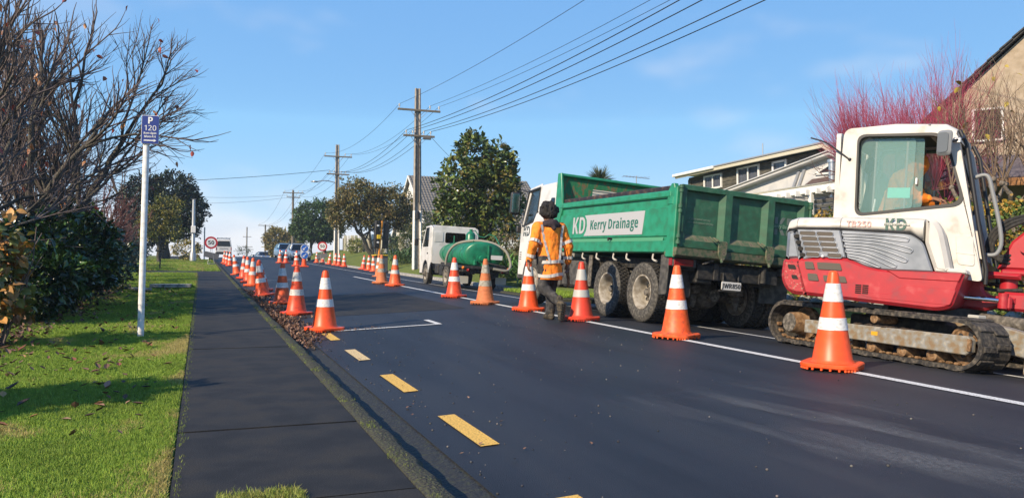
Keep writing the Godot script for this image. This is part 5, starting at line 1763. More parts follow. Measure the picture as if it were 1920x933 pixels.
# ---------------------------------------------------------------- cones, signs, poles
func street_materials() -> void:
	var m: StandardMaterial3D
	m = mat("cone_orange", Color(1, 1, 1), 0.42)
	tex(m, noise_tex(0.02, [[0.15, C(0.62, 0.075, 0.014)], [0.5, C(0.82, 0.085, 0.012)], [0.85, C(0.86, 0.10, 0.016)]], 256, 301, 5), Vector3(2.0, 2.0, 2.0))
	m = mat("cone_red", Color(1, 1, 1), 0.45)
	tex(m, noise_tex(0.02, [[0.15, C(0.50, 0.045, 0.018)], [0.6, C(0.66, 0.052, 0.020)]], 128, 302, 5), Vector3(2, 2, 2))
	m = mat("cone_faded", Color(1, 1, 1), 0.7)
	tex(m, noise_tex(0.035, [[0.15, C(0.34, 0.11, 0.045)], [0.5, C(0.52, 0.15, 0.048)], [0.85, C(0.57, 0.19, 0.075)]], 256, 303, 4), Vector3(1.4, 1.4, 1.4))
	m = mat("cone_scuffed", Color(1, 1, 1), 0.5)
	tex(m, noise_tex(0.03, [[0.14, C(0.20, 0.05, 0.025)], [0.30, C(0.66, 0.085, 0.018)], [0.6, C(0.78, 0.105, 0.016)], [0.9, C(0.80, 0.17, 0.05)]], 256, 311, 5), Vector3(1.6, 1.6, 1.6))
	m = mat("cone_deep", Color(1, 1, 1), 0.45)
	tex(m, noise_tex(0.03, [[0.14, C(0.34, 0.045, 0.02)], [0.4, C(0.70, 0.062, 0.012)], [0.9, C(0.76, 0.075, 0.016)]], 256, 312, 5), Vector3(1.6, 1.6, 1.6))
	m = mat("cone_worn_white", Color(1, 1, 1), 0.5)
	tex(m, noise_tex(0.04, [[0.2, C(0.28, 0.26, 0.23)], [0.5, C(0.55, 0.54, 0.52)], [0.8, C(0.66, 0.66, 0.65)]], 256, 313, 5), Vector3(2.5, 2.5, 2.5))
	m = mat("cone_white", Color(1, 1, 1), 0.4)
	tex(m, noise_tex(0.04, [[0.15, C(0.44, 0.42, 0.39)], [0.45, C(0.68, 0.67, 0.65)], [0.8, C(0.74, 0.74, 0.73)]], 256, 304, 4), Vector3(2.5, 2.5, 2.5))
	m = mat("cone_grubby", Color(1, 1, 1), 0.7)
	tex(m, noise_tex(0.04, [[0.15, C(0.16, 0.14, 0.11)], [0.5, C(0.32, 0.30, 0.25)], [0.8, C(0.44, 0.42, 0.37)]], 128, 305, 4), Vector3(2.5, 2.5, 2.5))
	m = mat("sign_face", C(0.72, 0.72, 0.70), 0.5)
	m = mat("mast_orange", C(0.68, 0.26, 0.02), 0.5)
	m = mat("tray_yellow", C(0.62, 0.42, 0.02), 0.5)
	m = mat("lamp_yellow", C(0.82, 0.55, 0.02), 0.4)
	m = mat("box_grey", C(0.10, 0.10, 0.10), 0.7)
	m = mat("car_silver", C(0.36, 0.38, 0.42), 0.25, 0.6)
	m.clearcoat_enabled = true
	m = mat("car_blue", C(0.10, 0.22, 0.36), 0.25, 0.4)
	m.clearcoat_enabled = true
	m = mat("insulator", C(0.50, 0.48, 0.46), 0.3)
	m = mat("wire", C(0.012, 0.012, 0.013), 0.7)
	m = mat("letterbox_black", C(0.015, 0.016, 0.016), 0.5)

func make_cone(col: Material, white: Material, label: String) -> Node3D:
	var t := thing("traffic_cone", label, "traffic cone", Transform3D(), "orange traffic cones set out along the road")
	var g := Geo.new()
	var H := 0.89
	var b := 0.06
	var rad := func(y: float) -> float: return lerpf(0.178, 0.040, (y - b) / (H - b))
	var pr := [Vector2(0.200, b - 0.004), Vector2(0.186, b + 0.012), Vector2(rad.call(b + 0.03), b + 0.03)]
	for y in [0.30, 0.60, 0.86]:
		pr.append(Vector2(rad.call(y), y))
	pr.append_array([Vector2(0.040, 0.877), Vector2(0.032, 0.888), Vector2(0.018, 0.890), Vector2(0.016, 0.86)])
	g.lathe(Transform3D(), pr, 32, 50.0)
	obj("cone_body", g, col, t)
	for q in [[0.355, 0.465], [0.610, 0.775]]:
		g = Geo.new()
		g.lathe(Transform3D(), [Vector2(rad.call(q[0]), q[0]), Vector2(rad.call(q[0]) + 0.0035, q[0] + 0.001), Vector2(rad.call(q[1]) + 0.0035, q[1] - 0.001), Vector2(rad.call(q[1]), q[1])], 32)
		obj("reflective_collar", g, white, t)
	g = Geo.new()
	var oct := [Vector2(-0.25, -0.16), Vector2(-0.16, -0.25), Vector2(0.16, -0.25), Vector2(0.25, -0.16), Vector2(0.25, 0.16), Vector2(0.16, 0.25), Vector2(-0.16, 0.25), Vector2(-0.25, 0.16)]
	g.prism(rpoly(oct, [0.03], 3), Transform3D(Basis(Vector3.RIGHT, -PI / 2), Vector3(0, 0.040, 0)), 0.042, 0.010)
	obj("base", g, col, t)
	g = Geo.new()
	for k in 8:
		var p: Vector2 = oct[k]
		var q: Vector2 = oct[(k + 1) % 8]
		for i in 4:
			var c := p.lerp(q, (i + 0.5) / 4.0) * 0.95
			g.bx(c.x, 0.012, c.y, 0.02, 0.024, 0.02, 0.004)
	var f := obj("feet", g, col, t)
	f.set_meta("kind", "stuff")
	return t

func m_scuffed(clean: Node3D) -> void:
	# every third cone is an older, more scuffed one
	var swap := {}
	var k := 0
	for c in get_children():
		if not String(c.name).begins_with("traffic_cone_"):
			continue
		k += 1
		if k % 3 == 2:
			continue
		for part in c.get_children():
			var mi := part as MeshInstance3D
			var white: bool = String(mi.name).begins_with("reflective")
			if String(mi.name).begins_with("stamp") or (white and k % 2):
				continue
			var key := str(mi.mesh.get_instance_id()) + str(k % 3)
			if not swap.has(key):
				var me: ArrayMesh = mi.mesh.duplicate()
				me.surface_set_material(0, M.cone_worn_white if white else (M.cone_scuffed if k % 3 == 1 else M.cone_deep))
				swap[key] = me
			mi.mesh = swap[key]

func build_cones() -> void:
	var clean := make_cone(M.cone_orange, M.cone_white, "bright orange cone standing beside the excavator's near track, nearest of all the cones")
	clean.transform = stand(5.38, 5.55, 33.0)
	var g := Geo.new()
	for k in 5:
		g.bx(0.02 * k - 0.02, 0.30 - (k % 2) * 0.035, 0.0, 0.026, 0.008, 0.004)
	var st := obj("stamp", g, M.decal_dark, clean)
	st.transform = Transform3D(Basis(Vector3.UP, deg_to_rad(-10.0)) * Basis(Vector3.RIGHT, deg_to_rad(-9.0)), Vector3(0.0, -0.03, 0.188))
	st.set_meta("kind", "stuff")
	var spots := [
		[5.43, 8.14, 24.0, 0.0, 0.0, "bright orange cone in front of the tipper's rear mud flap"],
		[5.37, 12.63, 10.0, 0.0, 0.0, "orange cone standing at the left hip of the walking worker"],
		[5.28, 16.67, 30.0, 0.0, 0.0, "bright orange cone in front of the vacuum tanker's rear wheel"],
		[5.23, 22.15, 15.0, 0.0, 0.0, "orange cone at the far end of the white line, nearest the tanker's front"],
		[9.20, 45.6, 20.0, 0.0, 0.0, "orange cone beside the signal trailer, standing in front of its fellow"],
		[9.25, 47.6, 40.0, 5.0, 0.0, "orange cone by the right verge leaning over left of the signal trailer"],
		[9.05, 43.4, 0.0, -4.0, 0.0, "orange cone close to the left side of the grey signal trailer box"],
		[9.2, 54.1, 15.0, 0.0, 0.0, "orange cone by the right verge, nearest of four in front of the slatted fence"],
		[9.2, 56.3, 35.0, 3.0, 0.0, "orange cone by the right verge, second of four in front of the slatted fence"],
		[9.2, 58.0, 5.0, 4.0, 0.0, "orange cone by the right verge, third of four in front of the slatted fence"],
		[9.2, 60.8, 25.0, 6.0, 0.0, "orange cone by the right verge, farthest of four in front of the slatted fence"],
		[9.0, 63.0, 45.0, 8.0, 0.0, "small leaning cone on the right verge below the round speed sign"],
		[8.9, 65.5, 12.0, 0.0, 0.0, "orange cone in front of the silver car's right headlight"],
		[5.15, 46.3, 8.0, 0.0, 0.0, "orange cone standing just left of the blue arrow sign"],
		[5.27, 53.5, 28.0, 0.0, 0.0, "orange cone in front of the blue car, right one of the pair"],
		[5.02, 54.9, 18.0, 0.0, 0.0, "dark banded orange cone in front of the blue car, left one of the pair"],
		[1.70, 11.61, 20.0, 0.0, 0.0, "large orange cone at the end of the painted parking bay line"],
		[1.63, 14.59, 32.0, 0.0, 0.0, "orange cone on the dead leaves behind the cone by the bay line"],
		[1.65, 17.48, 12.0, 0.0, 0.0, "orange cone at the left kerb, third along from the bay line"],
		[1.46, 20.42, 25.0, -8.0, 0.0, "orange cone tilted towards the kerb in front of another leaning cone"],
		[1.63, 22.5, 5.0, -9.0, 0.0, "orange cone tilted towards the kerb behind another leaning cone"],
		[1.55, 25.95, 40.0, 0.0, 0.0, "upright orange cone just beyond the two leaning cones at the left kerb"],
		[1.58, 28.86, 15.0, -3.0, 0.0, "second upright orange cone beyond the two leaning cones at the left kerb"],
		[1.58, 32.09, 33.0, 0.0, 0.0, "third upright orange cone beyond the two leaning cones at the left kerb"],
		[1.54, 37.07, 22.0, -10.0, 0.0, "single tilted orange cone far along the left kerb"],
		[1.72, 52.0, 10.0, 0.0, 0.0, "far orange cone at the left kerb, first of three near the white van"],
		[1.66, 56.0, 38.0, 0.0, 0.0, "far orange cone at the left kerb, second of three near the white van"],
		[1.60, 59.5, 0.0, 0.0, 0.0, "far orange cone at the left kerb, last of three near the white van"]]
	for q in spots:
		dup(clean, stand(q[0], q[1], q[2], 0.0, q[3]), q[5]).get_node_or_null("stamp")
	m_scuffed(clean)
	for c in get_children():
		if String(c.name).begins_with("traffic_cone_"):
			var s: Node = c.get_node_or_null("stamp")
			if s:
				c.remove_child(s)
				s.free()
	var red := make_cone(M.cone_red, M.reflective_tape, "darker red cone with dull silver bands between the worker and the tipper's wheels")
	red.transform = stand(5.40, 10.65, 18.0)
	var old := make_cone(M.cone_faded, M.cone_grubby, "faded dirty orange cone with grubby bands in front of the tanker's tail")
	old.transform = stand(5.22, 14.46, 27.0)
	dup(old, stand(5.20, 23.83, 15.0), "faded dirty orange cone in front of the grey signal trailer")
	var pk := make_cone(M.cone_faded, M.cone_white, "pale orange cone with clean white bands right beside the signal trailer")
	pk.transform = stand(6.72, 31.2, 30.0, 0.0, -2.0)

func disc(g: Geo, x: Transform3D, r: float, z: float, th: float) -> void:
	g.lathe(x * Transform3D(Basis(Vector3.RIGHT, PI / 2), Vector3(0, 0, z)), [Vector2(r, -th), Vector2(r, 0), Vector2(0, 0)], 32)

func speed_sign(X: float, s: float, turn: float, label: String, flip: float) -> void:
	var t := thing("speed_sign", label, "road sign", upright(X, s, turn), "temporary 50 speed signs")
	var b := R(Vector3.RIGHT, -6)
	var x := Transform3D(b, Vector3(0, 1.36, 0))
	var g := Geo.new()
	disc(g, x, 0.375, 0.012, 0.012)
	obj("rim", g, M.sign_red, t)
	g = Geo.new()
	disc(g, x, 0.265, 0.017, 0.006)
	obj("face", g, M.sign_face, t)
	text(t, "50", 0.235, x * T(0, 0, 0.022), M.flat_black, "number")
	g = Geo.new()
	g.rod(Vector3(-0.20, 0.0, 0.16), Vector3(-0.04, 1.1, -0.03), 0.012, 6)
	g.rod(Vector3(0.20, 0.0, 0.16), Vector3(0.04, 1.1, -0.03), 0.012, 6)
	g.rod(Vector3(0, 0.0, -0.45), Vector3(0, 1.3, -0.04), 0.012, 6)
	obj("folding_stand", g, M.galvanised, t)
	g = Geo.new()
	g.prism(rrect(0.85, 0.34, 0.02), T(0.02 * flip, 0.60, 0.06, R(Vector3.BACK, -13 * flip) * R(Vector3.RIGHT, -10)), 0.02, 0.004)
	obj("drop_panel", g, M.box_grey, t)
	g = Geo.new()
	g.box(T(0.05 * flip, 0.06, 0.2, R(Vector3.UP, 20)), Vector3(0.45, 0.12, 0.2), 0.05)
	obj("sandbag", g, M.box_grey, t)

func build_signs() -> void:
	speed_sign(0.58, 50.0, 4.0, "round red ringed 50 speed sign on the left verge beside the white van", 1.0)
	speed_sign(8.85, 62.0, -8.0, "round red ringed 50 speed sign on the right verge beside the silver car", -1.0)
	# parking sign on its white post
	var at := upright(-0.67, 10.6)
	at.basis = Basis(Vector3.BACK, deg_to_rad(-0.6)) * at.basis
	var t := thing("parking_sign", "blue P 120 parking sign on a white steel post in the left lawn", "parking sign", at)
	var g := Geo.new()
	g.lathe(Transform3D(), [Vector2(0.038, -0.1), Vector2(0.036, 2.72), Vector2(0.03, 2.735), Vector2(0, 2.737)], 20)
	var post := obj("post", g, M.white_wash, t)
	g = Geo.new()
	for yy in [2.40, 2.66]:
		g.bx(0.0, yy, 0.0, 0.09, 0.03, 0.09, 0.004)
	obj("clamp", g, M.galvanised, post).set_meta("kind", "stuff")
	g = Geo.new()
	var px := T(0.042, 2.56, 0.055, R(Vector3.UP, -10))
	g.prism(rrect(0.205, 0.355, 0.015), px, 0.003, 0.001)
	var panel := obj("sign_panel", g, M.flat_white, t)
	g = Geo.new()
	g.prism(rrect(0.195, 0.345, 0.013), px * T(0, 0, 0.003), 0.003)
	obj("sign_face", g, M.sign_blue, panel)
	text(panel, "P", 0.082, px * T(0.0, 0.113, 0.006), M.flat_white, "lettering")
	text(panel, "120", 0.064, px * T(0.0, 0.02, 0.006), M.flat_white, "lettering", false)
	text(panel, "8am-6pm", 0.024, px * T(0.0, -0.044, 0.006), M.flat_white, "lettering", true)
	text(panel, "Mon-Fri", 0.026, px * T(0.0, -0.087, 0.006), M.flat_white, "lettering", true)
	g = Geo.new()
	g.box(px * T(-0.01, -0.135, 0.006), Vector3(0.12, 0.014, 0.003))
	g.prism(PackedVector2Array([Vector2(0.045, -0.153), Vector2(0.075, -0.135), Vector2(0.045, -0.117)]), px * T(0, 0, 0.006), 0.003)
	obj("arrow", g, M.flat_white, panel)
	# blue keep-left arrows on a cone stub
	t = thing("arrow_sign", "two blue arrow discs on an orange cone before the silver car", "road sign", stand(5.35, 44.4))
	g = Geo.new()
	g.lathe(Transform3D(), [Vector2(0.19, 0.05), Vector2(0.15, 0.06), Vector2(0.10, 0.5), Vector2(0.0, 0.52)], 24)
	g.box(T(0, 0.03, 0), Vector3(0.46, 0.05, 0.46), 0.012)
	obj("cone_stub", g, M.cone_orange, t)
	g = Geo.new()
	g.prism(rrect(0.42, 0.78, 0.20, 8), T(0, 0.84, 0.11), 0.012, 0.003)
	var bd := obj("sign_panel", g, M.sign_face, t)
	for yy in [1.035, 0.645]:
		g = Geo.new()
		disc(g, T(0, yy, 0.11), 0.185, 0.012, 0.005)
		obj("blue_disc", g, M.arrow_blue, bd)
		g = Geo.new()
		g.box(T(0.02, yy + 0.02, 0.124, R(Vector3.BACK, 45)), Vector3(0.20, 0.035, 0.003))
		g.prism(PackedVector2Array([Vector2(-0.115, -0.115), Vector2(0.015, -0.09), Vector2(-0.09, 0.015)]), T(0.005, yy + 0.005, 0.124), 0.003)
		obj("arrow", g, M.flat_white, bd)
	# portable traffic signal
	at = upright(9.0, 41.5, 10.0)
	t = thing("portable_signal", "portable traffic signal with orange mast on a grey box at the right verge", "traffic signal", at)
	g = Geo.new()
	g.bx(0.05, 0.46, 0, 0.56, 0.86, 0.5, 0.03)
	obj("battery_box", g, M.box_grey, t)
	g = Geo.new()
	g.bx(-0.05, 0.93, 0, 0.72, 0.06, 0.6, 0.02)
	obj("tray", g, M.tray_yellow, t)
	g = Geo.new()
	g.beam(Vector3(-0.12, 0.92, 0.05), Vector3(0.06, 2.78, 0.05), 0.075, 0.075, 0.008)
	obj("mast", g, M.mast_orange, t)
	for q in [[-0.24, 0.0], [0.30, -0.08]]:
		g = Geo.new()
		g.prism(rpoly([Vector2(-0.16, -0.75), Vector2(0.14, -0.75), Vector2(0.18, 0.72), Vector2(-0.08, 0.75)], [0.05]), T(q[0], 2.05, q[1]), 0.22, 0.03)
		obj("signal_head", g, M.flat_black, t)
	g = Geo.new()
	g.bx(-0.16, 1.92, 0.13, 0.20, 0.22, 0.05, 0.01)
	obj("yellow_panel", g, M.lamp_yellow, t)
	for yy in [2.52, 1.62]:
		g = Geo.new()
		g.bx(-0.20, yy, 0.125, 0.12, 0.09, 0.03, 0.01)
		obj("white_panel", g, M.flat_white, t)
	g = Geo.new()
	g.rod(Vector3(0.05, 2.75, 0.05), Vector3(0.04, 3.15, 0.05), 0.012, 6)
	g.ball(Vector3(0.04, 3.12, 0.05), Vector3(0.05, 0.06, 0.05), 8, 6)
	obj("aerial", g, M.box_grey, t)
	# street light without an arm, white marker post, letterbox, concrete lids
	t = thing("lamp_post", "plain grey steel lamp post with a small white box on the left verge", "lamp post", upright(-0.5, 60.0))
	g = Geo.new()
	g.lathe(Transform3D(), [Vector2(0.22, -0.1), Vector2(0.22, 0.5), Vector2(0.13, 0.75), Vector2(0.10, 4.45), Vector2(0.0, 4.47)], 14)
	obj("pole", g, M.galvanised, t)
	g = Geo.new()
	g.bx(0, 2.30, 0.13, 0.32, 0.50, 0.14, 0.02)
	obj("meter_box", g, M.flat_white, t)
	g = Geo.new()
	g.bx(0, 4.48, 0, 0.3, 0.06, 0.2, 0.02)
	obj("cap", g, M.box_grey, t)
	g = Geo.new()
	g.bx(0, 1.3, 0, 0.10, 2.7, 0.10, 0.01)
	var wp := obj("marker_post", g, M.white_wash)
	wp.transform = upright(0.28, 68.0)
	tag(wp, "slim pale wooden post behind the left speed sign", "post")
	t = thing("letterbox", "black letterbox with a flat top on a thin post in the left lawn", "letterbox", upright(-1.76, 40.0))
	g = Geo.new()
	g.bx(0, 0.42, 0, 0.06, 0.90, 0.06, 0.005)
	obj("post", g, M.letterbox_black, t)
	g = Geo.new()
	g.bx(0, 0.90, 0, 0.40, 0.06, 0.30, 0.012)
	obj("box", g, M.letterbox_black, t)
	t = thing("concrete_slab", "low pale concrete slab in three panels let into the left lawn", "slab", upright(-0.70, 23.6))
	for k in 3:
		g = Geo.new()
		g.bx(-0.36 + k * 0.335, 0.045, 0, 0.325, 0.09, 2.6, 0.008)
		obj("panel", g, M.concrete, t)
	t = thing("concrete_edging", "pale concrete edging strip along the grass by the dark shrub", "edging", upright(-1.62, 22.5, 12.0))
	for k in 4:
		g = Geo.new()
		g.bx(0, 0.02, -1.5 + k * 1.0, 0.28, 0.06, 0.96, 0.008)
		obj("block", g, M.concrete, t)

# ---------------------------------------------------------------- power poles and lines
func power_pole(X: float, s: float, h: float, arms: Array, label: String, wash := true, timber := false) -> Array:
	var t := thing("power_pole", label, "power pole", upright(X, s, -2.0), "power poles along the right of the road")
	var g := Geo.new()
	var w0 := 0.36
	var w1 := 0.20
	var k0 := w0 * 0.5
	var k1 := w1 * 0.5
	if timber:
		g.lathe(Transform3D(), [Vector2(0.17, -0.3), Vector2(0.12, h), Vector2(0, h + 0.02)], 14)
		obj("pole", g, M.weathered_timber, t)
	else:
		# a tapering concrete pole with a flange on either side of a recessed web
		for sd: float in [-1.0, 1.0]:
			g.loft([[Vector3(sd * k0 - 0.05, -0.3, 0.14), Vector3(sd * k0 + 0.05, -0.3, 0.14), Vector3(sd * k0 + 0.05, -0.3, -0.14), Vector3(sd * k0 - 0.05, -0.3, -0.14)],
				[Vector3(sd * k1 - 0.04, h, 0.08), Vector3(sd * k1 + 0.04, h, 0.08), Vector3(sd * k1 + 0.04, h, -0.08), Vector3(sd * k1 - 0.04, h, -0.08)]])
		g.loft([[Vector3(-k0, -0.3, 0.06), Vector3(k0, -0.3, 0.06), Vector3(k0, -0.3, -0.06), Vector3(-k0, -0.3, -0.06)],
			[Vector3(-k1, h, 0.04), Vector3(k1, h, 0.04), Vector3(k1, h, -0.04), Vector3(-k1, h, -0.04)]])
		obj("pole", g, M.pole_concrete, t)
		if wash:
			g = Geo.new()
			for sd: float in [-1.0, 1.0]:
				var a := lerpf(k0, k1, 0.0)
				var b := lerpf(k0, k1, 3.0 / h)
				g.loft([[Vector3(sd * a - 0.055, 0, 0.145), Vector3(sd * a + 0.055, 0, 0.145), Vector3(sd * a + 0.055, 0, -0.145), Vector3(sd * a - 0.055, 0, -0.145)],
					[Vector3(sd * b - 0.052, 3.0, 0.125), Vector3(sd * b + 0.052, 3.0, 0.125), Vector3(sd * b + 0.052, 3.0, -0.125), Vector3(sd * b - 0.052, 3.0, -0.125)]])
			obj("white_paint_band", g, M.white_wash, t)
	var ends := []
	for a in arms:                                    # height, half length, insulator offsets
		g = Geo.new()
		g.bx(0.05, a[0], 0.13, a[1] * 2.0, 0.10, 0.09, 0.01)
		var arm := obj("crossarm", g, M.weathered_timber, t)
		g = Geo.new()
		for sd: float in [-1.0, 1.0]:
			g.beam(Vector3(0.05 + sd * 0.45, a[0] - 0.04, 0.19), Vector3(sd * 0.05, a[0] - 0.5, 0.16), 0.03, 0.02)
		obj("brace", g, M.galvanised, arm)
		var row := []
		for x in a[2]:
			g = Geo.new()
			g.lathe(T(x, a[0] + 0.05, 0.13), [Vector2(0.018, 0), Vector2(0.018, 0.09), Vector2(0.05, 0.10), Vector2(0.035, 0.15), Vector2(0.045, 0.17), Vector2(0.025, 0.23), Vector2(0, 0.24)], 10)
			obj("insulator", g, M.insulator, arm)
			row.append(t.transform * Vector3(x, a[0] + 0.26, 0.13))
		ends.append(row)
	return [t, ends]

func wire(a: Vector3, b: Vector3, sag: float, r: float, label: String, group: String) -> void:
	var pts := PackedVector3Array()
	var k := 28
	for i in k + 1:
		var f := float(i) / k
		pts.append(a.lerp(b, f) + Vector3(0, -sag * 4.0 * f * (1.0 - f), 0))
	var g := Geo.new()
	g.tube(pts, PackedFloat32Array([r]), 5, false)
	var o := obj("power_line", g, M.wire)
	tag(o, label, "power line", group)

func build_poles() -> void:
	var top := [-0.98, 0.62, 1.10]
	var low := [-0.62, -0.28, 0.30, 0.66]
	var p1 := power_pole(10.3, 38.8, 9.32, [[8.17, 1.12, top], [6.84, 0.82, low]], "tall concrete power pole with a white painted foot behind the vacuum tanker")
	var p2 := power_pole(10.3, 64.2, 9.44, [[8.45, 1.12, top], [7.0, 0.92, low]], "concrete power pole rising behind the multi-stemmed olive coloured tree")
	var p3 := power_pole(10.3, 97.0, 8.1, [[7.75, 1.25, top], [7.2, 0.8, [-0.7, 0.7]]], "timber power pole behind the round green tree", false, true)
	var p4 := power_pole(10.3, 140.0, 8.1, [[7.95, 1.25, top]], "timber power pole behind the yellowish bush on the crest", false, true)
	var p5 := power_pole(9.5, 182.0, 12.4, [[10.2, 0.9, [-0.7, 0.7]], [8.0, 1.2, [-0.9, 0.9]], [7.4, 1.4, [-1.1, 1.1]]], "slim far power pole on the skyline over the crest", false, true)
	var g := Geo.new()
	# street light arm on the second pole; transformer gear on the first
	g.tube(smooth_path(PackedVector3Array([Vector3(-0.1, 6.3, 0.05), Vector3(-0.9, 6.45, 0.05), Vector3(-1.6, 6.35, 0.05)]), 4), PackedFloat32Array([0.04]), 6)
	var arm := obj("lamp_arm", g, M.galvanised, p2[0])
	g = Geo.new()
	g.ball(Vector3(-1.8, 6.33, 0.05), Vector3(0.35, 0.07, 0.12), 12, 6)
	obj("lamp_head", g, M.galvanised, arm)
	g = Geo.new()
	g.bx(0.45, 6.72, 0.22, 0.42, 0.12, 0.12, 0.02)
	obj("fuse_box", g, M.box_grey, p1[0])
	g = Geo.new()
	g.tube(PackedVector3Array([Vector3(0, 6.6, 0.16), Vector3(0.0, 3.4, 0.18)]), PackedFloat32Array([0.035]), 6)
	g.bx(0.0, 2.75, 0.2, 0.16, 0.42, 0.12, 0.03)
	obj("cable_guard", g, M.black_plastic, p1[0])
	# the lines: nearest span passes overhead to a pole behind the viewer
	var off := Vector3(10.6, along(2.0) + road_y(9.4) + 0.2, -2.0)
	var names := ["outermost high power line nearest the road in the span", "middle high power line in the span", "high power line farthest from the road in the span"]
	var names2 := ["lower power line nearest the road in the span", "second lower power line from the road in the span", "third lower power line from the road in the span", "lower power line farthest from the road in the span"]
	for i in 3:
		wire(p1[1][0][i], off + Vector3(top[i], 8.3, 0), 0.55, 0.008, names[i] + " overhead towards the viewer", "overhead power lines")
		wire(p1[1][0][i], p2[1][0][i], 0.75, 0.009, names[i] + " between the two concrete poles", "overhead power lines")
		wire(p2[1][0][i], p3[1][0][i], 0.9, 0.010, names[i] + " over the round green tree", "overhead power lines")
		wire(p3[1][0][i], p4[1][0][i], 1.0, 0.012, names[i] + " beyond the round green tree", "overhead power lines")
	for i in 4:
		wire(p1[1][1][i], off + Vector3(low[i] * 1.5, 7.15, 0), 0.6, 0.013, names2[i] + " overhead towards the viewer", "overhead power lines")
		wire(p1[1][1][i], p2[1][1][i], 0.8, 0.012, names2[i] + " between the two concrete poles", "overhead power lines")
	for i in 2:
		wire(p2[1][1][i * 3], p3[1][1][i], 0.9, 0.012, names2[i * 3] + " over the round green tree", "overhead power lines")
	wire(p1[1][1][3] + Vector3(0, -0.25, 0), Vector3(17.0, gy(17.0, 46.0) + 4.2, -46.0), 0.3, 0.010, "service wire running from the pole towards the magnolia tree", "service wires")
	wire(p2[1][1][0] + Vector3(0, 0.05, 0), Vector3(-16.0, gy(-6.0, 55.0) + 4.6, -55.0), 0.5, 0.018, "thick service wire crossing high over the road to the dark tree", "service wires")
	wire(p3[1][1][0], Vector3(-14.0, gy(-6.0, 88.0) + 7.4, -88.0), 0.9, 0.013, "thin service wire crossing low over the crest, upper of two", "service wires")
	wire(p3[1][1][0] + Vector3(0, -0.3, 0), Vector3(-14.0, gy(-6.0, 88.0) + 6.4, -88.0), 1.0, 0.013, "thin service wire crossing low over the crest, lower of two", "service wires")

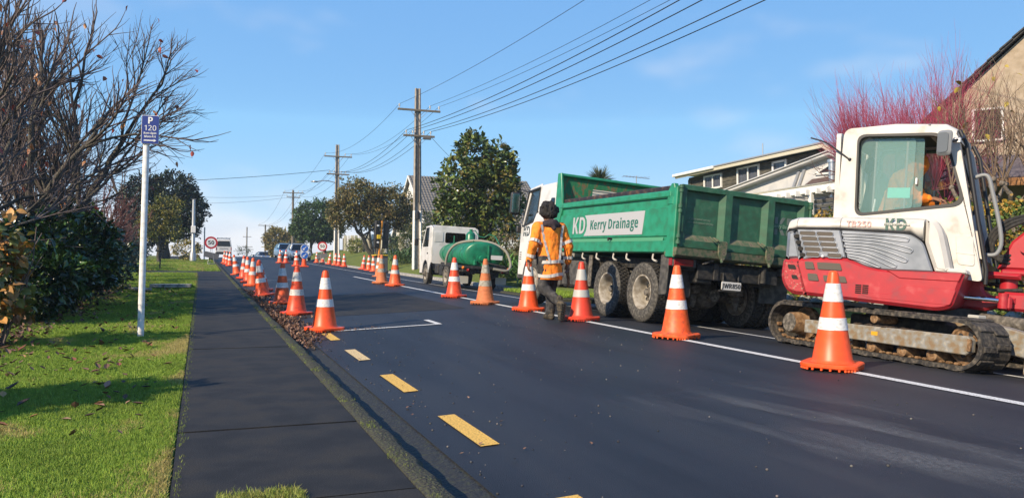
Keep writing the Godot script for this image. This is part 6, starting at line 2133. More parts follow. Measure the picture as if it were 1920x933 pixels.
# ---------------------------------------------------------------- parked cars and the van
func build_car(t: Node3D, paint: Material, L: float, W: float, H: float, tall := 0.0) -> void:
	var g := Geo.new()
	var h := W * 0.5
	# rings across the car from the nose (z = L/2, towards the viewer) to the tail
	var body := []
	for q in [[L / 2, 0.30, 0.52, 0.80], [L / 2 - 0.10, 0.24, 0.66, 0.93], [L / 2 - 0.35, 0.22, 0.76, 0.98], [L / 2 - 1.05, 0.20, 0.92, 1.0], [0.2, 0.20, 0.96, 1.0], [-L / 2 + 0.7, 0.20, 0.98, 1.0], [-L / 2 + 0.15, 0.24, 0.95, 0.96], [-L / 2, 0.34, 0.80, 0.88]]:
		var w: float = h * q[3]
		body.append([Vector3(-w * 0.94, q[1], q[0]), Vector3(-w, q[1] + 0.14, q[0]), Vector3(-w, (q[1] + q[2]) * 0.5 + 0.05, q[0]), Vector3(-w * 0.96, q[2] - 0.04, q[0]), Vector3(-w * 0.86, q[2], q[0]), Vector3(w * 0.86, q[2], q[0]), Vector3(w * 0.96, q[2] - 0.04, q[0]), Vector3(w, (q[1] + q[2]) * 0.5 + 0.05, q[0]), Vector3(w, q[1] + 0.14, q[0]), Vector3(w * 0.94, q[1], q[0])])
	g.loft(body)
	var b := obj("body", g, paint, t)
	g = Geo.new()
	var roof := []
	for q in [[0.42, H - 0.07, 0.70], [0.15, H - 0.01, 0.71], [-0.6, H, 0.71], [-L / 2 + 0.75, H - 0.08, 0.67]]:
		roof.append([Vector3(-h * q[2], q[1] - 0.05, q[0]), Vector3(-h * q[2] * 0.9, q[1], q[0]), Vector3(h * q[2] * 0.9, q[1], q[0]), Vector3(h * q[2], q[1] - 0.05, q[0])])
	g.loft(roof)
	for sd: float in [-1.0, 1.0]:
		g.beam(Vector3(sd * h * 0.90, 0.93, L / 2 - 1.10), Vector3(sd * h * 0.69, H - 0.09, 0.40), 0.06, 0.05, 0.01)
		g.beam(Vector3(sd * h * 0.90, 0.95, -L / 2 + 0.35), Vector3(sd * h * 0.66, H - 0.10, -L / 2 + 0.78), 0.08, 0.12, 0.01)
		g.beam(Vector3(sd * h * 0.92, 0.95, -0.25), Vector3(sd * h * 0.70, H - 0.08, -0.30), 0.05, 0.08, 0.01)
	obj("roof", g, paint, t)
	g = Geo.new()
	g.loft([[Vector3(-h * 0.88, 0.93, L / 2 - 1.08), Vector3(h * 0.88, 0.93, L / 2 - 1.08), Vector3(h * 0.66, H - 0.08, 0.40), Vector3(-h * 0.66, H - 0.08, 0.40)], [Vector3(-h * 0.86, 0.93, L / 2 - 1.12), Vector3(h * 0.86, 0.93, L / 2 - 1.12), Vector3(h * 0.64, H - 0.09, 0.36), Vector3(-h * 0.64, H - 0.09, 0.36)]])
	obj("windscreen", g, M.glass_dark, t)
	for sd: float in [-1.0, 1.0]:
		g = Geo.new()
		g.face([Vector3(sd * h * 0.90, 0.95, L / 2 - 1.12), Vector3(sd * h * 0.90, 0.96, -L / 2 + 0.4), Vector3(sd * h * 0.68, H - 0.09, -L / 2 + 0.78), Vector3(sd * h * 0.69, H - 0.08, 0.38)], Vector3(sd, 0.3, 0))
		obj("side_window", g, M.glass_dark, t)
		g = Geo.new()
		g.box(T(sd * h * 1.02, 1.0, L / 2 - 1.2), Vector3(0.2, 0.13, 0.1), 0.03)
		obj("mirror", g, paint, t)
		g = Geo.new()
		g.ball(Vector3(sd * h * 0.68, 0.68, L / 2 - 0.12), Vector3(0.22, 0.075, 0.12), 12, 6)
		obj("headlight", g, M.clear_lens, t)
		for zz in [L / 2 - 0.85, -L / 2 + 0.75]:
			wheel(t, Vector3(sd * (h - 0.10), 0.31, zz), 0.31, 0.2, sd, 0.20, 0.02, M.galvanised, M.black_rubber)
	g = Geo.new()
	g.loft([[Vector3(-h * 0.86, 0.96, -L / 2 + 0.32), Vector3(-h * 0.64, H - 0.1, -L / 2 + 0.76), Vector3(h * 0.64, H - 0.1, -L / 2 + 0.76), Vector3(h * 0.86, 0.96, -L / 2 + 0.32)], [Vector3(-h * 0.86, 0.96, -L / 2 + 0.28), Vector3(-h * 0.64, H - 0.1, -L / 2 + 0.72), Vector3(h * 0.64, H - 0.1, -L / 2 + 0.72), Vector3(h * 0.86, 0.96, -L / 2 + 0.28)]])
	obj("rear_window", g, M.glass_dark, t)
	g = Geo.new()
	g.prism(rpoly([Vector2(-h * 0.72, 0.34), Vector2(h * 0.72, 0.34), Vector2(h * 0.5, 0.52), Vector2(-h * 0.5, 0.52)], [0.03]), T(0, -0.02, L / 2 + 0.005), 0.06, 0.01)
	obj("grille", g, M.flat_black, t)
	g = Geo.new()
	g.bx(0, 0.60, L / 2 - 0.02, 1.1, 0.03, 0.06, 0.01)
	obj("badge_bar", g, M.chrome, t)
	g = Geo.new()
	g.bx(0, 0.40, L / 2 + 0.045, 0.36, 0.12, 0.01, 0.003)
	obj("number_plate", g, M.plate_white, t)

func build_parked() -> void:
	var t := thing("parked_car", "silver hatchback parked facing the viewer on the right of the road", "car", stand(8.05, 71.0, 3.0))
	build_car(t, M.car_silver, 3.9, 1.68, 1.52)
	t = thing("parked_car", "blue car parked behind the silver hatchback", "car", stand(7.75, 79.5, 3.0))
	build_car(t, M.car_blue, 4.3, 1.72, 1.5)
	t = thing("parked_car", "pale car half hidden beyond the crest of the road", "car", stand(8.0, 112.0, 8.0))
	build_car(t, M.car_silver, 4.4, 1.75, 1.5)
	t = thing("parked_car", "white car beyond the crest, behind the pale half hidden one", "car", stand(7.6, 120.0, 8.0))
	build_car(t, M.cab_white, 4.4, 1.75, 1.62)
	# van seen from behind on the crest
	t = thing("work_van", "white van with a roof rack seen from behind on the crest", "van", stand(2.38, 92.0, 0.0))
	var g := Geo.new()
	var rings := []
	for q in [[0.0, 0.42, 1.92, 0.96], [-0.05, 0.36, 1.98, 1.0], [-3.4, 0.36, 2.0, 1.0], [-4.4, 0.40, 1.1, 0.95]]:
		var w: float = 0.84 * q[3]
		rings.append([Vector3(w * 0.96, q[1], q[0]), Vector3(w, q[1] + 0.2, q[0]), Vector3(w, 1.1, q[0]), Vector3(w * 0.86, q[2] - 0.06, q[0]), Vector3(w * 0.72, q[2], q[0]), Vector3(-w * 0.72, q[2], q[0]), Vector3(-w * 0.86, q[2] - 0.06, q[0]), Vector3(-w, 1.1, q[0]), Vector3(-w, q[1] + 0.2, q[0]), Vector3(-w * 0.96, q[1], q[0])])
	g.loft(rings)
	obj("body", g, M.cab_white, t)
	g = Geo.new()
	g.prism(rpoly([Vector2(-0.70, 1.22), Vector2(0.70, 1.22), Vector2(0.60, 1.80), Vector2(-0.60, 1.80)], [0.06]), T(0, 0, 0.01), 0.02, 0.004)
	obj("rear_window", g, M.glass_dark, t)
	g = Geo.new()
	g.bx(0, 0.50, 0.04, 1.62, 0.22, 0.12, 0.03)
	obj("bumper", g, M.flat_black, t)
	g = Geo.new()
	g.bx(0, 0.98, 0.012, 0.9, 0.05, 0.03, 0.01)
	obj("plate_lamp_bar", g, M.flat_black, t)
	g = Geo.new()
	g.bx(-0.28, 0.86, 0.012, 0.36, 0.12, 0.012)
	obj("number_plate", g, M.plate_white, t)
	for sd: float in [-1.0, 1.0]:
		g = Geo.new()
		g.bx(sd * 0.78, 0.95, 0.0, 0.10, 0.36, 0.06, 0.02)
		obj("tail_light", g, M.red_lens, t)
		for zz in [-0.8, -3.5]:
			wheel(t, Vector3(sd * 0.74, 0.33, zz), 0.33, 0.2, sd, 0.2, 0.02, M.galvanised, M.black_rubber)
	g = Geo.new()
	for k in 4:
		g.bx(0, 2.14, -0.2 - k * 0.9, 1.4, 0.04, 0.05)
	for xx in [-0.66, -0.2, 0.25, 0.66]:
		g.bx(xx, 2.18, -1.5, 0.05, 0.05, 2.9)
	for xx in [-0.64, 0.64]:
		for k in 4:
			g.bx(xx, 2.05, -0.2 - k * 0.9, 0.04, 0.2, 0.04)
	obj("roof_rack", g, M.galvanised, t)

# ---------------------------------------------------------------- houses and fences on the right
func building_materials() -> void:
	var m: StandardMaterial3D
	m = mat("dark_board", Color(1, 1, 1), 0.85)
	tex(m, noise_tex(0.03, [[0.2, C(0.045, 0.043, 0.035)], [0.6, C(0.085, 0.080, 0.062)], [0.85, C(0.13, 0.12, 0.095)]], 256, 401, 5), Vector3(1.0, 3.0, 0.3))
	m = mat("cream_trim", C(0.50, 0.47, 0.36), 0.6)
	m = mat("white_trim", C(0.70, 0.70, 0.68), 0.5)
	m = mat("zinc_flashing", C(0.36, 0.37, 0.39), 0.45, 0.4)
	m = mat("pale_render", Color(1, 1, 1), 0.85)
	tex(m, noise_tex(0.02, [[0.2, C(0.44, 0.45, 0.46)], [0.7, C(0.52, 0.52, 0.52)]], 128, 402, 4), Vector3(0.6, 0.6, 0.6))
	m = mat("beige_render", Color(1, 1, 1), 0.9)
	tex(m, noise_tex(0.025, [[0.2, C(0.31, 0.25, 0.18)], [0.6, C(0.37, 0.30, 0.225)], [0.9, C(0.40, 0.335, 0.26)]], 256, 403, 5), Vector3(0.7, 0.7, 0.7))
	m = mat("roof_dark", Color(1, 1, 1), 0.8)
	tex(m, noise_tex(0.03, [[0.3, C(0.03, 0.03, 0.032)], [0.8, C(0.07, 0.068, 0.066)]], 128, 404, 4), Vector3(2, 2, 2))
	m = mat("porch_iron", Color(1, 1, 1), 0.55, 0.2)
	tex(m, noise_tex(0.03, [[0.3, C(0.11, 0.095, 0.115)], [0.8, C(0.19, 0.165, 0.18)]], 128, 405, 4), Vector3(1, 1, 1))
	m = mat("orange_timber", Color(1, 1, 1), 0.8)
	tex(m, noise_tex(0.03, [[0.3, C(0.22, 0.10, 0.035)], [0.8, C(0.34, 0.17, 0.07)]], 128, 406, 4), Vector3(1, 3, 1))
	m = mat("grey_tile", Color(1, 1, 1), 0.8)
	tex(m, noise_tex(0.05, [[0.3, C(0.11, 0.105, 0.095)], [0.8, C(0.21, 0.20, 0.18)]], 128, 407, 4), Vector3(0.8, 0.8, 0.8))
	m = mat("brown_tile", C(0.10, 0.065, 0.05), 0.8)
	m = mat("curtain", C(0.42, 0.46, 0.55), 0.9)
	m = mat("grey_board", Color(1, 1, 1), 0.85)
	tex(m, noise_tex(0.03, [[0.3, C(0.16, 0.16, 0.16)], [0.8, C(0.27, 0.27, 0.27)]], 128, 408, 4), Vector3(1, 1, 1))
	m = mat("dark_fence", C(0.05, 0.052, 0.056), 0.85)
	m = mat("house_glass", Color(0.10, 0.14, 0.20, 0.55), 0.04)
	m.transparency = BaseMaterial3D.TRANSPARENCY_ALPHA
	m = mat("blind_dark", C(0.05, 0.042, 0.036), 0.7)
	m = mat("steel_flue", C(0.55, 0.56, 0.57), 0.3, 0.8)

# a window in a wall that faces -x: its middle, size, panes
func window_x(p: Node, at: Vector3, w: float, h: float, panes: int, shear := 0.0) -> void:
	var g := Geo.new()
	var y := func(z: float) -> float: return shear * z
	g.beam(at + Vector3(0, -h / 2 + y.call(-w / 2), -w / 2), at + Vector3(0, -h / 2 + y.call(w / 2), w / 2), 0.07, 0.07, 0.008)
	g.beam(at + Vector3(0, h / 2 + y.call(-w / 2), -w / 2), at + Vector3(0, h / 2 + y.call(w / 2), w / 2), 0.07, 0.07, 0.008)
	for z in [-w / 2, w / 2]:
		g.bx(at.x, at.y + y.call(z), at.z + z, 0.07, h + 0.07, 0.07, 0.008)
	for k in panes - 1:
		var z := -w / 2 + w * (k + 1) / panes
		g.bx(at.x - 0.002, at.y + y.call(z), at.z + z, 0.055, h, 0.06, 0.006)
	var f := obj("window", g, M.white_trim, p)
	for k in panes:
		g = Geo.new()
		var z0 := -w / 2 + w * k / panes
		var z1 := -w / 2 + w * (k + 1) / panes
		g.quad(at + Vector3(0.0, -h / 2 + y.call(z0), z0), at + Vector3(0.0, -h / 2 + y.call(z1), z1), at + Vector3(0.0, h / 2 + y.call(z1), z1), at + Vector3(0.0, h / 2 + y.call(z0), z0))
		obj("pane", g, M.house_glass, f)
		g = Geo.new()
		var rows := []
		for i in 13:
			var t := float(i) / 12.0
			var zz := lerpf(z0, z1, t)
			var xx := 0.05 + 0.012 * sin(t * 22.0)
			rows.append([at + Vector3(xx, -h / 2 + y.call(zz), zz), at + Vector3(xx, h / 2 + y.call(zz), zz)])
		g.loft(rows, false, false)
		obj("curtain", g, M.curtain, f)

func build_timber_house() -> void:
	var X := 19.0
	var gz := gy(X, 24.0)
	var t := thing("timber_house", "dark weatherboard house with white windows and a low gable above the tipper", "house", T(X, gz, 0))
	var g: Geo
	var top := func(z: float) -> float: return lerpf(3.62, 4.42, clampf((z + 27.6) / 7.6, 0.0, 1.1)) if z < -20.0 else 4.42 - (z + 20.0) * 0.55
	g = Geo.new()        # the wall behind the boards
	g.prism(PackedVector2Array([Vector2(-27.5, -0.5), Vector2(-18.6, -0.5), Vector2(-18.6, 3.3), Vector2(-19.5, 3.88), Vector2(-27.5, 3.88)]), SIDE(0.16), 0.2)
	g.bx(4.0, 1.5, -27.4, 8.0, 4.6, 0.2)
	var wall := obj("wall", g, M.dark_board, t)
	var wins := [[-25.80, 3.52, 1.10, 0.52, 2], [-23.64, 3.46, 1.20, 0.74, 2], [-21.94, 3.40, 0.66, 0.78, 1]]
	var yy := 0.4
	var k := 0
	while yy < 3.86:                                     # weatherboards, each lapped over the one below and let in round the windows
		var z1 := -18.7
		var z0 := -27.5
		if yy > 3.3:
			z1 = -19.5 + (3.88 - yy) / 0.65
		var runs := [[z0, z1]]
		for w in wins:
			if absf(w[1] - yy) < w[3] * 0.5:
				var nr := []
				for r in runs:
					if w[0] - w[2] * 0.5 > r[0] and w[0] + w[2] * 0.5 < r[1]:
						nr.append([r[0], w[0] - w[2] * 0.5])
						nr.append([w[0] + w[2] * 0.5, r[1]])
					else:
						nr.append(r)
				runs = nr
		for r in runs:
			if r[1] - r[0] > 0.1:
				g = Geo.new()
				g.box(T(0.045, yy, (r[0] + r[1]) * 0.5, R(Vector3.BACK, -7)), Vector3(0.025, 0.155, r[1] - r[0]), 0.004)
				obj("weatherboard", g, M.dark_board, wall)
		yy += 0.142
		k += 1
	for w in wins:
		window_x(t, Vector3(0.0, w[1], w[0]), w[2], w[3], w[4], 0.0)
	g = Geo.new()
	g.beam(Vector3(-0.35, 3.93, -27.9), Vector3(-0.35, 3.93, -19.45), 0.06, 0.12, 0.01)
	g.beam(Vector3(-0.35, 3.94, -19.47), Vector3(-0.35, 3.38, -18.6), 0.06, 0.16, 0.01)
	obj("bargeboard", g, M.cream_trim, t)
	g = Geo.new()
	g.beam(Vector3(3.9, 4.04, -27.9), Vector3(3.9, 4.04, -19.45), 8.6, 0.06, 0.01)
	g.beam(Vector3(3.9, 4.05, -19.47), Vector3(3.9, 3.48, -18.5), 8.6, 0.06, 0.01)
	obj("roof", g, M.zinc_flashing, t)
	g = Geo.new()
	g.beam(Vector3(-0.42, 4.00, -28.0), Vector3(-0.42, 4.00, -25.2), 0.10, 0.12, 0.02)
	obj("gutter", g, M.white_trim, t)
	g = Geo.new()
	g.rod(Vector3(2.0, 3.9, -25.2), Vector3(2.0, 5.1, -25.2), 0.02, 6)
	obj("aerial", g, M.galvanised, t)
	# pale wing with a raking roof and a triangular window
	g = Geo.new()
	g.prism(PackedVector2Array([Vector2(-22.3, -0.5), Vector2(-16.6, -0.5), Vector2(-16.6, 2.75), Vector2(-17.3, 3.20), Vector2(-22.3, 2.56)]), SIDE(-1.9), 0.2)
	g.bx(-0.9, 1.0, -22.2, 2.0, 2.6, 0.2)
	var wing := obj("wing_wall", g, M.pale_render, t)
	g = Geo.new()
	g.beam(Vector3(-2.1, 2.56, -22.6), Vector3(-2.1, 3.24, -17.28), 0.30, 0.09, 0.02)
	g.beam(Vector3(-2.1, 3.25, -17.3), Vector3(-2.1, 2.70, -16.3), 0.30, 0.09, 0.02)
	obj("wing_bargeboard", g, M.pale_render, wing)
	g = Geo.new()
	g.beam(Vector3(-1.0, 2.62, -22.7), Vector3(-1.0, 3.31, -17.28), 2.6, 0.04, 0.01)
	g.beam(Vector3(-1.0, 3.32, -17.3), Vector3(-1.0, 2.76, -16.2), 2.6, 0.04, 0.01)
	obj("wing_roof", g, M.pale_render, wing)
	g = Geo.new()
	var tri := [Vector3(-2.03, 2.74, -18.05), Vector3(-2.03, 2.68, -17.28), Vector3(-2.03, 3.02, -17.28)]
	for i in 3:
		g.beam(tri[i], tri[(i + 1) % 3], 0.05, 0.06, 0.006)
	var tw := obj("window", g, M.white_trim, wing)
	g = Geo.new()
	g.tri(tri[0], tri[1], tri[2])
	obj("pane", g, M.glass_dark, tw)
	g = Geo.new()
	g.beam(Vector3(-2.03, 1.5, -19.5), Vector3(-2.03, 2.92, -18.72), 0.06, 0.10, 0.01)
	g.beam(Vector3(-2.03, 1.5, -19.25), Vector3(-2.03, 2.96, -18.48), 0.06, 0.10, 0.01)
	obj("flashing", g, M.zinc_flashing, wing).set_meta("kind", "stuff")
	g = Geo.new()
	g.rod(Vector3(-2.6, 1.9, -16.80), Vector3(-2.6, 2.88, -16.80), 0.10, 16)
	g.rod(Vector3(-2.6, 2.88, -16.80), Vector3(-2.6, 2.96, -16.80), 0.13, 16)
	obj("flue", g, M.steel_flue, t)
	g = Geo.new()
	for i in 5:
		g.box(T(-2.85 + i * 0.10, 2.22 + i * 0.065, -16.6, R(Vector3.BACK, 35)), Vector3(0.16, 0.05, 2.4), 0.01)
	obj("lean_to_roof", g, M.brown_tile, t)
	# pergola in front of the wing
	t = thing("pergola", "white timber pergola with slatted screen between the tipper and the excavator's cab", "pergola", T(16.0, gy(16.0, 18.0), 0))
	g = Geo.new()
	g.beam(Vector3(0, 2.48, -20.6), Vector3(0, 2.48, -13.6), 0.08, 0.20, 0.012)
	obj("front_beam", g, M.white_trim, t)
	g = Geo.new()
	g.beam(Vector3(0.02, 2.61, -20.6), Vector3(0.02, 2.61, -13.6), 0.14, 0.05, 0.01)
	obj("cap_board", g, M.cream_trim, t)
	for zz in [-20.4, -17.2, -13.8]:
		g = Geo.new()
		g.bx(0.0, 1.1, zz, 0.12, 2.6, 0.12, 0.01)
		obj("post", g, M.white_trim, t)
	for i in 18:
		g = Geo.new()
		g.bx(0.55, 2.40, -20.4 + i * 0.40, 1.5, 0.16, 0.05, 0.006)
		obj("rafter", g, M.white_trim, t)
	for i in 14:
		g = Geo.new()
		g.box(T(0.25, 0.4 + i * 0.135, -17.1, R(Vector3.BACK, 40)), Vector3(0.02, 0.115, 6.4), 0.004)
		obj("slat", g, M.grey_board, t)

func build_beige_house() -> void:
	# gable wall turned towards the road and the viewer
	var t := thing("rendered_house", "beige rendered house with steep gable, white framed window and porch at the right edge", "house", upright(16.2, 12.0, -52.0))
	var g := Geo.new()
	var gable := PackedVector2Array([Vector2(-2.3, -0.5), Vector2(9.3, -0.5), Vector2(9.3, 2.68), Vector2(3.5, 8.08), Vector2(-2.3, 2.68)])
	g.prism(gable, T(0, 0, -0.15), 0.3)
	g.prism(gable, T(0, 0, -8.0), 0.3)
	g.bx(-2.17, 1.1, -4.1, 0.26, 3.1, 7.5)
	var wall := obj("wall", g, M.beige_render, t)
	g = Geo.new()
	g.beam(Vector3(-2.75, 2.36, -4.0), Vector3(3.55, 8.22, -4.0), 8.3, 0.05, 0.01, Vector3(-0.681, 0.732, 0))
	g.beam(Vector3(9.75, 2.36, -4.0), Vector3(3.45, 8.22, -4.0), 8.3, 0.05, 0.01, Vector3(0.681, 0.732, 0))
	var roof := obj("roof", g, M.roof_dark, t)
	for i in 26:                                 # tile ends stepping along the rake
		var f := i / 26.0
		g = Geo.new()
		g.box(T(lerpf(-2.75, 3.5, f), lerpf(2.41, 8.22, f), 0.13, R(Vector3.BACK, 40)), Vector3(0.32, 0.035, 0.12), 0.008)
		obj("verge_tile", g, M.roof_dark, roof)
	# window with a slatted blind
	var wc := Vector3(0.0, 3.595, 0.03)
	g = Geo.new()
	for sd: float in [-1.0, 1.0]:
		g.bx(wc.x + sd * 0.275, wc.y, 0.03, 0.055, 0.745, 0.09, 0.008)
		g.bx(wc.x, wc.y + sd * 0.35, 0.03, 0.495, 0.048, 0.088, 0.008)
	var w := obj("window", g, M.white_trim, t)
	g = Geo.new()
	g.bx(wc.x, wc.y, 0.012, 0.51, 0.66, 0.01)
	obj("pane", g, M.glass_dark, w)
	for i in 13:
		g = Geo.new()
		g.box(T(wc.x, wc.y - 0.31 + i * 0.052, 0.035, R(Vector3.RIGHT, 30)), Vector3(0.50, 0.040, 0.008), 0.002)
		obj("slat", g, M.blind_dark, w)
	# porch: lean-to iron roof, fascia, posts
	g = Geo.new()
	g.beam(Vector3(1.0, 2.88, 0.0), Vector3(1.0, 2.22, 1.7), 7.0, 0.04, 0.008)
	var pr := obj("porch_roof", g, M.porch_iron, t)
	g = Geo.new()
	for i in 28:
		g.beam(Vector3(-2.45 + i * 0.25, 2.905, 0.01), Vector3(-2.45 + i * 0.25, 2.245, 1.7), 0.05, 0.025, 0.006)
	obj("corrugation", g, M.porch_iron, pr).set_meta("kind", "stuff")
	g = Geo.new()
	g.bx(1.0, 2.12, 1.72, 7.0, 0.16, 0.05, 0.008)
	obj("fascia", g, M.orange_timber, t)
	for i in 4:
		g = Geo.new()
		g.bx(-2.4 + i * 2.2, 0.8, 1.62, 0.12, 2.5, 0.12, 0.01)
		obj("post", g, M.orange_timber, t)
	g = Geo.new()
	g.bx(0.3, 0.85, 0.012, 1.9, 2.1, 0.03, 0.01)
	var dr := obj("glass_door", g, M.glass_dark, t)
	g = Geo.new()
	for xx in [-0.68, 0.3, 1.28]:
		g.bx(xx, 0.85, 0.04, 0.08, 2.1, 0.05, 0.006)
	obj("frame", g, M.orange_timber, dr).set_meta("kind", "stuff")

func build_tiled_house() -> void:
	var t := thing("tiled_house", "white gabled house with a steep grey tiled roof behind the first power pole", "house", T(19.0, gy(19.0, 73.0), 0))
	var g := Geo.new()
	g.prism(PackedVector2Array([Vector2(-80.5, -1), Vector2(-67.5, -1), Vector2(-67.5, 1.8), Vector2(-74.0, 6.9), Vector2(-80.5, 1.8)]), SIDE(0.1), 0.2)
	g.bx(6.0, 0.5, -67.6, 12.0, 2.9, 0.2)
	obj("wall", g, M.white_wash, t)
	g = Geo.new()
	g.beam(Vector3(6.0, 7.25, -74.0), Vector3(6.0, 1.65, -67.0), 12.6, 0.12, 0.01)
	g.beam(Vector3(6.0, 7.25, -74.0), Vector3(6.0, 1.65, -81.0), 12.6, 0.12, 0.01)
	var roof := obj("roof", g, M.grey_tile, t)
	var me := Geo.new()
	me.lathe(Transform3D(Basis(Vector3.RIGHT, PI / 2), Vector3.ZERO), [Vector2(0.13, -0.2), Vector2(0.15, 0.2)], 6)
	var xs := []
	var d := Vector3(0, -5.6, 7.0).normalized()
	for r in 20:
		for k in 42:
			var p := Vector3(-0.2 + k * 0.3, 7.26, -74.0) + d * (0.25 + r * 0.43)
			xs.append(Transform3D(Basis(Vector3.RIGHT, 0.675), p))
	many("roof_tiles", me.mesh(M.grey_tile), xs, [], roof)
	g = Geo.new()
	g.beam(Vector3(-0.32, 7.2, -74.0), Vector3(-0.32, 1.6, -67.0), 0.06, 0.22, 0.01)
	g.beam(Vector3(-0.32, 7.2, -74.0), Vector3(-0.32, 1.6, -81.0), 0.06, 0.22, 0.01)
	obj("bargeboard", g, M.white_trim, t)
	for zz in [-76.0, -72.2]:
		window_x(t, Vector3(-0.03, 3.4, zz), 1.2, 1.1, 2)

func build_fences() -> void:
	var t := thing("paling_fence", "grey and brown panel fence with pale posts behind the olive coloured tree", "fence", T(13.6, 0, 0))
	var s := 54.0
	var k := 0
	while s < 80.0:
		var y := gy(13.6, s)
		var g := Geo.new()
		g.bx(0, y + 0.65, -s, 0.28, 1.75, 0.22, 0.01)
		obj("post", g, M.cream_trim if k % 3 else M.white_trim, t)
		g = Geo.new()
		for i in 9:
			g.bx(0.05, y + 0.60, -s - 0.22 - i * 0.19, 0.02, 1.45 + 0.03 * (i % 2), 0.17, 0.003)
		obj("panel", g, [M.grey_board, M.dark_fence, M.weathered_timber, M.grey_board][k % 4], t).set_meta("kind", "stuff")
		s += 1.95
		k += 1
	# TV aerial on its mast, on a roof behind the trees
	t = thing("low_house", "low roof carrying a television aerial, just visible over the tipper's tray", "house", T(24.0, gy(24.0, 40.0), -40.0))
	var g := Geo.new()
	g.bx(0, 1.2, -2.0, 9.0, 3.4, 6.0)
	obj("wall", g, M.pale_render, t)
	g = Geo.new()
	g.prism(PackedVector2Array([Vector2(-3.6, 2.85), Vector2(3.6, 2.85), Vector2(0, 3.75)]), SIDE(0) * T(0, 0, 0), 9.4)
	var r := obj("roof", g, M.grey_tile, t)
	r.position = Vector3(0, 0, -2.0)
	g = Geo.new()
	g.rod(Vector3(0, 3.4, 0), Vector3(0, 4.55, 0), 0.03, 6)
	g.rod(Vector3(-0.9, 4.5, 0.0), Vector3(0.9, 4.42, 0.0), 0.02, 6)
	for i in 7:
		g.rod(Vector3(-0.8 + i * 0.25, 4.48, -0.35), Vector3(-0.8 + i * 0.25, 4.48, 0.35), 0.010, 5)
	g.rod(Vector3(0, 3.75, 0), Vector3(0.8, 3.78, 0), 0.015, 5)
	obj("television_aerial", g, M.galvanised, t)

func build_houses() -> void:
	build_timber_house()
	build_beige_house()
	build_tiled_house()
	build_fences()

# ---------------------------------------------------------------- plants
func leaf_mesh(L: float, w: float, fold: float, curl: float, m: Material, steps := 3) -> ArrayMesh:
	# a pointed leaf along +z from its stalk, folded along the middle and curling down
	var g := Geo.new()
	var pts := []
	for i in steps + 1:
		var f := float(i) / steps
		var ww := w * pow(sin(PI * pow(f, 0.75) * 0.96 + 0.06), 0.8)
		if i == steps:
			ww = 0.0
		pts.append([Vector3(-ww, fold * ww, L * f) + Vector3(0, -curl * f * f * L, 0), Vector3(0, -curl * f * f * L, L * f), Vector3(ww, fold * ww, L * f) + Vector3(0, -curl * f * f * L, 0)])
	for i in steps:
		var a: Array = pts[i]
		var b: Array = pts[i + 1]
		if i == steps - 1:
			g.tri(a[1], a[0], b[1])
			g.tri(a[2], a[1], b[1])
		elif i == 0:
			g.face([a[1], b[0], b[1]], Vector3.UP)
			g.face([a[1], b[1], b[2]], Vector3.UP)
		else:
			g.face([a[0], b[0], b[1], a[1]], Vector3.UP)
			g.face([a[1], b[1], b[2], a[2]], Vector3.UP)
	return g.mesh(m)

func aim(d: Vector3, roll: float, sc: float) -> Basis:       # +z along d
	var z := d.normalized()
	var r := Vector3.UP.cross(z)
	if r.length() < 0.05:
		r = Vector3.RIGHT
	r = r.normalized()
	var b := Basis(r, z.cross(r), z)
	return (b * Basis(Vector3.BACK, roll)).scaled(Vector3.ONE * sc) if false else b * Basis(Vector3.BACK, roll) * Basis.from_scale(Vector3.ONE * sc)

func rdir(up := 0.0) -> Vector3:
	var v := Vector3(rng.randfn(), rng.randfn() + up, rng.randfn())
	return v.normalized()

func pick(cols: Array) -> Color:
	var c: Color = cols[rng.randi() % cols.size()]
	var k := rng.randf_range(0.72, 1.25) * 1.4
	return Color(c.r * k, c.g * k * rng.randf_range(0.94, 1.06), c.b * k)

# leaf clumps spread through lobes: each lobe is [centre, radii]
func crown(lobes: Array, clumps: int, per: int, spread: float, sc0: float, sc1: float, cols: Array, up := 0.35, shell := 0.55) -> Array:
	var xs := []
	var cc := []
	var vol := 0.0
	for l in lobes:
		vol += pow(l[1].x * l[1].y * l[1].z, 0.667)
	for l in lobes:
		var n := int(clumps * pow(l[1].x * l[1].y * l[1].z, 0.667) / vol)
		for i in n:
			var d := rdir()
			var rr := pow(lerpf(shell, 1.0, rng.randf()), 0.8) * rng.randf_range(0.86, 1.10)
			var c: Vector3 = l[0] + Vector3(d.x * l[1].x, d.y * l[1].y, d.z * l[1].z) * rr
			var tone: Color = pick(cols)
			for k in per:
				var o := rdir(0.1) * spread * rng.randf()
				var ld := (d * 0.7 + rdir(up) * 0.9)
				xs.append(Transform3D(aim(ld, rng.randf_range(-1.2, 1.2), rng.randf_range(sc0, sc1)), c + o))
				var t := rng.randf_range(0.8, 1.2)
				cc.append(Color(tone.r * t, tone.g * t, tone.b * t))
	return [xs, cc]

func limb(g: Geo, p0: Vector3, p1: Vector3, r0: float, r1: float, wob := 0.06, seg := 7, k := 5) -> PackedVector3Array:
	var pts := PackedVector3Array()
	var rr := PackedFloat32Array()
	var L := p0.distance_to(p1)
	for i in k + 1:
		var f := float(i) / k
		var o := Vector3.ZERO if i == 0 or i == k else rdir() * L * wob * 0.5
		pts.append(p0.lerp(p1, f) + o)
		rr.append(lerpf(r0, r1, f))
	g.tube(pts, rr, seg, true)
	return pts

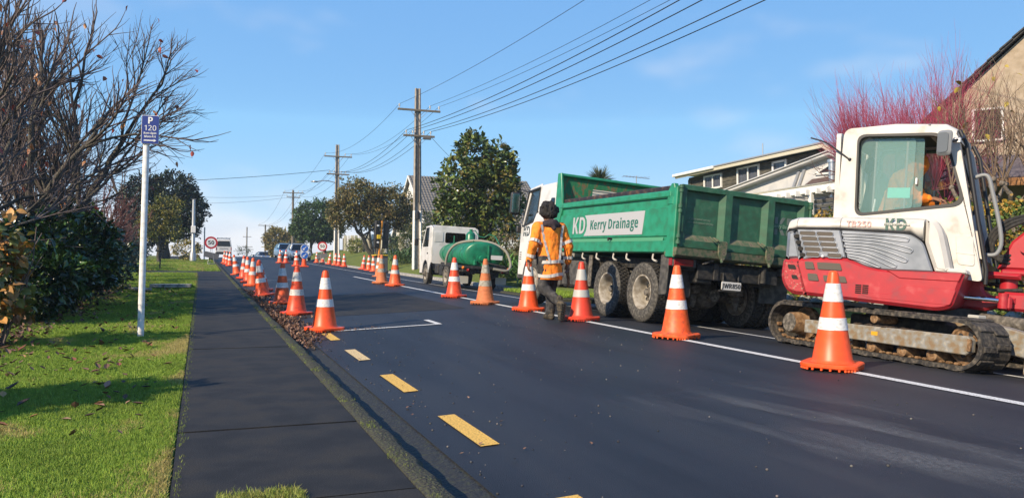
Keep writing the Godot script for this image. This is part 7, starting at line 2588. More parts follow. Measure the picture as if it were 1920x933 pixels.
# bare branching: grows twigs from a stem in direction d
func grow(gb: Geo, gt: Geo, p: Vector3, d: Vector3, L: float, r: float, lv: int, o: Dictionary, tips: Array) -> void:
	var k := 4 if lv > 1 else 3
	var pts := PackedVector3Array([p])
	var rr := PackedFloat32Array([r])
	var dd := d
	var q := p
	for i in k:
		dd = (dd + rdir() * o.wob + o.pull * (0.10 if lv > 0 else 0.16)).normalized()
		q += dd * (L / k)
		pts.append(q)
		rr.append(r * lerpf(1.0, 0.62 if lv > 0 else 0.35, float(i + 1) / k))
	(gb if lv > 1 else gt).tube(pts, rr, 6 if lv > 2 else (5 if lv > 1 else 4), false)
	if lv == 0:
		tips.append([q, dd])
		return
	var n: int = o.kids[min(lv, o.kids.size() - 1)]
	for i in n:
		var f: float = rng.randf_range(0.30, 1.0) if i > 0 else 1.0
		var at := pts[min(k, int(f * k))]
		if i > 0:
			var j: int = clampi(int(f * k), 0, k - 1)
			at = pts[j].lerp(pts[j + 1], f * k - j)
		var side := rdir()
		side = (side - dd * side.dot(dd)).normalized()
		var a: float = o.open * rng.randf_range(0.6, 1.25) * (0.45 if i == 0 else 1.0)
		var nd := (dd * cos(a) + side * sin(a)).normalized()
		grow(gb, gt, at, nd, L * rng.randf_range(o.shrink * 0.8, o.shrink * 1.15), r * (0.62 if i == 0 else 0.5), lv - 1, o, tips)

func tree_root(called: String, X: float, s: float, label: String, cat: String, group := "") -> Node3D:
	return thing(called, label, cat, upright(X, s), group)

func leaves_on(t: Node3D, tips: Array, n: int, me: Array, tones: Array, low: float) -> void:
	var k := 0
	var guard := 0
	while k < n and guard < 4000:
		guard += 1
		var q: Array = tips[rng.randi() % tips.size()]
		if q[0].y < low:
			continue
		var v := rng.randi() % me.size()
		inst("leaf", me[v], t, Transform3D(aim(q[1] * 0.3 + Vector3(0, -0.7, 0) + rdir() * 0.4, rng.randf_range(-2, 2), rng.randf_range(0.8, 1.4)), q[0]))
		k += 1

func tinted(c: Color, rough: float, key: String) -> StandardMaterial3D:
	var m := mat(key, c, rough)
	m.backlight_enabled = true
	m.backlight = Color(0.3, 0.15, 0.05)
	return m

func build_left_trees() -> void:
	rng.seed = 77
	var lm := []
	for q in [[C(0.30, 0.045, 0.03), "red_leaf"], [C(0.22, 0.07, 0.02), "rust_leaf"], [C(0.16, 0.045, 0.02), "brown_leaf"], [C(0.38, 0.16, 0.05), "tan_leaf"]]:
		lm.append(leaf_mesh(0.105, 0.030, 0.25, 0.25, tinted(q[0], 0.5, q[1]), 4))
	var o := {"wob": 0.19, "pull": Vector3(0.10, 0.62, 0.0), "kids": [0, 5, 5, 5, 4], "open": 0.60, "shrink": 0.67}
	var spots := [
		[-2.95, 12.6, [[Vector3(0.0, 0, 0), Vector3(0.10, 1.0, 0.1), 2.2, 0.10]], "mossy bare tree nearest the viewer at the left edge, red leaves clinging to its twigs", 60],
		[-2.72, 15.4, [[Vector3(0, 0, 0), Vector3(0.02, 1.0, 0.0), 2.3, 0.12], [Vector3(0.16, 0, -0.05), Vector3(0.30, 1.0, -0.1), 2.2, 0.085]], "bare tree with two pale trunks rising out of the dark shrub", 70],
		[-2.62, 17.3, [[Vector3(0, 0, 0), Vector3(0.10, 1.0, 0.0), 2.3, 0.12], [Vector3(-0.1, 0, 0), Vector3(-0.1, 1.0, -0.2), 2.2, 0.08]], "bare tree with a thick mossy trunk, third from the left edge", 70],
		[-3.2, 21.5, [[Vector3(0, 0, 0), Vector3(0.05, 1.0, 0.0), 2.1, 0.09]], "slender bare tree behind the parking sign, farthest of the leafless row", 14],
		[-3.5, 13.9, [[Vector3(0, 0, 0), Vector3(0.12, 1.0, 0.05), 2.0, 0.085]], "bare tree mostly cut off by the left edge, with large red leaves", 16]]
	for q in spots:
		var t := tree_root("bare_tree", q[0], q[1], q[3], "tree", "leafless trees over the left lawn")
		var gb := Geo.new()
		var gt := Geo.new()
		var tips := []
		for st in q[2]:
			grow(gb, gt, st[0] + Vector3(0, -0.15, 0), st[1].normalized(), st[2], st[3], 4, o, tips)
		obj("trunk", gb, M.bark, t)
		obj("twigs", gt, M.twig, t).set_meta("kind", "stuff")
		leaves_on(t, tips, q[4], lm, [], 0.9)
	# two long boughs reaching out over the lawn
	var t := tree_root("bare_tree", -2.45, 16.3, "bare tree whose long bough sweeps up to the right over the sign", "tree", "leafless trees over the left lawn")
	var gb := Geo.new()
	var gt := Geo.new()
	var tips := []
	var o2 := {"wob": 0.14, "pull": Vector3(0.26, 0.5, 0.0), "kids": [0, 6, 5, 4, 4], "open": 0.58, "shrink": 0.62}
	var b0 := limb(gb, Vector3(0, -0.15, 0), Vector3(0.50, 2.0, 0.1), 0.10, 0.07, 0.05, 8, 5)
	var b1 := limb(gb, b0[5], Vector3(1.15, 3.25, 0.15), 0.065, 0.036, 0.06, 7, 5)
	grow(gb, gt, b1[5], Vector3(0.50, 0.85, 0.05).normalized(), 1.15, 0.034, 3, o2, tips)
	grow(gb, gt, b1[3], Vector3(0.75, 0.60, -0.1).normalized(), 1.0, 0.030, 3, o2, tips)
	grow(gb, gt, b1[4], Vector3(0.15, 1.0, 0.1).normalized(), 1.2, 0.030, 3, o2, tips)
	grow(gb, gt, b0[4], Vector3(-0.2, 1.0, 0.1).normalized(), 1.9, 0.045, 4, o2, tips)
	obj("trunk", gb, M.bark, t)
	obj("twigs", gt, M.twig, t).set_meta("kind", "stuff")
	leaves_on(t, tips, 22, lm, [], 1.5)

	# dark glossy shrub below them
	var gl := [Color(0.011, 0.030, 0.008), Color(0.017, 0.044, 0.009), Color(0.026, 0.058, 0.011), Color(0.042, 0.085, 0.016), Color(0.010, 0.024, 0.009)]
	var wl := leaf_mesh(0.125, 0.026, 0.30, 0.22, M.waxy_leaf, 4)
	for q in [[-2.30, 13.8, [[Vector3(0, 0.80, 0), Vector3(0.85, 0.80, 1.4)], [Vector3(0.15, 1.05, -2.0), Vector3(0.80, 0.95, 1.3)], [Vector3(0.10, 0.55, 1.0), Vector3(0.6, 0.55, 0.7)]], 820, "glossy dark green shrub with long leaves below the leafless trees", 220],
		[-2.5, 19.2, [[Vector3(0, 0.95, 0), Vector3(0.95, 1.0, 2.0)], [Vector3(0.2, 0.7, -2.6), Vector3(0.8, 0.8, 1.6)]], 430, "dark green shrub behind the parking sign, reaching over the lawn edge", 0],
		[-4.2, 15.0, [[Vector3(0, 1.3, 0), Vector3(1.0, 1.4, 4.0)]], 420, "tall dark evergreen mass behind the leafless trees", 0],
		[-3.6, 25.5, [[Vector3(0, 1.2, 0), Vector3(1.1, 1.3, 3.0)]], 260, "dark low evergreen shrub past the parking sign towards the letterbox", 0]]:
		var sh := tree_root("glossy_shrub", q[0], q[1], q[4], "shrub", "evergreen shrubs along the left lawn")
		var g := Geo.new()
		for k in 9:
			var a := rdir()
			limb(g, Vector3(a.x * 0.2, -0.1, a.z * 0.3), Vector3(a.x * 0.7, rng.randf_range(0.6, 1.4), a.z * 1.3), 0.025, 0.008, 0.1, 5, 4)
		obj("stems", g, M.bark, sh).set_meta("kind", "stuff")
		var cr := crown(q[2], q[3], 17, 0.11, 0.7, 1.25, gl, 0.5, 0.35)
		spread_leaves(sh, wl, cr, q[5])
	# autumn shrub at the left edge: round leaves in olive, orange and brown
	var rl := leaf_mesh(0.115, 0.042, 0.18, 0.30, M.leaf, 4)
	var ac := [Color(0.075, 0.085, 0.018), Color(0.10, 0.09, 0.02), Color(0.22, 0.095, 0.018), Color(0.13, 0.05, 0.014), Color(0.05, 0.065, 0.016), Color(0.26, 0.13, 0.03)]
	var au := tree_root("autumn_shrub", -2.12, 9.9, "olive and orange leaved shrub at the left edge of the lawn", "shrub")
	var ga := Geo.new()
	for k in 14:
		var a := rdir()
		limb(ga, Vector3(a.x * 0.15, -0.05, a.z * 0.2), Vector3(a.x * 0.55, rng.randf_range(0.7, 1.5), a.z * 0.8), 0.014, 0.005, 0.1, 5, 4)
	obj("stems", ga, M.twig, au).set_meta("kind", "stuff")
	var ca := crown([[Vector3(0, 0.60, 0), Vector3(0.46, 0.55, 0.8)], [Vector3(-0.1, 1.1, 0.1), Vector3(0.42, 0.42, 0.7)]], 150, 9, 0.12, 0.6, 1.2, ac, -0.2, 0.3)
	spread_leaves(au, rl, ca, 200)
	# two garden shrubs outside the frame whose shade falls across the near lawn
	leafy_tree("garden_shrub", -4.3, 5.1, "tall broad leaved shrub in the garden left of the near lawn", [[Vector3(0, -0.1, 0), Vector3(0, 1.2, 0), 0.06, 0.03]], [[Vector3(0, 1.5, 0), Vector3(0.8, 1.3, 0.55)]], 260, 12, 0.2, rl, 1.0, 1.6, gl, "shrub")
	# hazy reddish leafless hedge and the big dark tree up the road
	var hz := tree_root("leafless_hedge", -3.0, 30.0, "reddish brown leafless thicket between the shrub and the big dark tree", "hedge")
	gb = Geo.new()
	gt = Geo.new()
	tips = []
	var o3 := {"wob": 0.2, "pull": Vector3(0.1, 0.8, 0), "kids": [0, 6, 5, 5], "open": 0.6, "shrink": 0.62}
	for k in 9:
		grow(gb, gt, Vector3(rng.randf_range(-0.9, 0.9), -0.1, rng.randf_range(-3.5, 3.5)), Vector3(rng.randf_range(-0.2, 0.3), 1, rng.randf_range(-0.3, 0.3)).normalized(), 1.5, 0.05, 3, o3, tips)
	obj("branches", gb, M.bark, hz).set_meta("kind", "stuff")
	obj("twigs", gt, M.red_brown_twig, hz).set_meta("kind", "stuff")
	var sm := tree_root("bare_tree", -2.9, 41.0, "small crooked leafless tree standing clear against the sky above the dark tree", "tree")
	gb = Geo.new()
	gt = Geo.new()
	tips = []
	grow(gb, gt, Vector3(0, -0.1, 0), Vector3(0.12, 1, 0).normalized(), 3.1, 0.11, 3, {"wob": 0.34, "pull": Vector3(0.22, 0.5, 0), "kids": [0, 3, 3, 3], "open": 0.75, "shrink": 0.66}, tips)
	obj("trunk", gb, M.bark, sm)
	obj("twigs", gt, M.twig, sm).set_meta("kind", "stuff")

func spread_leaves(t: Node3D, me: Mesh, cr: Array, singles: int) -> void:
	# the leaves that show largest are parts of their own, the rest one mass
	var xs: Array = cr[0]
	var cc: Array = cr[1]
	var rest := []
	var rc := []
	var order := []
	for i in xs.size():
		var w: Vector3 = t.transform * xs[i].origin
		order.append([w.distance_to(Vector3(0, 1.1, 0)) + (0.9 if xs[i].origin.x < 0.2 else 0.0), i])
	order.sort_custom(func(a, b): return a[0] < b[0])
	var mats := {}
	for n in order.size():
		var i: int = order[n][1]
		if n < singles:
			var c: Color = cc[i]
			var key := "leaf_tone_%d_%d_%d" % [int(c.r * 40.0), int(c.g * 40.0), int(c.b * 40.0)]
			if not mats.has(key):
				var src: StandardMaterial3D = (me as ArrayMesh).surface_get_material(0)
				var m: StandardMaterial3D = src.duplicate()
				m.vertex_color_use_as_albedo = false
				m.albedo_color = c.linear_to_srgb()
				var dm: ArrayMesh = me.duplicate()
				dm.surface_set_material(0, m)
				mats[key] = dm
			inst("leaf", mats[key], t, xs[i])
		else:
			rest.append(xs[i])
			rc.append(cc[i])
	many("foliage", me, rest, rc, t)

func leafy_tree(called: String, X: float, s: float, label: String, trunks: Array, lobes: Array, clumps: int, per: int, spread: float, leaf: Mesh, sc0: float, sc1: float, cols: Array, cat := "tree", bark := "bark", shell := 0.55, group := "") -> Node3D:
	var t := tree_root(called, X, s, label, cat, group)
	var g := Geo.new()
	for q in trunks:
		var pts := limb(g, q[0], q[1], q[2], q[3], 0.07, 8, 6)
		for l in lobes:
			var f := rng.randf_range(0.55, 1.0)
			limb(g, pts[int(f * 6)], q[1].lerp(l[0], 0.85), q[3] * 0.8, q[3] * 0.2, 0.1, 5, 4)
	obj("trunk", g, M[bark], t)
	var cr := crown(lobes, clumps, per, spread, sc0, sc1, cols, 0.35, shell)
	many("crown", leaf, cr[0], cr[1], t)
	return t

func build_trees() -> void:
	rng.seed = 4242
	var l1 := leaf_mesh(0.17, 0.040, 0.2, 0.2, M.leaf, 3)
	var big := leaf_mesh(0.24, 0.06, 0.2, 0.2, M.waxy_leaf, 3)
	# big dark tree on the left with a yellow-green sunlit part
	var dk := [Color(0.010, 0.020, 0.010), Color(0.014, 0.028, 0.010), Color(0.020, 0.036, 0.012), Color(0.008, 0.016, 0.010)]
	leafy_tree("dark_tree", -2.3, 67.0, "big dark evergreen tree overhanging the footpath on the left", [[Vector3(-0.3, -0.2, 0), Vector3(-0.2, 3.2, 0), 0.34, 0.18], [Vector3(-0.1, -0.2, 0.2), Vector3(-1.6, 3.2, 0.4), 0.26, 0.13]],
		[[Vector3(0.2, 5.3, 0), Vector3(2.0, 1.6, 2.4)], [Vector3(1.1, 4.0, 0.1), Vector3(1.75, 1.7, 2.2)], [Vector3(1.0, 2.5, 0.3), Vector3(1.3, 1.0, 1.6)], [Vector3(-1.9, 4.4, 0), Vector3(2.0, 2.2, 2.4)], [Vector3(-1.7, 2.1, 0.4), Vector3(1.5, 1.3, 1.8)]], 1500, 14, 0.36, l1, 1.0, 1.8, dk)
	leafy_tree("yellow_green_tree", -2.6, 56.0, "yellow green lit tree in front of the big dark tree on the left", [[Vector3(0, -0.2, 0), Vector3(0.1, 1.8, 0), 0.14, 0.08]],
		[[Vector3(0.5, 3.7, 0), Vector3(1.0, 0.8, 1.0)], [Vector3(0.8, 2.2, 0.1), Vector3(0.7, 0.9, 0.8)], [Vector3(-0.3, 2.6, 0.0), Vector3(1.0, 1.1, 1.0)]], 420, 11, 0.24, l1, 0.7, 1.2, [Color(0.14, 0.13, 0.016), Color(0.09, 0.095, 0.014), Color(0.05, 0.06, 0.012), Color(0.18, 0.15, 0.02)])
	leafy_tree("yellow_shrub", -0.95, 62.0, "yellow leaved bush at the foot of the big dark tree", [[Vector3(0, -0.1, 0), Vector3(0, 0.6, 0), 0.05, 0.02]],
		[[Vector3(0, 0.8, 0), Vector3(1.1, 0.75, 0.9)]], 130, 10, 0.22, l1, 0.7, 1.2, [Color(0.17, 0.14, 0.03), Color(0.10, 0.10, 0.025), Color(0.22, 0.17, 0.05)], "shrub")
	for q in [[-4.4, 40.0, 1.7, "dark low bush behind the letterbox on the left"], [-4.6, 46.0, 1.5, "second dark bush behind the letterbox, nearer the big tree"], [-5.5, 58.0, 2.2, "dark bush up the side of the far left verge"]]:
		leafy_tree("dark_bush", q[0], q[1], q[3], [[Vector3(0, -0.1, 0), Vector3(0, 0.7, 0), 0.06, 0.03]], [[Vector3(0, q[2] * 0.5, 0), Vector3(2.0, q[2] * 0.62, 2.6)]], 240, 12, 0.25, l1, 0.8, 1.3, dk, "bush")
	# magnolia behind the tanker: large two-toned leaves
	leafy_tree("magnolia_tree", 11.5, 32.5, "tall magnolia with large glossy green and bronze leaves behind the two trucks", [[Vector3(0, -0.2, 0), Vector3(0.1, 3.0, 0), 0.15, 0.07], [Vector3(0.12, 0.4, 0), Vector3(0.7, 2.6, -0.2), 0.09, 0.05], [Vector3(-0.1, 0.4, 0), Vector3(-0.7, 2.4, 0.2), 0.08, 0.04]],
		[[Vector3(-0.3, 5.2, 0), Vector3(0.75, 0.95, 0.9)], [Vector3(0.9, 4.6, 0), Vector3(0.85, 1.1, 1.0)], [Vector3(-0.9, 3.7, 0), Vector3(1.1, 1.3, 1.3)], [Vector3(0.5, 3.4, 0), Vector3(1.35, 1.4, 1.5)], [Vector3(-1.3, 2.3, 0.2), Vector3(0.85, 1.0, 1.1)], [Vector3(0.5, 2.0, 0.2), Vector3(1.15, 0.95, 1.2)], [Vector3(1.4, 3.2, 0), Vector3(0.7, 0.9, 0.9)]], 1050, 9, 0.26, big, 0.75, 1.25,
		[Color(0.045, 0.075, 0.016), Color(0.075, 0.105, 0.020), Color(0.12, 0.14, 0.034), Color(0.12, 0.10, 0.028), Color(0.030, 0.050, 0.014), Color(0.06, 0.085, 0.018)])
	# olive coloured multi-stemmed tree
	leafy_tree("olive_tree", 11.9, 57.0, "spreading olive brown tree with several bare stems behind the grey signal box", [[Vector3(0.1, -0.2, 0), Vector3(-1.5, 2.4, 0.1), 0.20, 0.10], [Vector3(0.2, -0.2, 0), Vector3(0.4, 2.6, -0.1), 0.20, 0.09], [Vector3(0.3, -0.2, 0.1), Vector3(1.2, 2.5, 0.1), 0.15, 0.07], [Vector3(0.0, -0.2, 0), Vector3(-0.5, 2.4, 0.3), 0.13, 0.06]],
		[[Vector3(-1.2, 4.4, 0), Vector3(1.7, 1.4, 1.7)], [Vector3(1.2, 4.0, 0), Vector3(1.8, 1.4, 1.7)], [Vector3(-2.4, 3.2, 0), Vector3(1.1, 1.3, 1.4)], [Vector3(2.4, 2.9, 0.0), Vector3(1.0, 1.3, 1.3)], [Vector3(0.1, 3.0, 0), Vector3(2.2, 1.0, 1.6)]], 1700, 14, 0.34, l1, 0.8, 1.3,
		[Color(0.100, 0.088, 0.022), Color(0.13, 0.105, 0.03), Color(0.070, 0.072, 0.018), Color(0.16, 0.115, 0.035), Color(0.055, 0.060, 0.018)], "tree", "bark", 0.35)
	# round green tree
	leafy_tree("round_tree", 11.2, 83.0, "neat round dense green tree beside the second power pole", [[Vector3(-0.5, -0.2, 0), Vector3(-0.6, 1.8, 0), 0.17, 0.12], [Vector3(0.9, -0.2, 0), Vector3(0.8, 1.8, 0), 0.19, 0.13]],
		[[Vector3(0.1, 3.7, 0), Vector3(2.5, 2.1, 2.4)], [Vector3(-1.3, 2.8, 0), Vector3(1.4, 1.4, 1.6)], [Vector3(1.4, 2.8, 0), Vector3(1.5, 1.4, 1.6)], [Vector3(0.1, 2.4, 0.3), Vector3(2.0, 1.1, 1.8)]], 1900, 14, 0.30, l1, 1.0, 1.7, [Color(0.030, 0.060, 0.014), Color(0.045, 0.085, 0.020), Color(0.060, 0.105, 0.028), Color(0.020, 0.040, 0.012)])
	leafy_tree("crest_bush", 9.9, 106.0, "yellowish olive bush on the crest where the poles go over", [[Vector3(0, -0.2, 0), Vector3(0, 1.5, 0), 0.15, 0.08]],
		[[Vector3(-0.8, 2.6, 0), Vector3(1.6, 1.6, 1.5)], [Vector3(1.2, 2.3, 0), Vector3(1.7, 1.5, 1.5)], [Vector3(0.5, 1.2, 0.3), Vector3(2.4, 1.2, 1.5)]], 1000, 14, 0.4, l1, 1.1, 1.9, [Color(0.16, 0.13, 0.03), Color(0.11, 0.10, 0.025), Color(0.08, 0.08, 0.025), Color(0.20, 0.15, 0.045)], "bush")
	leafy_tree("crest_bush", 7.3, 150.0, "tiny dark bush at the foot of the slim skyline pole", [[Vector3(0, -0.2, 0), Vector3(0, 1.5, 0), 0.15, 0.08]],
		[[Vector3(0, 3.0, 0), Vector3(1.6, 2.6, 1.5)]], 120, 10, 0.4, l1, 1.0, 1.6, [Color(0.05, 0.06, 0.03), Color(0.035, 0.05, 0.025)], "bush")
	# undergrowth by the right kerb
	var st := leaf_mesh(0.42, 0.028, 0.2, 0.35, M.leaf, 4)
	for q in [[10.6, 27.0, "bright green strap leaved clump beyond the tipper's cab", [Color(0.065, 0.14, 0.018), Color(0.05, 0.11, 0.015), Color(0.09, 0.17, 0.03)], 0.9], [10.9, 24.8, "green strap leaved clump behind the tipper's front wheel", [Color(0.06, 0.13, 0.018), Color(0.085, 0.16, 0.03)], 0.75], [10.4, 22.9, "small strap leaved clump at the kerb beside the tipper", [Color(0.07, 0.13, 0.02), Color(0.09, 0.15, 0.03)], 0.55], [11.0, 44.5, "dark strap leaved clump by the portable signal", [Color(0.03, 0.06, 0.014), Color(0.05, 0.08, 0.02)], 0.8]]:
		var t := tree_root("strap_leaf_clump", q[0], q[1], q[2], "plant", "strap leaved clumps along the right verge")
		var xs := []
		var cc := []
		for k in 520:
			var a := rng.randf() * TAU
			var p := Vector3(rng.randfn() * 0.45, rng.randf() * q[4] * 0.8, rng.randfn() * 0.8)
			xs.append(Transform3D(aim(Vector3(cos(a) * 0.8, rng.randf_range(0.4, 1.5), sin(a) * 0.8), 0.0, rng.randf_range(0.7, 1.3)), p))
			cc.append(pick(q[3]))
		many("leaves", st, xs, cc, t)
	leafy_tree("brown_hedge", 11.6, 29.5, "brownish scrubby hedge behind the green strap leaved clumps", [[Vector3(0, -0.1, 0), Vector3(0, 0.8, 0), 0.06, 0.03]], [[Vector3(0, 0.85, 0), Vector3(0.7, 0.85, 2.0)], [Vector3(0, 0.9, 3.4), Vector3(0.7, 0.9, 2.0)], [Vector3(0.3, 0.9, 7.0), Vector3(0.7, 0.9, 2.4)]], 420, 11, 0.2, l1, 0.5, 1.0, [Color(0.10, 0.075, 0.03), Color(0.06, 0.06, 0.02), Color(0.12, 0.09, 0.04), Color(0.045, 0.055, 0.018)], "hedge")
	leafy_tree("garden_bush", 12.4, 50.0, "green garden bush right of the olive brown tree", [[Vector3(0, -0.1, 0), Vector3(0, 0.8, 0), 0.06, 0.03]], [[Vector3(0, 0.8, 0), Vector3(1.3, 1.0, 1.6)], [Vector3(1.3, 1.2, -1.0), Vector3(1.3, 1.3, 1.6)]], 330, 11, 0.25, l1, 0.6, 1.1, [Color(0.04, 0.06, 0.016), Color(0.07, 0.07, 0.02), Color(0.03, 0.045, 0.014)], "bush")
	leafy_tree("garden_bush", 15.5, 56.0, "tall green garden bush in front of the tiled house", [[Vector3(0, -0.1, 0), Vector3(0, 1.0, 0), 0.06, 0.03]], [[Vector3(0, 1.4, 0), Vector3(2.0, 1.7, 2.6)]], 360, 11, 0.3, l1, 0.7, 1.2, [Color(0.04, 0.055, 0.016), Color(0.065, 0.06, 0.02), Color(0.03, 0.042, 0.014)], "bush")
	leafy_tree("garden_bush", 13.0, 70.0, "small yellow green bush beside the second power pole's foot", [[Vector3(0, -0.1, 0), Vector3(0, 0.6, 0), 0.05, 0.03]], [[Vector3(0, 0.6, 0), Vector3(0.9, 0.7, 1.0)]], 120, 10, 0.25, l1, 0.7, 1.2, [Color(0.09, 0.12, 0.02), Color(0.14, 0.14, 0.03)], "bush")
	# spiky head of a cabbage tree over the tray
	var t := tree_root("cabbage_tree", 16.0, 29.7, "spiky cabbage tree head showing over the tipper's headboard", "tree")
	var g := Geo.new()
	limb(g, Vector3(0, -0.2, 0), Vector3(0, 3.55, 0), 0.12, 0.09, 0.02)
	obj("trunk", g, M.bark, t)
	var sp := leaf_mesh(0.78, 0.022, 0.3, 0.12, M.leaf, 4)
	var xs := []
	var cc := []
	for k in 240:
		var d := rdir(0.55)
		xs.append(Transform3D(aim(d, rng.randf_range(-1, 1), rng.randf_range(0.7, 1.05)), Vector3(0, 3.55, 0) + d * 0.06))
		cc.append(pick([Color(0.055, 0.07, 0.03), Color(0.08, 0.09, 0.04), Color(0.035, 0.045, 0.02)]))
	many("crown", sp, xs, cc, t)
	# clipped hedge behind the excavator, green and gold
	var hl := leaf_mesh(0.075, 0.022, 0.2, 0.2, M.leaf, 3)
	for q in [[11.95, 7.2, 1.75, "clipped green and gold hedge at the right edge behind the digger's boom"], [11.95, 11.2, 1.7, "clipped green and gold hedge behind the excavator's cab"], [12.0, 15.4, 1.6, "green hedge between the tipper's tailgate and the pergola"]]:
		var h := tree_root("clipped_hedge", q[0], q[1], q[3], "hedge", "clipped hedges along the right verge")
		var gs := Geo.new()
		for k in 16:
			limb(gs, Vector3(rng.randf_range(-0.2, 0.2), -0.1, rng.randf_range(-1.9, 1.9)), Vector3(rng.randf_range(-0.4, 0.4), 1.3, rng.randf_range(-1.9, 1.9)), 0.02, 0.008, 0.1, 5, 4)
		obj("stems", gs, M.bark, h).set_meta("kind", "stuff")
		xs = []
		cc = []
		var nz := FastNoiseLite.new()
		nz.frequency = 1.1
		for k in 9500:
			var p := Vector3(rng.randf_range(-0.55, 0.55), rng.randf() * q[2], rng.randf_range(-2.05, 2.05))
			if rng.randf() < 0.6:
				p.x = -0.5 - absf(rng.randfn()) * 0.07
			elif rng.randf() < 0.5:
				p.y = q[2] + rng.randfn() * 0.06
			var f := nz.get_noise_3dv(p * 1.5 + Vector3(q[1], 0, 0))
			var gold: bool = f + rng.randfn() * 0.16 > 0.08
			xs.append(Transform3D(aim(rdir(0.3) + Vector3(-0.5, 0, 0), rng.randf_range(-1.5, 1.5), rng.randf_range(0.7, 1.25)), p))
			cc.append(pick([Color(0.24, 0.15, 0.02), Color(0.30, 0.20, 0.03), Color(0.20, 0.12, 0.025)] if gold else [Color(0.035, 0.065, 0.012), Color(0.055, 0.095, 0.016), Color(0.09, 0.12, 0.02)]))
		many("foliage", hl, xs, cc, h)
	# rough dry grass and stones in front of the hedge come with the verge
	# coral barked maple: a fan of thin upright crimson shoots
	t = tree_root("coral_bark_maple", 12.75, 11.3, "leafless maple with a fan of crimson pink twigs behind the excavator's cab", "tree")
	var gb := Geo.new()
	var gt := Geo.new()
	var tips := []
	var heads := []
	limb(gb, Vector3(0, -0.1, 0), Vector3(0.05, 1.1, 0), 0.10, 0.075, 0.05)
	for k in 11:
		var a := TAU * k / 11.0 + rng.randf() * 0.4
		var p := limb(gb, Vector3(0.05, 1.0 + rng.randf() * 0.25, 0), Vector3(cos(a) * rng.randf_range(0.4, 1.05), rng.randf_range(1.8, 2.5), sin(a) * rng.randf_range(0.35, 0.9)), 0.055, 0.025, 0.12, 6, 4)
		heads.append(p[4])
	obj("trunk", gb, M.bark, t)
	var gm := Geo.new()
	var gd := Geo.new()
	for h in heads:
		for k in 18:
			var d := Vector3(h.x * 0.55 + rng.randfn() * 0.35 - 0.12, 1.0, h.z * 0.4 + rng.randfn() * 0.35).normalized()
			var gk := gm if k % 2 else gd
			grow(gk, gk, h, d, rng.randf_range(0.70, 1.15) * (1.12 if h.x > 0.1 else 0.92), 0.0078, 2, {"wob": 0.09, "pull": Vector3(0.0, 0.75, 0), "kids": [0, 5, 5], "open": 0.42, "shrink": 0.72}, tips)
	obj("twigs", gm, M.pink_twig, t).set_meta("kind", "stuff")
	obj("inner_twigs", gd, M.crimson_twig, t).set_meta("kind", "stuff")
	gm = Geo.new()
	for h in heads:
		for k in 2:
			grow(gm, gm, h, Vector3(h.x + rng.randfn() * 0.5, 0.25, h.z + rng.randfn() * 0.5).normalized(), 0.6, 0.012, 2, {"wob": 0.2, "pull": Vector3(0, 0.25, 0), "kids": [0, 4, 4], "open": 0.6, "shrink": 0.7}, tips)
	obj("low_twigs", gm, M.red_brown_twig, t).set_meta("kind", "stuff")
	# pollarded leafless trees in front of the beige house
	var yl := leaf_mesh(0.10, 0.034, 0.2, 0.3, tinted(C(0.34, 0.26, 0.04), 0.6, "yellow_leaf"), 4)
	for q in [[12.75, 9.65, "pale pollarded tree nearest the excavator's cab, spreading knobbly twigs over the gable", 1.55], [13.15, 9.25, "pale pollarded tree right of its neighbour, in front of the beige house", 1.6], [13.35, 8.65, "pale pollarded tree at the extreme right edge", 1.5]]:
		t = tree_root("pollarded_tree", q[0], q[1], q[2], "tree", "pollarded leafless trees before the beige house")
		gb = Geo.new()
		gt = Geo.new()
		tips = []
		var tr := limb(gb, Vector3(0, -0.1, 0), Vector3(rng.randf_range(-0.1, 0.1), q[3], rng.randf_range(-0.05, 0.05)), 0.085, 0.065, 0.05, 8, 5)
		for k in 5:
			var a := TAU * k / 5.0 + rng.randf() * 0.8
			var e := Vector3(cos(a) * rng.randf_range(0.3, 0.55), q[3] + rng.randf_range(0.35, 0.75), sin(a) * 0.4)
			var p := limb(gb, tr[5] + Vector3(0, -0.05 - 0.05 * k, 0), e, 0.048, 0.032, 0.2, 6, 4)
			gb.ball(e, Vector3(0.05, 0.05, 0.05), 7, 5)
			for j in 4:
				grow(gt, gt, p[4], Vector3(rng.randfn() * 0.35, 1.0, rng.randfn() * 0.35).normalized(), rng.randf_range(0.7, 1.15), 0.013, 2, {"wob": 0.14, "pull": Vector3(0, 0.6, 0), "kids": [0, 3, 3], "open": 0.55, "shrink": 0.62}, tips)
		obj("trunk", gb, M.pale_bark, t)
		obj("twigs", gt, M.tan_twig, t).set_meta("kind", "stuff")
		leaves_on(t, tips, 9, [yl], [], 0.5)

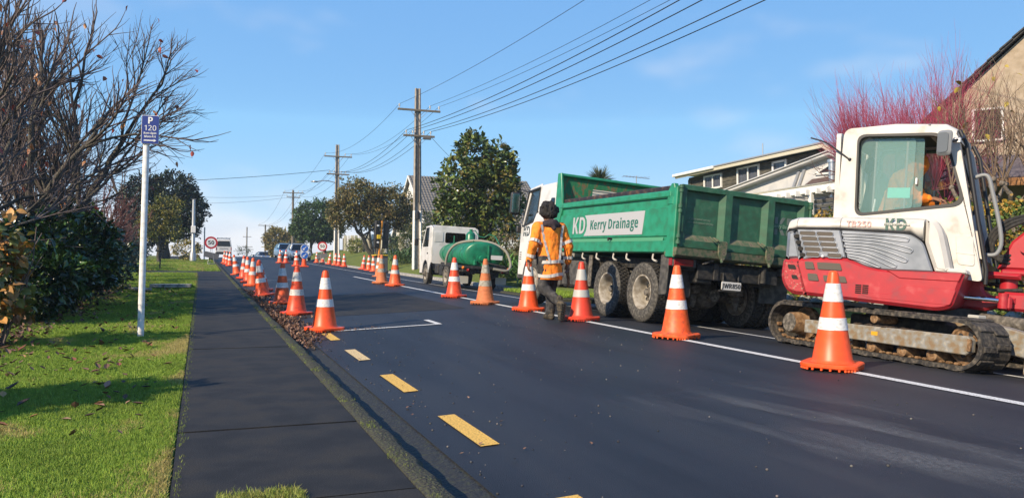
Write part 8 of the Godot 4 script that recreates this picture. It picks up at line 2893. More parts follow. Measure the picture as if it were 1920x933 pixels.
# ---------------------------------------------------------------- lawn blades, fallen leaves, litter
func build_ground_cover() -> void:
	rng.seed = 909
	var g := Geo.new()
	for k in 4:
		var a := TAU * k / 4.0 + 0.5
		var o := Vector3(cos(a) * 0.012, 0, sin(a) * 0.012)
		var d := Vector3(cos(a * 1.7) * 0.016, 0.0, sin(a * 1.7) * 0.016)
		var w := Vector3(-sin(a), 0, cos(a)) * 0.0022
		var h := 0.030 + 0.008 * (k % 3)
		g.face([o - w, o + w, o + d * 0.5 + Vector3(0, h * 0.6, 0) + w * 0.8, o + d * 0.5 + Vector3(0, h * 0.6, 0) - w * 0.8], Vector3(cos(a), 0.4, sin(a)))
		g.face([o + d * 0.5 + Vector3(0, h * 0.6, 0) - w * 0.8, o + d * 0.5 + Vector3(0, h * 0.6, 0) + w * 0.8, o + d * 1.3 + Vector3(0, h, 0)], Vector3(cos(a), 0.4, sin(a)))
	var tuft := g.mesh(M.blade)
	var green := [Color(0.120, 0.195, 0.016), Color(0.155, 0.232, 0.020), Color(0.185, 0.255, 0.030), Color(0.095, 0.160, 0.013)]
	var dry := [Color(0.26, 0.21, 0.08), Color(0.20, 0.18, 0.05)]
	var nz := FastNoiseLite.new()
	nz.frequency = 0.55
	nz.fractal_octaves = 4
	nz.seed = 41
	var xs := []
	var cc := []
	var sow := func(x0: float, x1: float, s0: float, s1: float, n: int, sc: float, dryness: float) -> void:
		for i in n:
			var X := rng.randf_range(x0, x1)
			var s := rng.randf_range(s0, s1)
			var f := nz.get_noise_2d(X * 1.6, s)
			var b := Basis(Vector3.UP, rng.randf() * TAU) * Basis.from_scale(Vector3(1, rng.randf_range(0.6, 1.25), 1) * sc)
			xs.append(Transform3D(b, G(X, s)))
			var edge := smoothstep(-0.28, -0.12, X) if X > -0.5 and X < 0.2 else 0.0
			cc.append(pick(dry if f * 1.1 + dryness + edge * 0.35 + rng.randfn() * 0.12 > 0.42 else green) * (1.0 + f * 0.35))
	sow.call(-3.6, -0.125, 2.4, 6.0, 110000, 0.55, 0.0)
	sow.call(-3.2, -0.125, 6.0, 11.0, 90000, 0.68, 0.0)
	sow.call(-2.6, -0.125, 11.0, 22.0, 60000, 0.95, -0.05)
	sow.call(-3.4, -0.125, 22.0, 35.6, 36000, 1.4, -0.05)
	sow.call(-3.4, 0.85, 38.8, 66.0, 26000, 2.2, 0.12)
	many("lawn_grass", tuft, xs, cc)
	xs = []
	cc = []
	sow.call(9.6, 12.5, 4.0, 14.0, 26000, 2.6, 0.12)
	sow.call(9.6, 13.0, 14.0, 32.0, 20000, 3.0, 0.02)
	sow.call(9.6, 13.5, 32.0, 75.0, 30000, 3.4, -0.05)
	for i in 5000:
		var s := rng.randf_range(17.4, 21.0)
		xs.append(Transform3D(Basis(Vector3.UP, rng.randf() * TAU) * Basis.from_scale(Vector3.ONE * rng.randf_range(1.2, 2.4)), Vector3(rng.randf_range(8.12, 9.5), along(s) + road_y(9.4) + 0.155, -s)))
		cc.append(pick(green))
	many("verge_grass", tuft, xs, cc)
	# grass and moss creeping over the edges of the path
	xs = []
	cc = []
	for i in 5200:
		var s := rng.randf_range(2.4, 34.0)
		var X := 0.985 + rng.randfn() * 0.025
		if rng.randf() < 0.25:
			X = -0.10 + absf(rng.randfn()) * 0.02
		if nz.get_noise_2d(X * 3.0, s * 2.5) < -0.02 and X > 0.5:
			continue
		xs.append(Transform3D(Basis(Vector3.UP, rng.randf() * TAU) * Basis.from_scale(Vector3.ONE * rng.randf_range(0.22, 0.5)), Vector3(X, along(s) + 0.014, -s)))
		cc.append(pick([Color(0.11, 0.15, 0.02), Color(0.15, 0.18, 0.03), Color(0.08, 0.10, 0.015)]))
	for i in 900:
		var q := rng.randf()
		var p := Vector2(rng.randf_range(0.08, 0.44), 3.60 + rng.randfn() * 0.05)
		xs.append(Transform3D(Basis(Vector3.UP, rng.randf() * TAU) * Basis.from_scale(Vector3.ONE * rng.randf_range(0.5, 1.0)), G(p.x, p.y, 0.005)))
		cc.append(pick([Color(0.13, 0.17, 0.025), Color(0.20, 0.20, 0.05)]))
	many("kerb_weeds", tuft, xs, cc)
	# fallen leaves: the large ones each a thing of its own, the small ones one drift
	var tones := [[Color(0.17, 0.055, 0.03), "fallen_red"], [Color(0.23, 0.10, 0.045), "fallen_rust"], [Color(0.12, 0.06, 0.035), "fallen_brown"], [Color(0.33, 0.19, 0.07), "fallen_tan"], [Color(0.055, 0.032, 0.022), "fallen_dark"]]
	var ms := []
	for t in tones:
		ms.append(leaf_mesh(0.115, 0.034, 0.55, -0.35, mat(t[1], t[0].linear_to_srgb(), 0.75), 4))
	for k in 46:
		var s := rng.randf_range(5.0, 12.0)
		var X := rng.randf_range(-2.3, -0.25)
		if k < 26:
			s = rng.randf_range(5.6, 9.6)
			X = rng.randf_range(-2.1, -0.5)
		var o := inst("fallen_leaf", ms[rng.randi() % ms.size()], null, Transform3D(Basis(Vector3.UP, rng.randf() * TAU) * Basis(Vector3.RIGHT, rng.randf_range(-0.3, 0.15)) * Basis.from_scale(Vector3.ONE * rng.randf_range(0.45, 0.9)), G(X, s, 0.035)))
		tag(o, "curled fallen leaf lying on the sunlit left lawn", "leaf", "fallen leaves on the left lawn")
	var dl := leaf_mesh(0.075, 0.024, 0.5, -0.3, M.dry_leaf, 3)
	xs = []
	cc = []
	var brown := [Color(0.085, 0.044, 0.028), Color(0.125, 0.066, 0.042), Color(0.050, 0.030, 0.020), Color(0.18, 0.105, 0.068)]
	for i in 420:
		var s := rng.randf_range(5.0, 24.0)
		var X := -0.3 - absf(rng.randfn()) * 1.1
		xs.append(Transform3D(Basis(Vector3.UP, rng.randf() * TAU) * Basis(Vector3.RIGHT, rng.randf_range(-0.5, 0.3)) * Basis.from_scale(Vector3.ONE * rng.randf_range(0.5, 1.1)), G(X, s, 0.03)))
		cc.append(pick(brown))
	for i in 1500:                                     # thick along the hedge foot
		var s := rng.randf_range(7.5, 25.0)
		var X := -2.05 + rng.randfn() * 0.22
		xs.append(Transform3D(Basis(Vector3.UP, rng.randf() * TAU) * Basis(Vector3.RIGHT, rng.randf_range(-0.5, 0.3)) * Basis.from_scale(Vector3.ONE * rng.randf_range(0.5, 1.2)), G(X, s, 0.025)))
		cc.append(pick(brown))
	many("leaf_drift", dl, xs, cc)
	xs = []
	cc = []
	for i in 5200:                                     # heaped in the gutter by the cones
		var f := rng.randf()
		var s := 9.4 + f * 14.0
		var dens := smoothstep(9.4, 11.0, s) * (1.0 - smoothstep(15.0, 23.0, s) * 0.8)
		if rng.randf() > dens:
			continue
		var wd := lerpf(0.07, 0.19, smoothstep(9.5, 12.0, s)) * (1.0 - 0.4 * smoothstep(15.0, 22.0, s))
		var X := 1.25 + rng.randfn() * wd
		if X < 1.13:
			X = 1.13 + rng.randf() * 0.1
		var pile: float = 0.055 * exp(-pow((X - 1.22) / 0.22, 2.0)) * dens
		xs.append(Transform3D(Basis(Vector3.UP, rng.randf() * TAU) * Basis(Vector3.RIGHT, rng.randf_range(-0.9, 0.6)) * Basis.from_scale(Vector3.ONE * rng.randf_range(0.45, 0.9)), Vector3(X, along(s) + road_y(max(X, 1.4)) + rng.randf() * pile, -s)))
		cc.append(pick(brown))
	for i in 170:                                      # strays on the road
		var s := rng.randf_range(4.0, 14.0)
		var X := 1.3 + absf(rng.randfn()) * 0.5
		if i < 110:
			s = 11.5 + rng.randfn() * 0.12
			X = rng.randf_range(1.5, 2.5)
		xs.append(Transform3D(Basis(Vector3.UP, rng.randf() * TAU) * Basis.from_scale(Vector3.ONE * rng.randf_range(0.25, 0.5)), Vector3(X, along(s) + road_y(X) + 0.012, -s)))
		cc.append(pick(brown))
	many("gutter_leaves", dl, xs, cc)
	# loose chips on the new seal
	var ch := Geo.new()
	ch.ball(Vector3.ZERO, Vector3(0.007, 0.005, 0.006), 5, 3)
	xs = []
	cc = []
	for i in 420:
		var s := rng.randf_range(2.5, 14.0)
		var X := rng.randf_range(1.4, 5.0) if i % 3 else 1.35 + absf(rng.randfn()) * 0.4
		xs.append(Transform3D(Basis(Vector3.UP, rng.randf() * TAU) * Basis.from_scale(Vector3.ONE * rng.randf_range(0.5, 1.6)), Vector3(X, along(s) + road_y(X) + 0.003, -s)))
		cc.append(pick([Color(0.06, 0.055, 0.05), Color(0.04, 0.04, 0.045), Color(0.11, 0.10, 0.09), Color(0.02, 0.02, 0.02)]))
	many("loose_chips", ch.mesh(M.dry_leaf), xs, cc)
	# kerbed grass nib behind the tipper and grey stones under the hedge
	g = Geo.new()
	g.prism(rpoly([Vector2(8.0, 17.3), Vector2(9.42, 16.9), Vector2(9.42, 21.4), Vector2(8.0, 21.1)], [0.3], 5), Transform3D(Basis(Vector3(1, 0, 0), Vector3(0, 0.0373, -1), Vector3(0, 1, 0)), Vector3(0, road_y(9.4) + 0.06, 0)), 0.20, 0.02)
	var nib := struct("kerb_nib", g, M.kerb_stone)
	g = Geo.new()
	for k in 26:
		var s := 4.5 + k * 0.40
		g.ball(G(11.25 + rng.randf() * 0.25, s, 0.05), Vector3(0.16, 0.12, 0.2), 7, 5, Basis(Vector3.UP, rng.randf() * 3.0))
	var stn := obj("garden_stones", g, M.concrete)
	stn.set_meta("kind", "stuff")

# ---------------------------------------------------------------- people: a smooth field round jointed bones, meshed as surface nets
class Field:
	var lo: Vector3
	var cell: float
	var nx: int
	var ny: int
	var nz: int
	var f := PackedFloat32Array()
	var soft: float

	func _init(a: Vector3, b: Vector3, c: float, k: float) -> void:
		lo = a
		cell = c
		soft = k
		nx = int(ceil((b.x - a.x) / c)) + 1
		ny = int(ceil((b.y - a.y) / c)) + 1
		nz = int(ceil((b.z - a.z) / c)) + 1
		f.resize(nx * ny * nz)

	func bone(a: Vector3, b: Vector3, ra: float, rb: float, flat := Vector3.ONE) -> void:   # flat squeezes the section along an axis
		var m: float = max(ra, rb) * max(flat.x, max(flat.y, flat.z)) + soft * 5.0
		var p0 := Vector3(min(a.x, b.x) - m, min(a.y, b.y) - m, min(a.z, b.z) - m)
		var p1 := Vector3(max(a.x, b.x) + m, max(a.y, b.y) + m, max(a.z, b.z) + m)
		var i0: int = max(0, int((p0.x - lo.x) / cell))
		var i1: int = min(nx - 1, int((p1.x - lo.x) / cell) + 1)
		var j0: int = max(0, int((p0.y - lo.y) / cell))
		var j1: int = min(ny - 1, int((p1.y - lo.y) / cell) + 1)
		var k0: int = max(0, int((p0.z - lo.z) / cell))
		var k1: int = min(nz - 1, int((p1.z - lo.z) / cell) + 1)
		var ab := (b - a) / flat
		var dd: float = max(ab.length_squared(), 1e-9)
		var inv := 1.0 / soft
		for j in range(j0, j1 + 1):
			for k in range(k0, k1 + 1):
				var at := (j * nz + k) * nx
				for i in range(i0, i1 + 1):
					var p := (lo + Vector3(i, j, k) * cell - a) / flat
					var t := clampf(p.dot(ab) / dd, 0.0, 1.0)
					var d := (p - ab * t).length() - lerpf(ra, rb, t)
					if d < soft * 6.0:
						f[at + i] += exp(-d * inv)

	func value(i: int, j: int, k: int) -> float:
		var x := f[(j * nz + k) * nx + i]
		return 0.3 if x < 1e-8 else -log(x) * soft

	func mesh_into(g: Geo, wrinkle := 0.0, hem := -99.0, top := 99.0, seed_ := 1) -> void:
		var nzz := FastNoiseLite.new()
		nzz.seed = seed_
		nzz.frequency = 7.0
		nzz.fractal_octaves = 3
		var d := PackedFloat32Array()
		d.resize(f.size())
		for j in ny:
			var y := lo.y + j * cell
			for k in nz:
				var at := (j * nz + k) * nx
				for i in nx:
					var x := f[at + i]
					var v := 0.3 if x < 1e-8 else -log(x) * soft
					if wrinkle > 0.0 and absf(v) < 0.06:
						var p := lo + Vector3(i, j, k) * cell
						v += wrinkle * nzz.get_noise_3d(p.x * 1.6, p.y * 0.7, p.z * 1.6)
					if y < hem:
						v = max(v, hem - y)
					if y > top:
						v = max(v, y - top)
					d[at + i] = v
		var ids := PackedInt32Array()
		ids.resize(nx * ny * nz)
		ids.fill(-1)
		for j in ny - 1:
			for k in nz - 1:
				for i in nx - 1:
					var at := (j * nz + k) * nx + i
					var c := [d[at], d[at + 1], d[at + nx], d[at + nx + 1], d[at + nz * nx], d[at + nz * nx + 1], d[at + nz * nx + nx], d[at + nz * nx + nx + 1]]
					var ins := 0
					for q in 8:
						if c[q] < 0.0:
							ins += 1
					if ins == 0 or ins == 8:
						continue
					var s := Vector3.ZERO
					var n := 0
					for e in [[0, 1], [2, 3], [4, 5], [6, 7], [0, 2], [1, 3], [4, 6], [5, 7], [0, 4], [1, 5], [2, 6], [3, 7]]:
						var a: float = c[e[0]]
						var b: float = c[e[1]]
						if (a < 0.0) != (b < 0.0):
							var t := a / (a - b)
							var pa := Vector3(e[0] & 1, e[0] >> 2, (e[0] >> 1) & 1)
							var pb := Vector3(e[1] & 1, e[1] >> 2, (e[1] >> 1) & 1)
							s += pa.lerp(pb, t)
							n += 1
					var nn := Vector3(c[1] + c[3] + c[5] + c[7] - c[0] - c[2] - c[4] - c[6], c[4] + c[5] + c[6] + c[7] - c[0] - c[1] - c[2] - c[3], c[2] + c[3] + c[6] + c[7] - c[0] - c[1] - c[4] - c[5]).normalized()
					ids[at] = g.put(lo + (Vector3(i, j, k) + s / n) * cell, nn)
		var sy := nz * nx
		for j in range(1, ny - 1):
			for k in range(1, nz - 1):
				for i in range(1, nx - 1):
					var at := (j * nz + k) * nx + i
					var a := d[at] < 0.0
					for ax in 3:
						var step: int = [1, sy, nx][ax]
						var b := d[at + step] < 0.0
						if a == b:
							continue
						var u: int = [sy, nx, 1][ax]
						var w: int = [nx, 1, sy][ax]
						var q := [ids[at], ids[at - u], ids[at - u - w], ids[at - w]]
						if q.min() < 0:
							continue
						if a:
							g.t3(q[0], q[1], q[2])
							g.t3(q[0], q[2], q[3])
						else:
							g.t3(q[0], q[2], q[1])
							g.t3(q[0], q[3], q[2])

	func reach(p: Vector3, d: Vector3) -> Vector3:      # walk from outside along d until the surface
		var q := p
		for n in 400:
			var s := (q - lo) / cell
			var i := clampi(int(s.x), 0, nx - 2)
			var j := clampi(int(s.y), 0, ny - 2)
			var k := clampi(int(s.z), 0, nz - 2)
			if value(i, j, k) < 0.006:
				return q
			q += d * 0.004
		return q

func hand(g: Geo, w: Vector3, dir: Vector3, palm: Vector3, side: float) -> void:
	# wrist, direction of the fingers, where the palm looks; side +1 puts the thumb along palm x dir
	var acr := dir.cross(palm).normalized()
	var fd := Field.new(w - Vector3.ONE * 0.16, w + Vector3.ONE * 0.20, 0.005, 0.004)
	fd.bone(w - dir * 0.03, w + dir * 0.02, 0.026, 0.028)
	for q in 4:
		fd.bone(w + dir * 0.02, w + dir * 0.085 + acr * (q - 1.5) * 0.020, 0.020, 0.013)
	for q in 4:
		var b := w + dir * 0.088 + acr * (q - 1.5) * 0.0215
		var L: float = [0.066, 0.076, 0.072, 0.056][q if side > 0 else 3 - q]
		var m := b + dir * L * 0.50 + palm * L * 0.16
		var e := m + dir * L * 0.36 + palm * L * 0.42
		fd.bone(b, m, 0.0098, 0.0092)
		fd.bone(m, e, 0.0092, 0.0078)
	var tb := w + dir * 0.030 + acr * side * -0.032
	var tm := tb + dir * 0.034 + acr * side * -0.020 + palm * 0.012
	fd.bone(tb - dir * 0.01, tm, 0.015, 0.011)
	fd.bone(tm, tm + dir * 0.034 + palm * 0.016, 0.0105, 0.0085)
	fd.mesh_into(g)

func people_materials() -> void:
	var m: StandardMaterial3D
	m = mat("skin", C(0.23, 0.115, 0.07), 0.55)
	m.subsurf_scatter_enabled = true
	m.subsurf_scatter_strength = 0.1
	m = mat("hi_vis", Color(1, 1, 1), 0.8)
	tex(m, noise_tex(0.02, [[0.2, C(0.78, 0.185, 0.012)], [0.6, C(0.92, 0.26, 0.016)], [0.9, C(0.95, 0.30, 0.03)]], 256, 501, 4), Vector3(2, 2, 2))
	m.normal_enabled = true
	m.normal_texture = bump_tex(0.05, 3.0, 128, 502, 3)
	m.normal_scale = 0.4
	m = mat("work_trousers", Color(1, 1, 1), 0.9)
	tex(m, noise_tex(0.02, [[0.25, C(0.020, 0.020, 0.022)], [0.6, C(0.036, 0.035, 0.036)], [0.88, C(0.11, 0.10, 0.095)]], 256, 503, 5), Vector3(1.6, 1.6, 1.6))
	m = mat("boot", Color(1, 1, 1), 0.85)
	tex(m, noise_tex(0.05, [[0.3, C(0.020, 0.018, 0.016)], [0.6, C(0.045, 0.038, 0.028)], [0.8, C(0.13, 0.10, 0.06)]], 128, 504, 4), Vector3(3, 3, 3))
	m = mat("hood_cloth", C(0.030, 0.019, 0.024), 0.95)
	m = mat("hair", C(0.008, 0.007, 0.007), 0.8)
	m = mat("silver_tape", C(0.50, 0.48, 0.45), 0.5)

func band_strip(t: Node3D, a: Array, w: Vector3, off: float, called := "reflective_band") -> void:
	# a tape laid over points a [point, outward normal], w = half width direction
	var g := Geo.new()
	for i in a.size() - 1:
		var p: Vector3 = a[i][0] + a[i][1] * off
		var q: Vector3 = a[i + 1][0] + a[i + 1][1] * off
		g.face([p - w, p + w, q + w, q - w], a[i][1])
	obj(called, g, M.silver_tape, t)

func build_worker() -> void:
	var t := thing("person", "worker in orange high visibility jacket and dark trousers walking away beside the tipper", "person", upright(5.02, 10.95, 2.0))
	# joints; -z is the way the worker walks
	var sl := Vector3(-0.205, 1.43, -0.02)
	var sr := Vector3(0.205, 1.43, -0.02)
	var el := Vector3(-0.305, 1.15, 0.035)
	var er := Vector3(0.300, 1.14, 0.04)
	var wl := Vector3(-0.345, 0.895, -0.03)
	var wr := Vector3(0.325, 0.875, -0.02)
	var hl := Vector3(-0.10, 0.93, 0.0)
	var hr := Vector3(0.10, 0.93, 0.0)
	var kl := Vector3(-0.12, 0.50, 0.01)
	var kr := Vector3(0.085, 0.50, -0.14)
	var al := Vector3(0.0, 0.285, 0.31)
	var ar := Vector3(0.065, 0.10, -0.12)
	var tl := Vector3(0.02, 0.045, 0.33)
	var tr := Vector3(0.08, 0.045, -0.30)
	var g := Geo.new()
	var b := Field.new(Vector3(-0.55, -0.05, -0.5), Vector3(0.55, 1.9, 0.6), 0.0165, 0.018)
	b.bone(Vector3(0, 0.95, 0), Vector3(0, 1.12, 0.0), 0.125, 0.115, Vector3(1.15, 1, 0.85))
	b.bone(Vector3(0, 1.12, 0), Vector3(0, 1.36, -0.02), 0.115, 0.130, Vector3(1.2, 1, 0.8))
	b.bone(sl * Vector3(0.8, 1, 1), sr * Vector3(0.8, 1, 1), 0.06, 0.06)
	for q in [[sl, el, wl], [sr, er, wr]]:
		b.bone(q[0], q[1], 0.052, 0.042)
		b.bone(q[1], q[2], 0.042, 0.027)
	for q in [[hl, kl, al], [hr, kr, ar]]:
		b.bone(q[0], q[1], 0.085, 0.056)
		b.bone(q[1], q[2], 0.055, 0.038)
	b.bone(al, tl, 0.04, 0.035)
	b.bone(ar, tr, 0.04, 0.035)
	b.bone(Vector3(0, 1.42, -0.02), Vector3(0, 1.56, -0.045), 0.056, 0.052)
	b.bone(Vector3(0, 1.62, -0.065), Vector3(0, 1.70, -0.06), 0.078, 0.086, Vector3(0.88, 1.0, 1.08))
	b.bone(Vector3(0, 1.575, -0.10), Vector3(0, 1.60, -0.12), 0.040, 0.036)
	b.bone(Vector3(0, 1.655, -0.155), Vector3(0, 1.625, -0.172), 0.010, 0.015)
	for sd: float in [-1.0, 1.0]:
		b.bone(Vector3(sd * 0.080, 1.665, -0.05), Vector3(sd * 0.086, 1.625, -0.055), 0.014, 0.010)
		b.bone(Vector3(sd * 0.03, 1.66, -0.142), Vector3(sd * 0.036, 1.66, -0.142), 0.010, 0.010)
	b.mesh_into(g)
	hand(g, wl, Vector3(-0.06, -1, -0.10).normalized(), Vector3(1, 0, 0.15).normalized(), 1.0)
	hand(g, wr, Vector3(0.03, -1, -0.08).normalized(), Vector3(-1, 0, 0.15).normalized(), -1.0)
	obj("body", g, M.skin, t)
	# jacket, hanging long over the hips
	var j := Field.new(Vector3(-0.55, 0.55, -0.4), Vector3(0.55, 1.6, 0.4), 0.0125, 0.016)
	j.bone(Vector3(0.0, 0.60, 0.0), Vector3(0, 0.95, 0.0), 0.172, 0.158, Vector3(1.16, 1, 0.90))
	j.bone(Vector3(0, 0.95, 0.0), Vector3(0, 1.33, -0.01), 0.158, 0.158, Vector3(1.22, 1, 0.86))
	j.bone(sl * Vector3(0.86, 1, 1), sr * Vector3(0.86, 1, 1), 0.085, 0.085)
	j.bone(Vector3(0, 1.40, -0.01), Vector3(0, 1.49, -0.02), 0.115, 0.08)
	for q in [[sl, el, wl], [sr, er, wr]]:
		j.bone(q[0], q[1], 0.080, 0.066)
		j.bone(q[1], q[1].lerp(q[2], 0.88), 0.066, 0.054)
	g = Geo.new()
	j.mesh_into(g, 0.014, 0.625, 1.515, 5)
	var jk := obj("jacket", g, M.hi_vis, t)
	# reflective tape: two bands round the body, braces over the back, bands on the sleeves
	for y in [0.895, 0.690]:
		var row := []
		for k in 41:
			var a := TAU * k / 40.0
			var d := Vector3(cos(a), 0, sin(a))
			var s := Vector3(0, y + 0.018 * sin(a * 2.0) * (1.0 if y < 0.7 else 0.4), 0)
			row.append([j.reach(s + d * 0.27, -d), d])
		band_strip(jk, row, Vector3(0, 0.025, 0), 0.011)
	for sd: float in [-1.0, 1.0]:
		var row := []
		for k in 15:
			var y := lerpf(0.915, 1.46, k / 14.0)
			row.append([j.reach(Vector3(sd * lerpf(0.085, 0.185, k / 14.0), y, 0.36), Vector3(0, 0, -1)), Vector3(0, 0.25, 1).normalized()])
		band_strip(jk, row, Vector3(0.019, 0, 0), 0.009)
		row = []
		for k in 12:
			var y := lerpf(0.885, 1.46, k / 11.0)
			row.append([j.reach(Vector3(sd * 0.12, y, -0.36), Vector3(0, 0, 1)), Vector3(0, 0.25, -1).normalized()])
		band_strip(jk, row, Vector3(0.019, 0, 0), 0.009)
		for f in [0.80, 1.62]:
			var e0: Vector3 = sl if sd < 0 else sr
			var e1: Vector3 = el if sd < 0 else er
			var e2: Vector3 = wl if sd < 0 else wr
			var c: Vector3 = e0.lerp(e1, f) if f < 1.0 else e1.lerp(e2, f - 1.0)
			var ax: Vector3 = ((e1 - e0) if f < 1.0 else (e2 - e1)).normalized()
			var u := ax.cross(Vector3(0, 0, 1)).normalized()
			var v := ax.cross(u)
			row = []
			for k in 25:
				var a := TAU * k / 24.0
				var d := u * cos(a) + v * sin(a)
				row.append([j.reach(c + d * 0.115, -d), d])
			band_strip(jk, row, ax * 0.024, 0.010)
	# dark cuffs, hood, trousers, boots, hair
	g = Geo.new()
	for q in [[el, wl], [er, wr]]:
		g.rod(q[0].lerp(q[1], 0.86), q[0].lerp(q[1], 0.99), 0.050, 14, 0.045)
	obj("cuff", g, M.hood_cloth, jk).set_meta("kind", "stuff")
	var h := Field.new(Vector3(-0.25, 1.36, -0.25), Vector3(0.25, 1.62, 0.25), 0.011, 0.012)
	for k in 9:
		var a := PI * k / 8.0
		var p := Vector3(cos(a) * 0.125, 1.455 + 0.015 * sin(a), 0.02 + sin(a) * 0.085)
		h.bone(p, p + Vector3(-cos(a) * 0.03, 0.045, -sin(a) * 0.02), 0.038, 0.030)
	h.bone(Vector3(0, 1.47, 0.10), Vector3(0, 1.41, 0.145), 0.05, 0.035)
	g = Geo.new()
	h.mesh_into(g, 0.014, -9.0, 9.0, 8)
	obj("hood", g, M.hood_cloth, t)
	var p := Field.new(Vector3(-0.4, 0.0, -0.45), Vector3(0.4, 1.02, 0.55), 0.013, 0.016)
	p.bone(Vector3(-0.05, 0.93, 0), Vector3(0.05, 0.93, 0), 0.145, 0.145, Vector3(1, 1, 0.95))
	for q in [[hl, kl, al, tl], [hr, kr, ar, tr]]:
		p.bone(q[0], q[1], 0.112, 0.080)
		p.bone(q[1], q[1].lerp(q[2], 0.95), 0.080, 0.070)
	g = Geo.new()
	p.mesh_into(g, 0.018, 0.06, 0.99, 12)
	obj("trousers", g, M.work_trousers, t)
	for q in [[al, tl, Vector3(0.015, 0.25, 0.39)], [ar, tr, Vector3(0.06, 0.045, -0.06)]]:
		var bt := Field.new(q[0] - Vector3(0.2, 0.38, 0.36), q[0] + Vector3(0.2, 0.2, 0.36), 0.010, 0.010)
		bt.bone(q[0] + (q[0] - q[1]).normalized() * 0.02 + Vector3(0, 0.03, 0), q[0], 0.056, 0.054)
		bt.bone(q[0], q[2], 0.05, 0.042)
		bt.bone(q[0].lerp(q[1], 0.3), q[1], 0.050, 0.042)
		bt.bone(q[2], q[1], 0.040, 0.044)
		g = Geo.new()
		bt.mesh_into(g)
		var bo := obj("boot", g, M.boot, t)
		# lugs of the sole
		var fwd: Vector3 = (q[1] - q[2]).normalized()
		var dn := Vector3(0, 0, 1) if q[0] == al else Vector3(0, -1, 0)
		dn = (dn - fwd * dn.dot(fwd)).normalized()
		var sx := fwd.cross(dn).normalized()
		g = Geo.new()
		var L: float = q[1].distance_to(q[2]) + 0.06
		for k in 8:
			for i in 3:
				g.box(Transform3D(Basis(sx, fwd, dn), q[2] + fwd * (-0.02 + L * k / 7.5) + sx * (i - 1) * 0.031 + dn * 0.044), Vector3(0.022, 0.020, 0.014), 0.004)
		obj("sole_lugs", g, M.black_rubber, bo).set_meta("kind", "stuff")
	var hr2 := Field.new(Vector3(-0.25, 1.5, -0.3), Vector3(0.25, 1.95, 0.2), 0.010, 0.010)
	for k in 190:
		var d := rdir(0.2)
		if d.z < -0.55 and d.y < 0.35:
			continue
		if d.y < -0.62:
			continue
		var c := Vector3(0, 1.685, -0.045) + Vector3(d.x * 0.110, d.y * 0.115, d.z * 0.115)
		hr2.bone(c, c * 1.004, 0.024, 0.022)
	hr2.bone(Vector3(0, 1.66, -0.02), Vector3(0, 1.72, -0.04), 0.112, 0.112)
	g = Geo.new()
	hr2.mesh_into(g, 0.040, -9.0, 9.0, 21)
	obj("hair", g, M.hair, t)
	# the tool in the right hand
	var tool := thing("hand_tool", "rusty hand tool hanging from the walking worker's right hand", "tool", t.transform)
	g = Geo.new()
	g.rod(Vector3(0.315, 0.80, -0.06), Vector3(0.325, 0.64, -0.04), 0.016, 8)
	g.rod(Vector3(0.335, 0.80, -0.02), Vector3(0.33, 0.66, 0.0), 0.013, 8)
	obj("handle", g, M.rusty_iron, tool)
	g = Geo.new()
	g.bx(0.33, 0.60, -0.02, 0.035, 0.13, 0.06, 0.012)
	g.bx(0.33, 0.53, -0.045, 0.03, 0.07, 0.035, 0.008)
	obj("jaw", g, M.rusty_iron, tool)

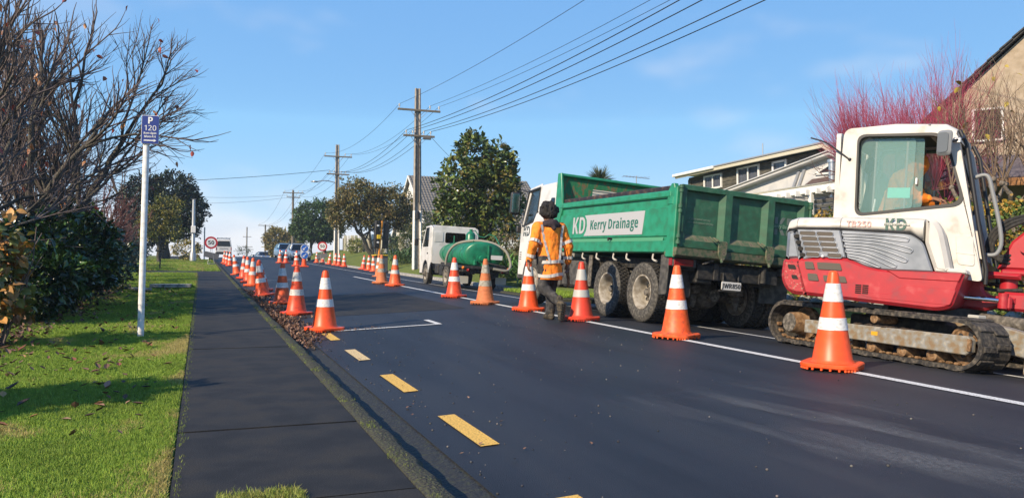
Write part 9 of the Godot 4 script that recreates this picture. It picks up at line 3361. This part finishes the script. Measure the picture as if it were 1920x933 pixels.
func build_operator() -> void:
	# sits in the digger's cab, hood up, leaning towards the levers
	var at := stand(7.75, 6.5)
	at.basis = Basis(Vector3.RIGHT, pitch(6.5)) * Basis(Vector3.BACK, -deg_to_rad(4.2)) * Basis(Vector3.UP, deg_to_rad(30.0))
	var t := thing("person", "hooded operator in orange seated behind the green tinted glass of the excavator's cab", "person", at)
	var hip := Vector3(-0.05, 1.66, -0.50)
	var chest := Vector3(-0.08, 2.0, -0.38)
	var neck := Vector3(-0.09, 2.12, -0.31)
	var head := Vector3(-0.10, 2.22, -0.26)
	var sh := [Vector3(-0.27, 2.03, -0.34), Vector3(0.12, 2.03, -0.34)]
	var eb := [Vector3(-0.37, 1.80, -0.22), Vector3(0.22, 1.80, -0.22)]
	var wr := [Vector3(-0.36, 1.79, -0.02), Vector3(0.24, 1.80, -0.02)]
	var kn := [Vector3(-0.20, 1.64, -0.06), Vector3(0.10, 1.64, -0.06)]
	var an := [Vector3(-0.20, 1.24, 0.06), Vector3(0.10, 1.24, 0.06)]
	var g := Geo.new()
	var b := Field.new(Vector3(-0.6, 1.1, -0.75), Vector3(0.5, 2.45, 0.25), 0.0165, 0.018)
	b.bone(hip, chest, 0.12, 0.125, Vector3(1.15, 1, 0.9))
	b.bone(neck, head, 0.055, 0.09)
	b.bone(head + Vector3(0, -0.04, 0.06), head + Vector3(0, -0.02, 0.10), 0.05, 0.02)
	for i in 2:
		b.bone(sh[i], eb[i], 0.052, 0.042)
		b.bone(eb[i], wr[i], 0.042, 0.028)
		b.bone(hip + Vector3(-0.09 + 0.18 * i, 0, 0), kn[i], 0.085, 0.06)
		b.bone(kn[i], an[i], 0.058, 0.04)
	b.mesh_into(g)
	hand(g, wr[0], Vector3(0.0, -0.1, 1).normalized(), Vector3(0, -1, -0.1).normalized(), 1.0)
	hand(g, wr[1], Vector3(0.0, -0.1, 1).normalized(), Vector3(0, -1, -0.1).normalized(), -1.0)
	obj("body", g, M.skin, t)
	var j := Field.new(Vector3(-0.6, 1.5, -0.8), Vector3(0.5, 2.5, 0.2), 0.014, 0.016)
	j.bone(hip + Vector3(0, -0.05, 0), chest, 0.17, 0.165, Vector3(1.18, 1, 0.92))
	j.bone(sh[0], sh[1], 0.085, 0.085)
	j.bone(neck, head, 0.10, 0.135)
	for i in 2:
		j.bone(sh[i], eb[i], 0.082, 0.066)
		j.bone(eb[i], eb[i].lerp(wr[i], 0.75), 0.066, 0.05)
	g = Geo.new()
	j.mesh_into(g, 0.026, 1.6, 9.0, 31)
	obj("hooded_jacket", g, M.hi_vis, t)
	var p := Field.new(Vector3(-0.5, 1.1, -0.75), Vector3(0.4, 1.85, 0.25), 0.016, 0.016)
	for i in 2:
		p.bone(hip + Vector3(-0.09 + 0.18 * i, -0.02, 0), kn[i], 0.11, 0.085)
		p.bone(kn[i], an[i], 0.082, 0.07)
	g = Geo.new()
	p.mesh_into(g, 0.02, -9.0, 9.0, 33)
	obj("trousers", g, M.work_trousers, t)

func _ready() -> void:
	rng.seed = 20240601
	build_view()
	build_materials()
	vehicle_materials()
	excavator_materials()
	street_materials()
	building_materials()
	people_materials()
	build_setting()
	build_houses()
	build_left_trees()
	build_trees()
	build_tipper()
	build_tanker()
	build_excavator()
	build_worker()
	build_operator()
	build_parked()
	build_poles()
	build_signs()
	build_cones()
	build_ground_cover()
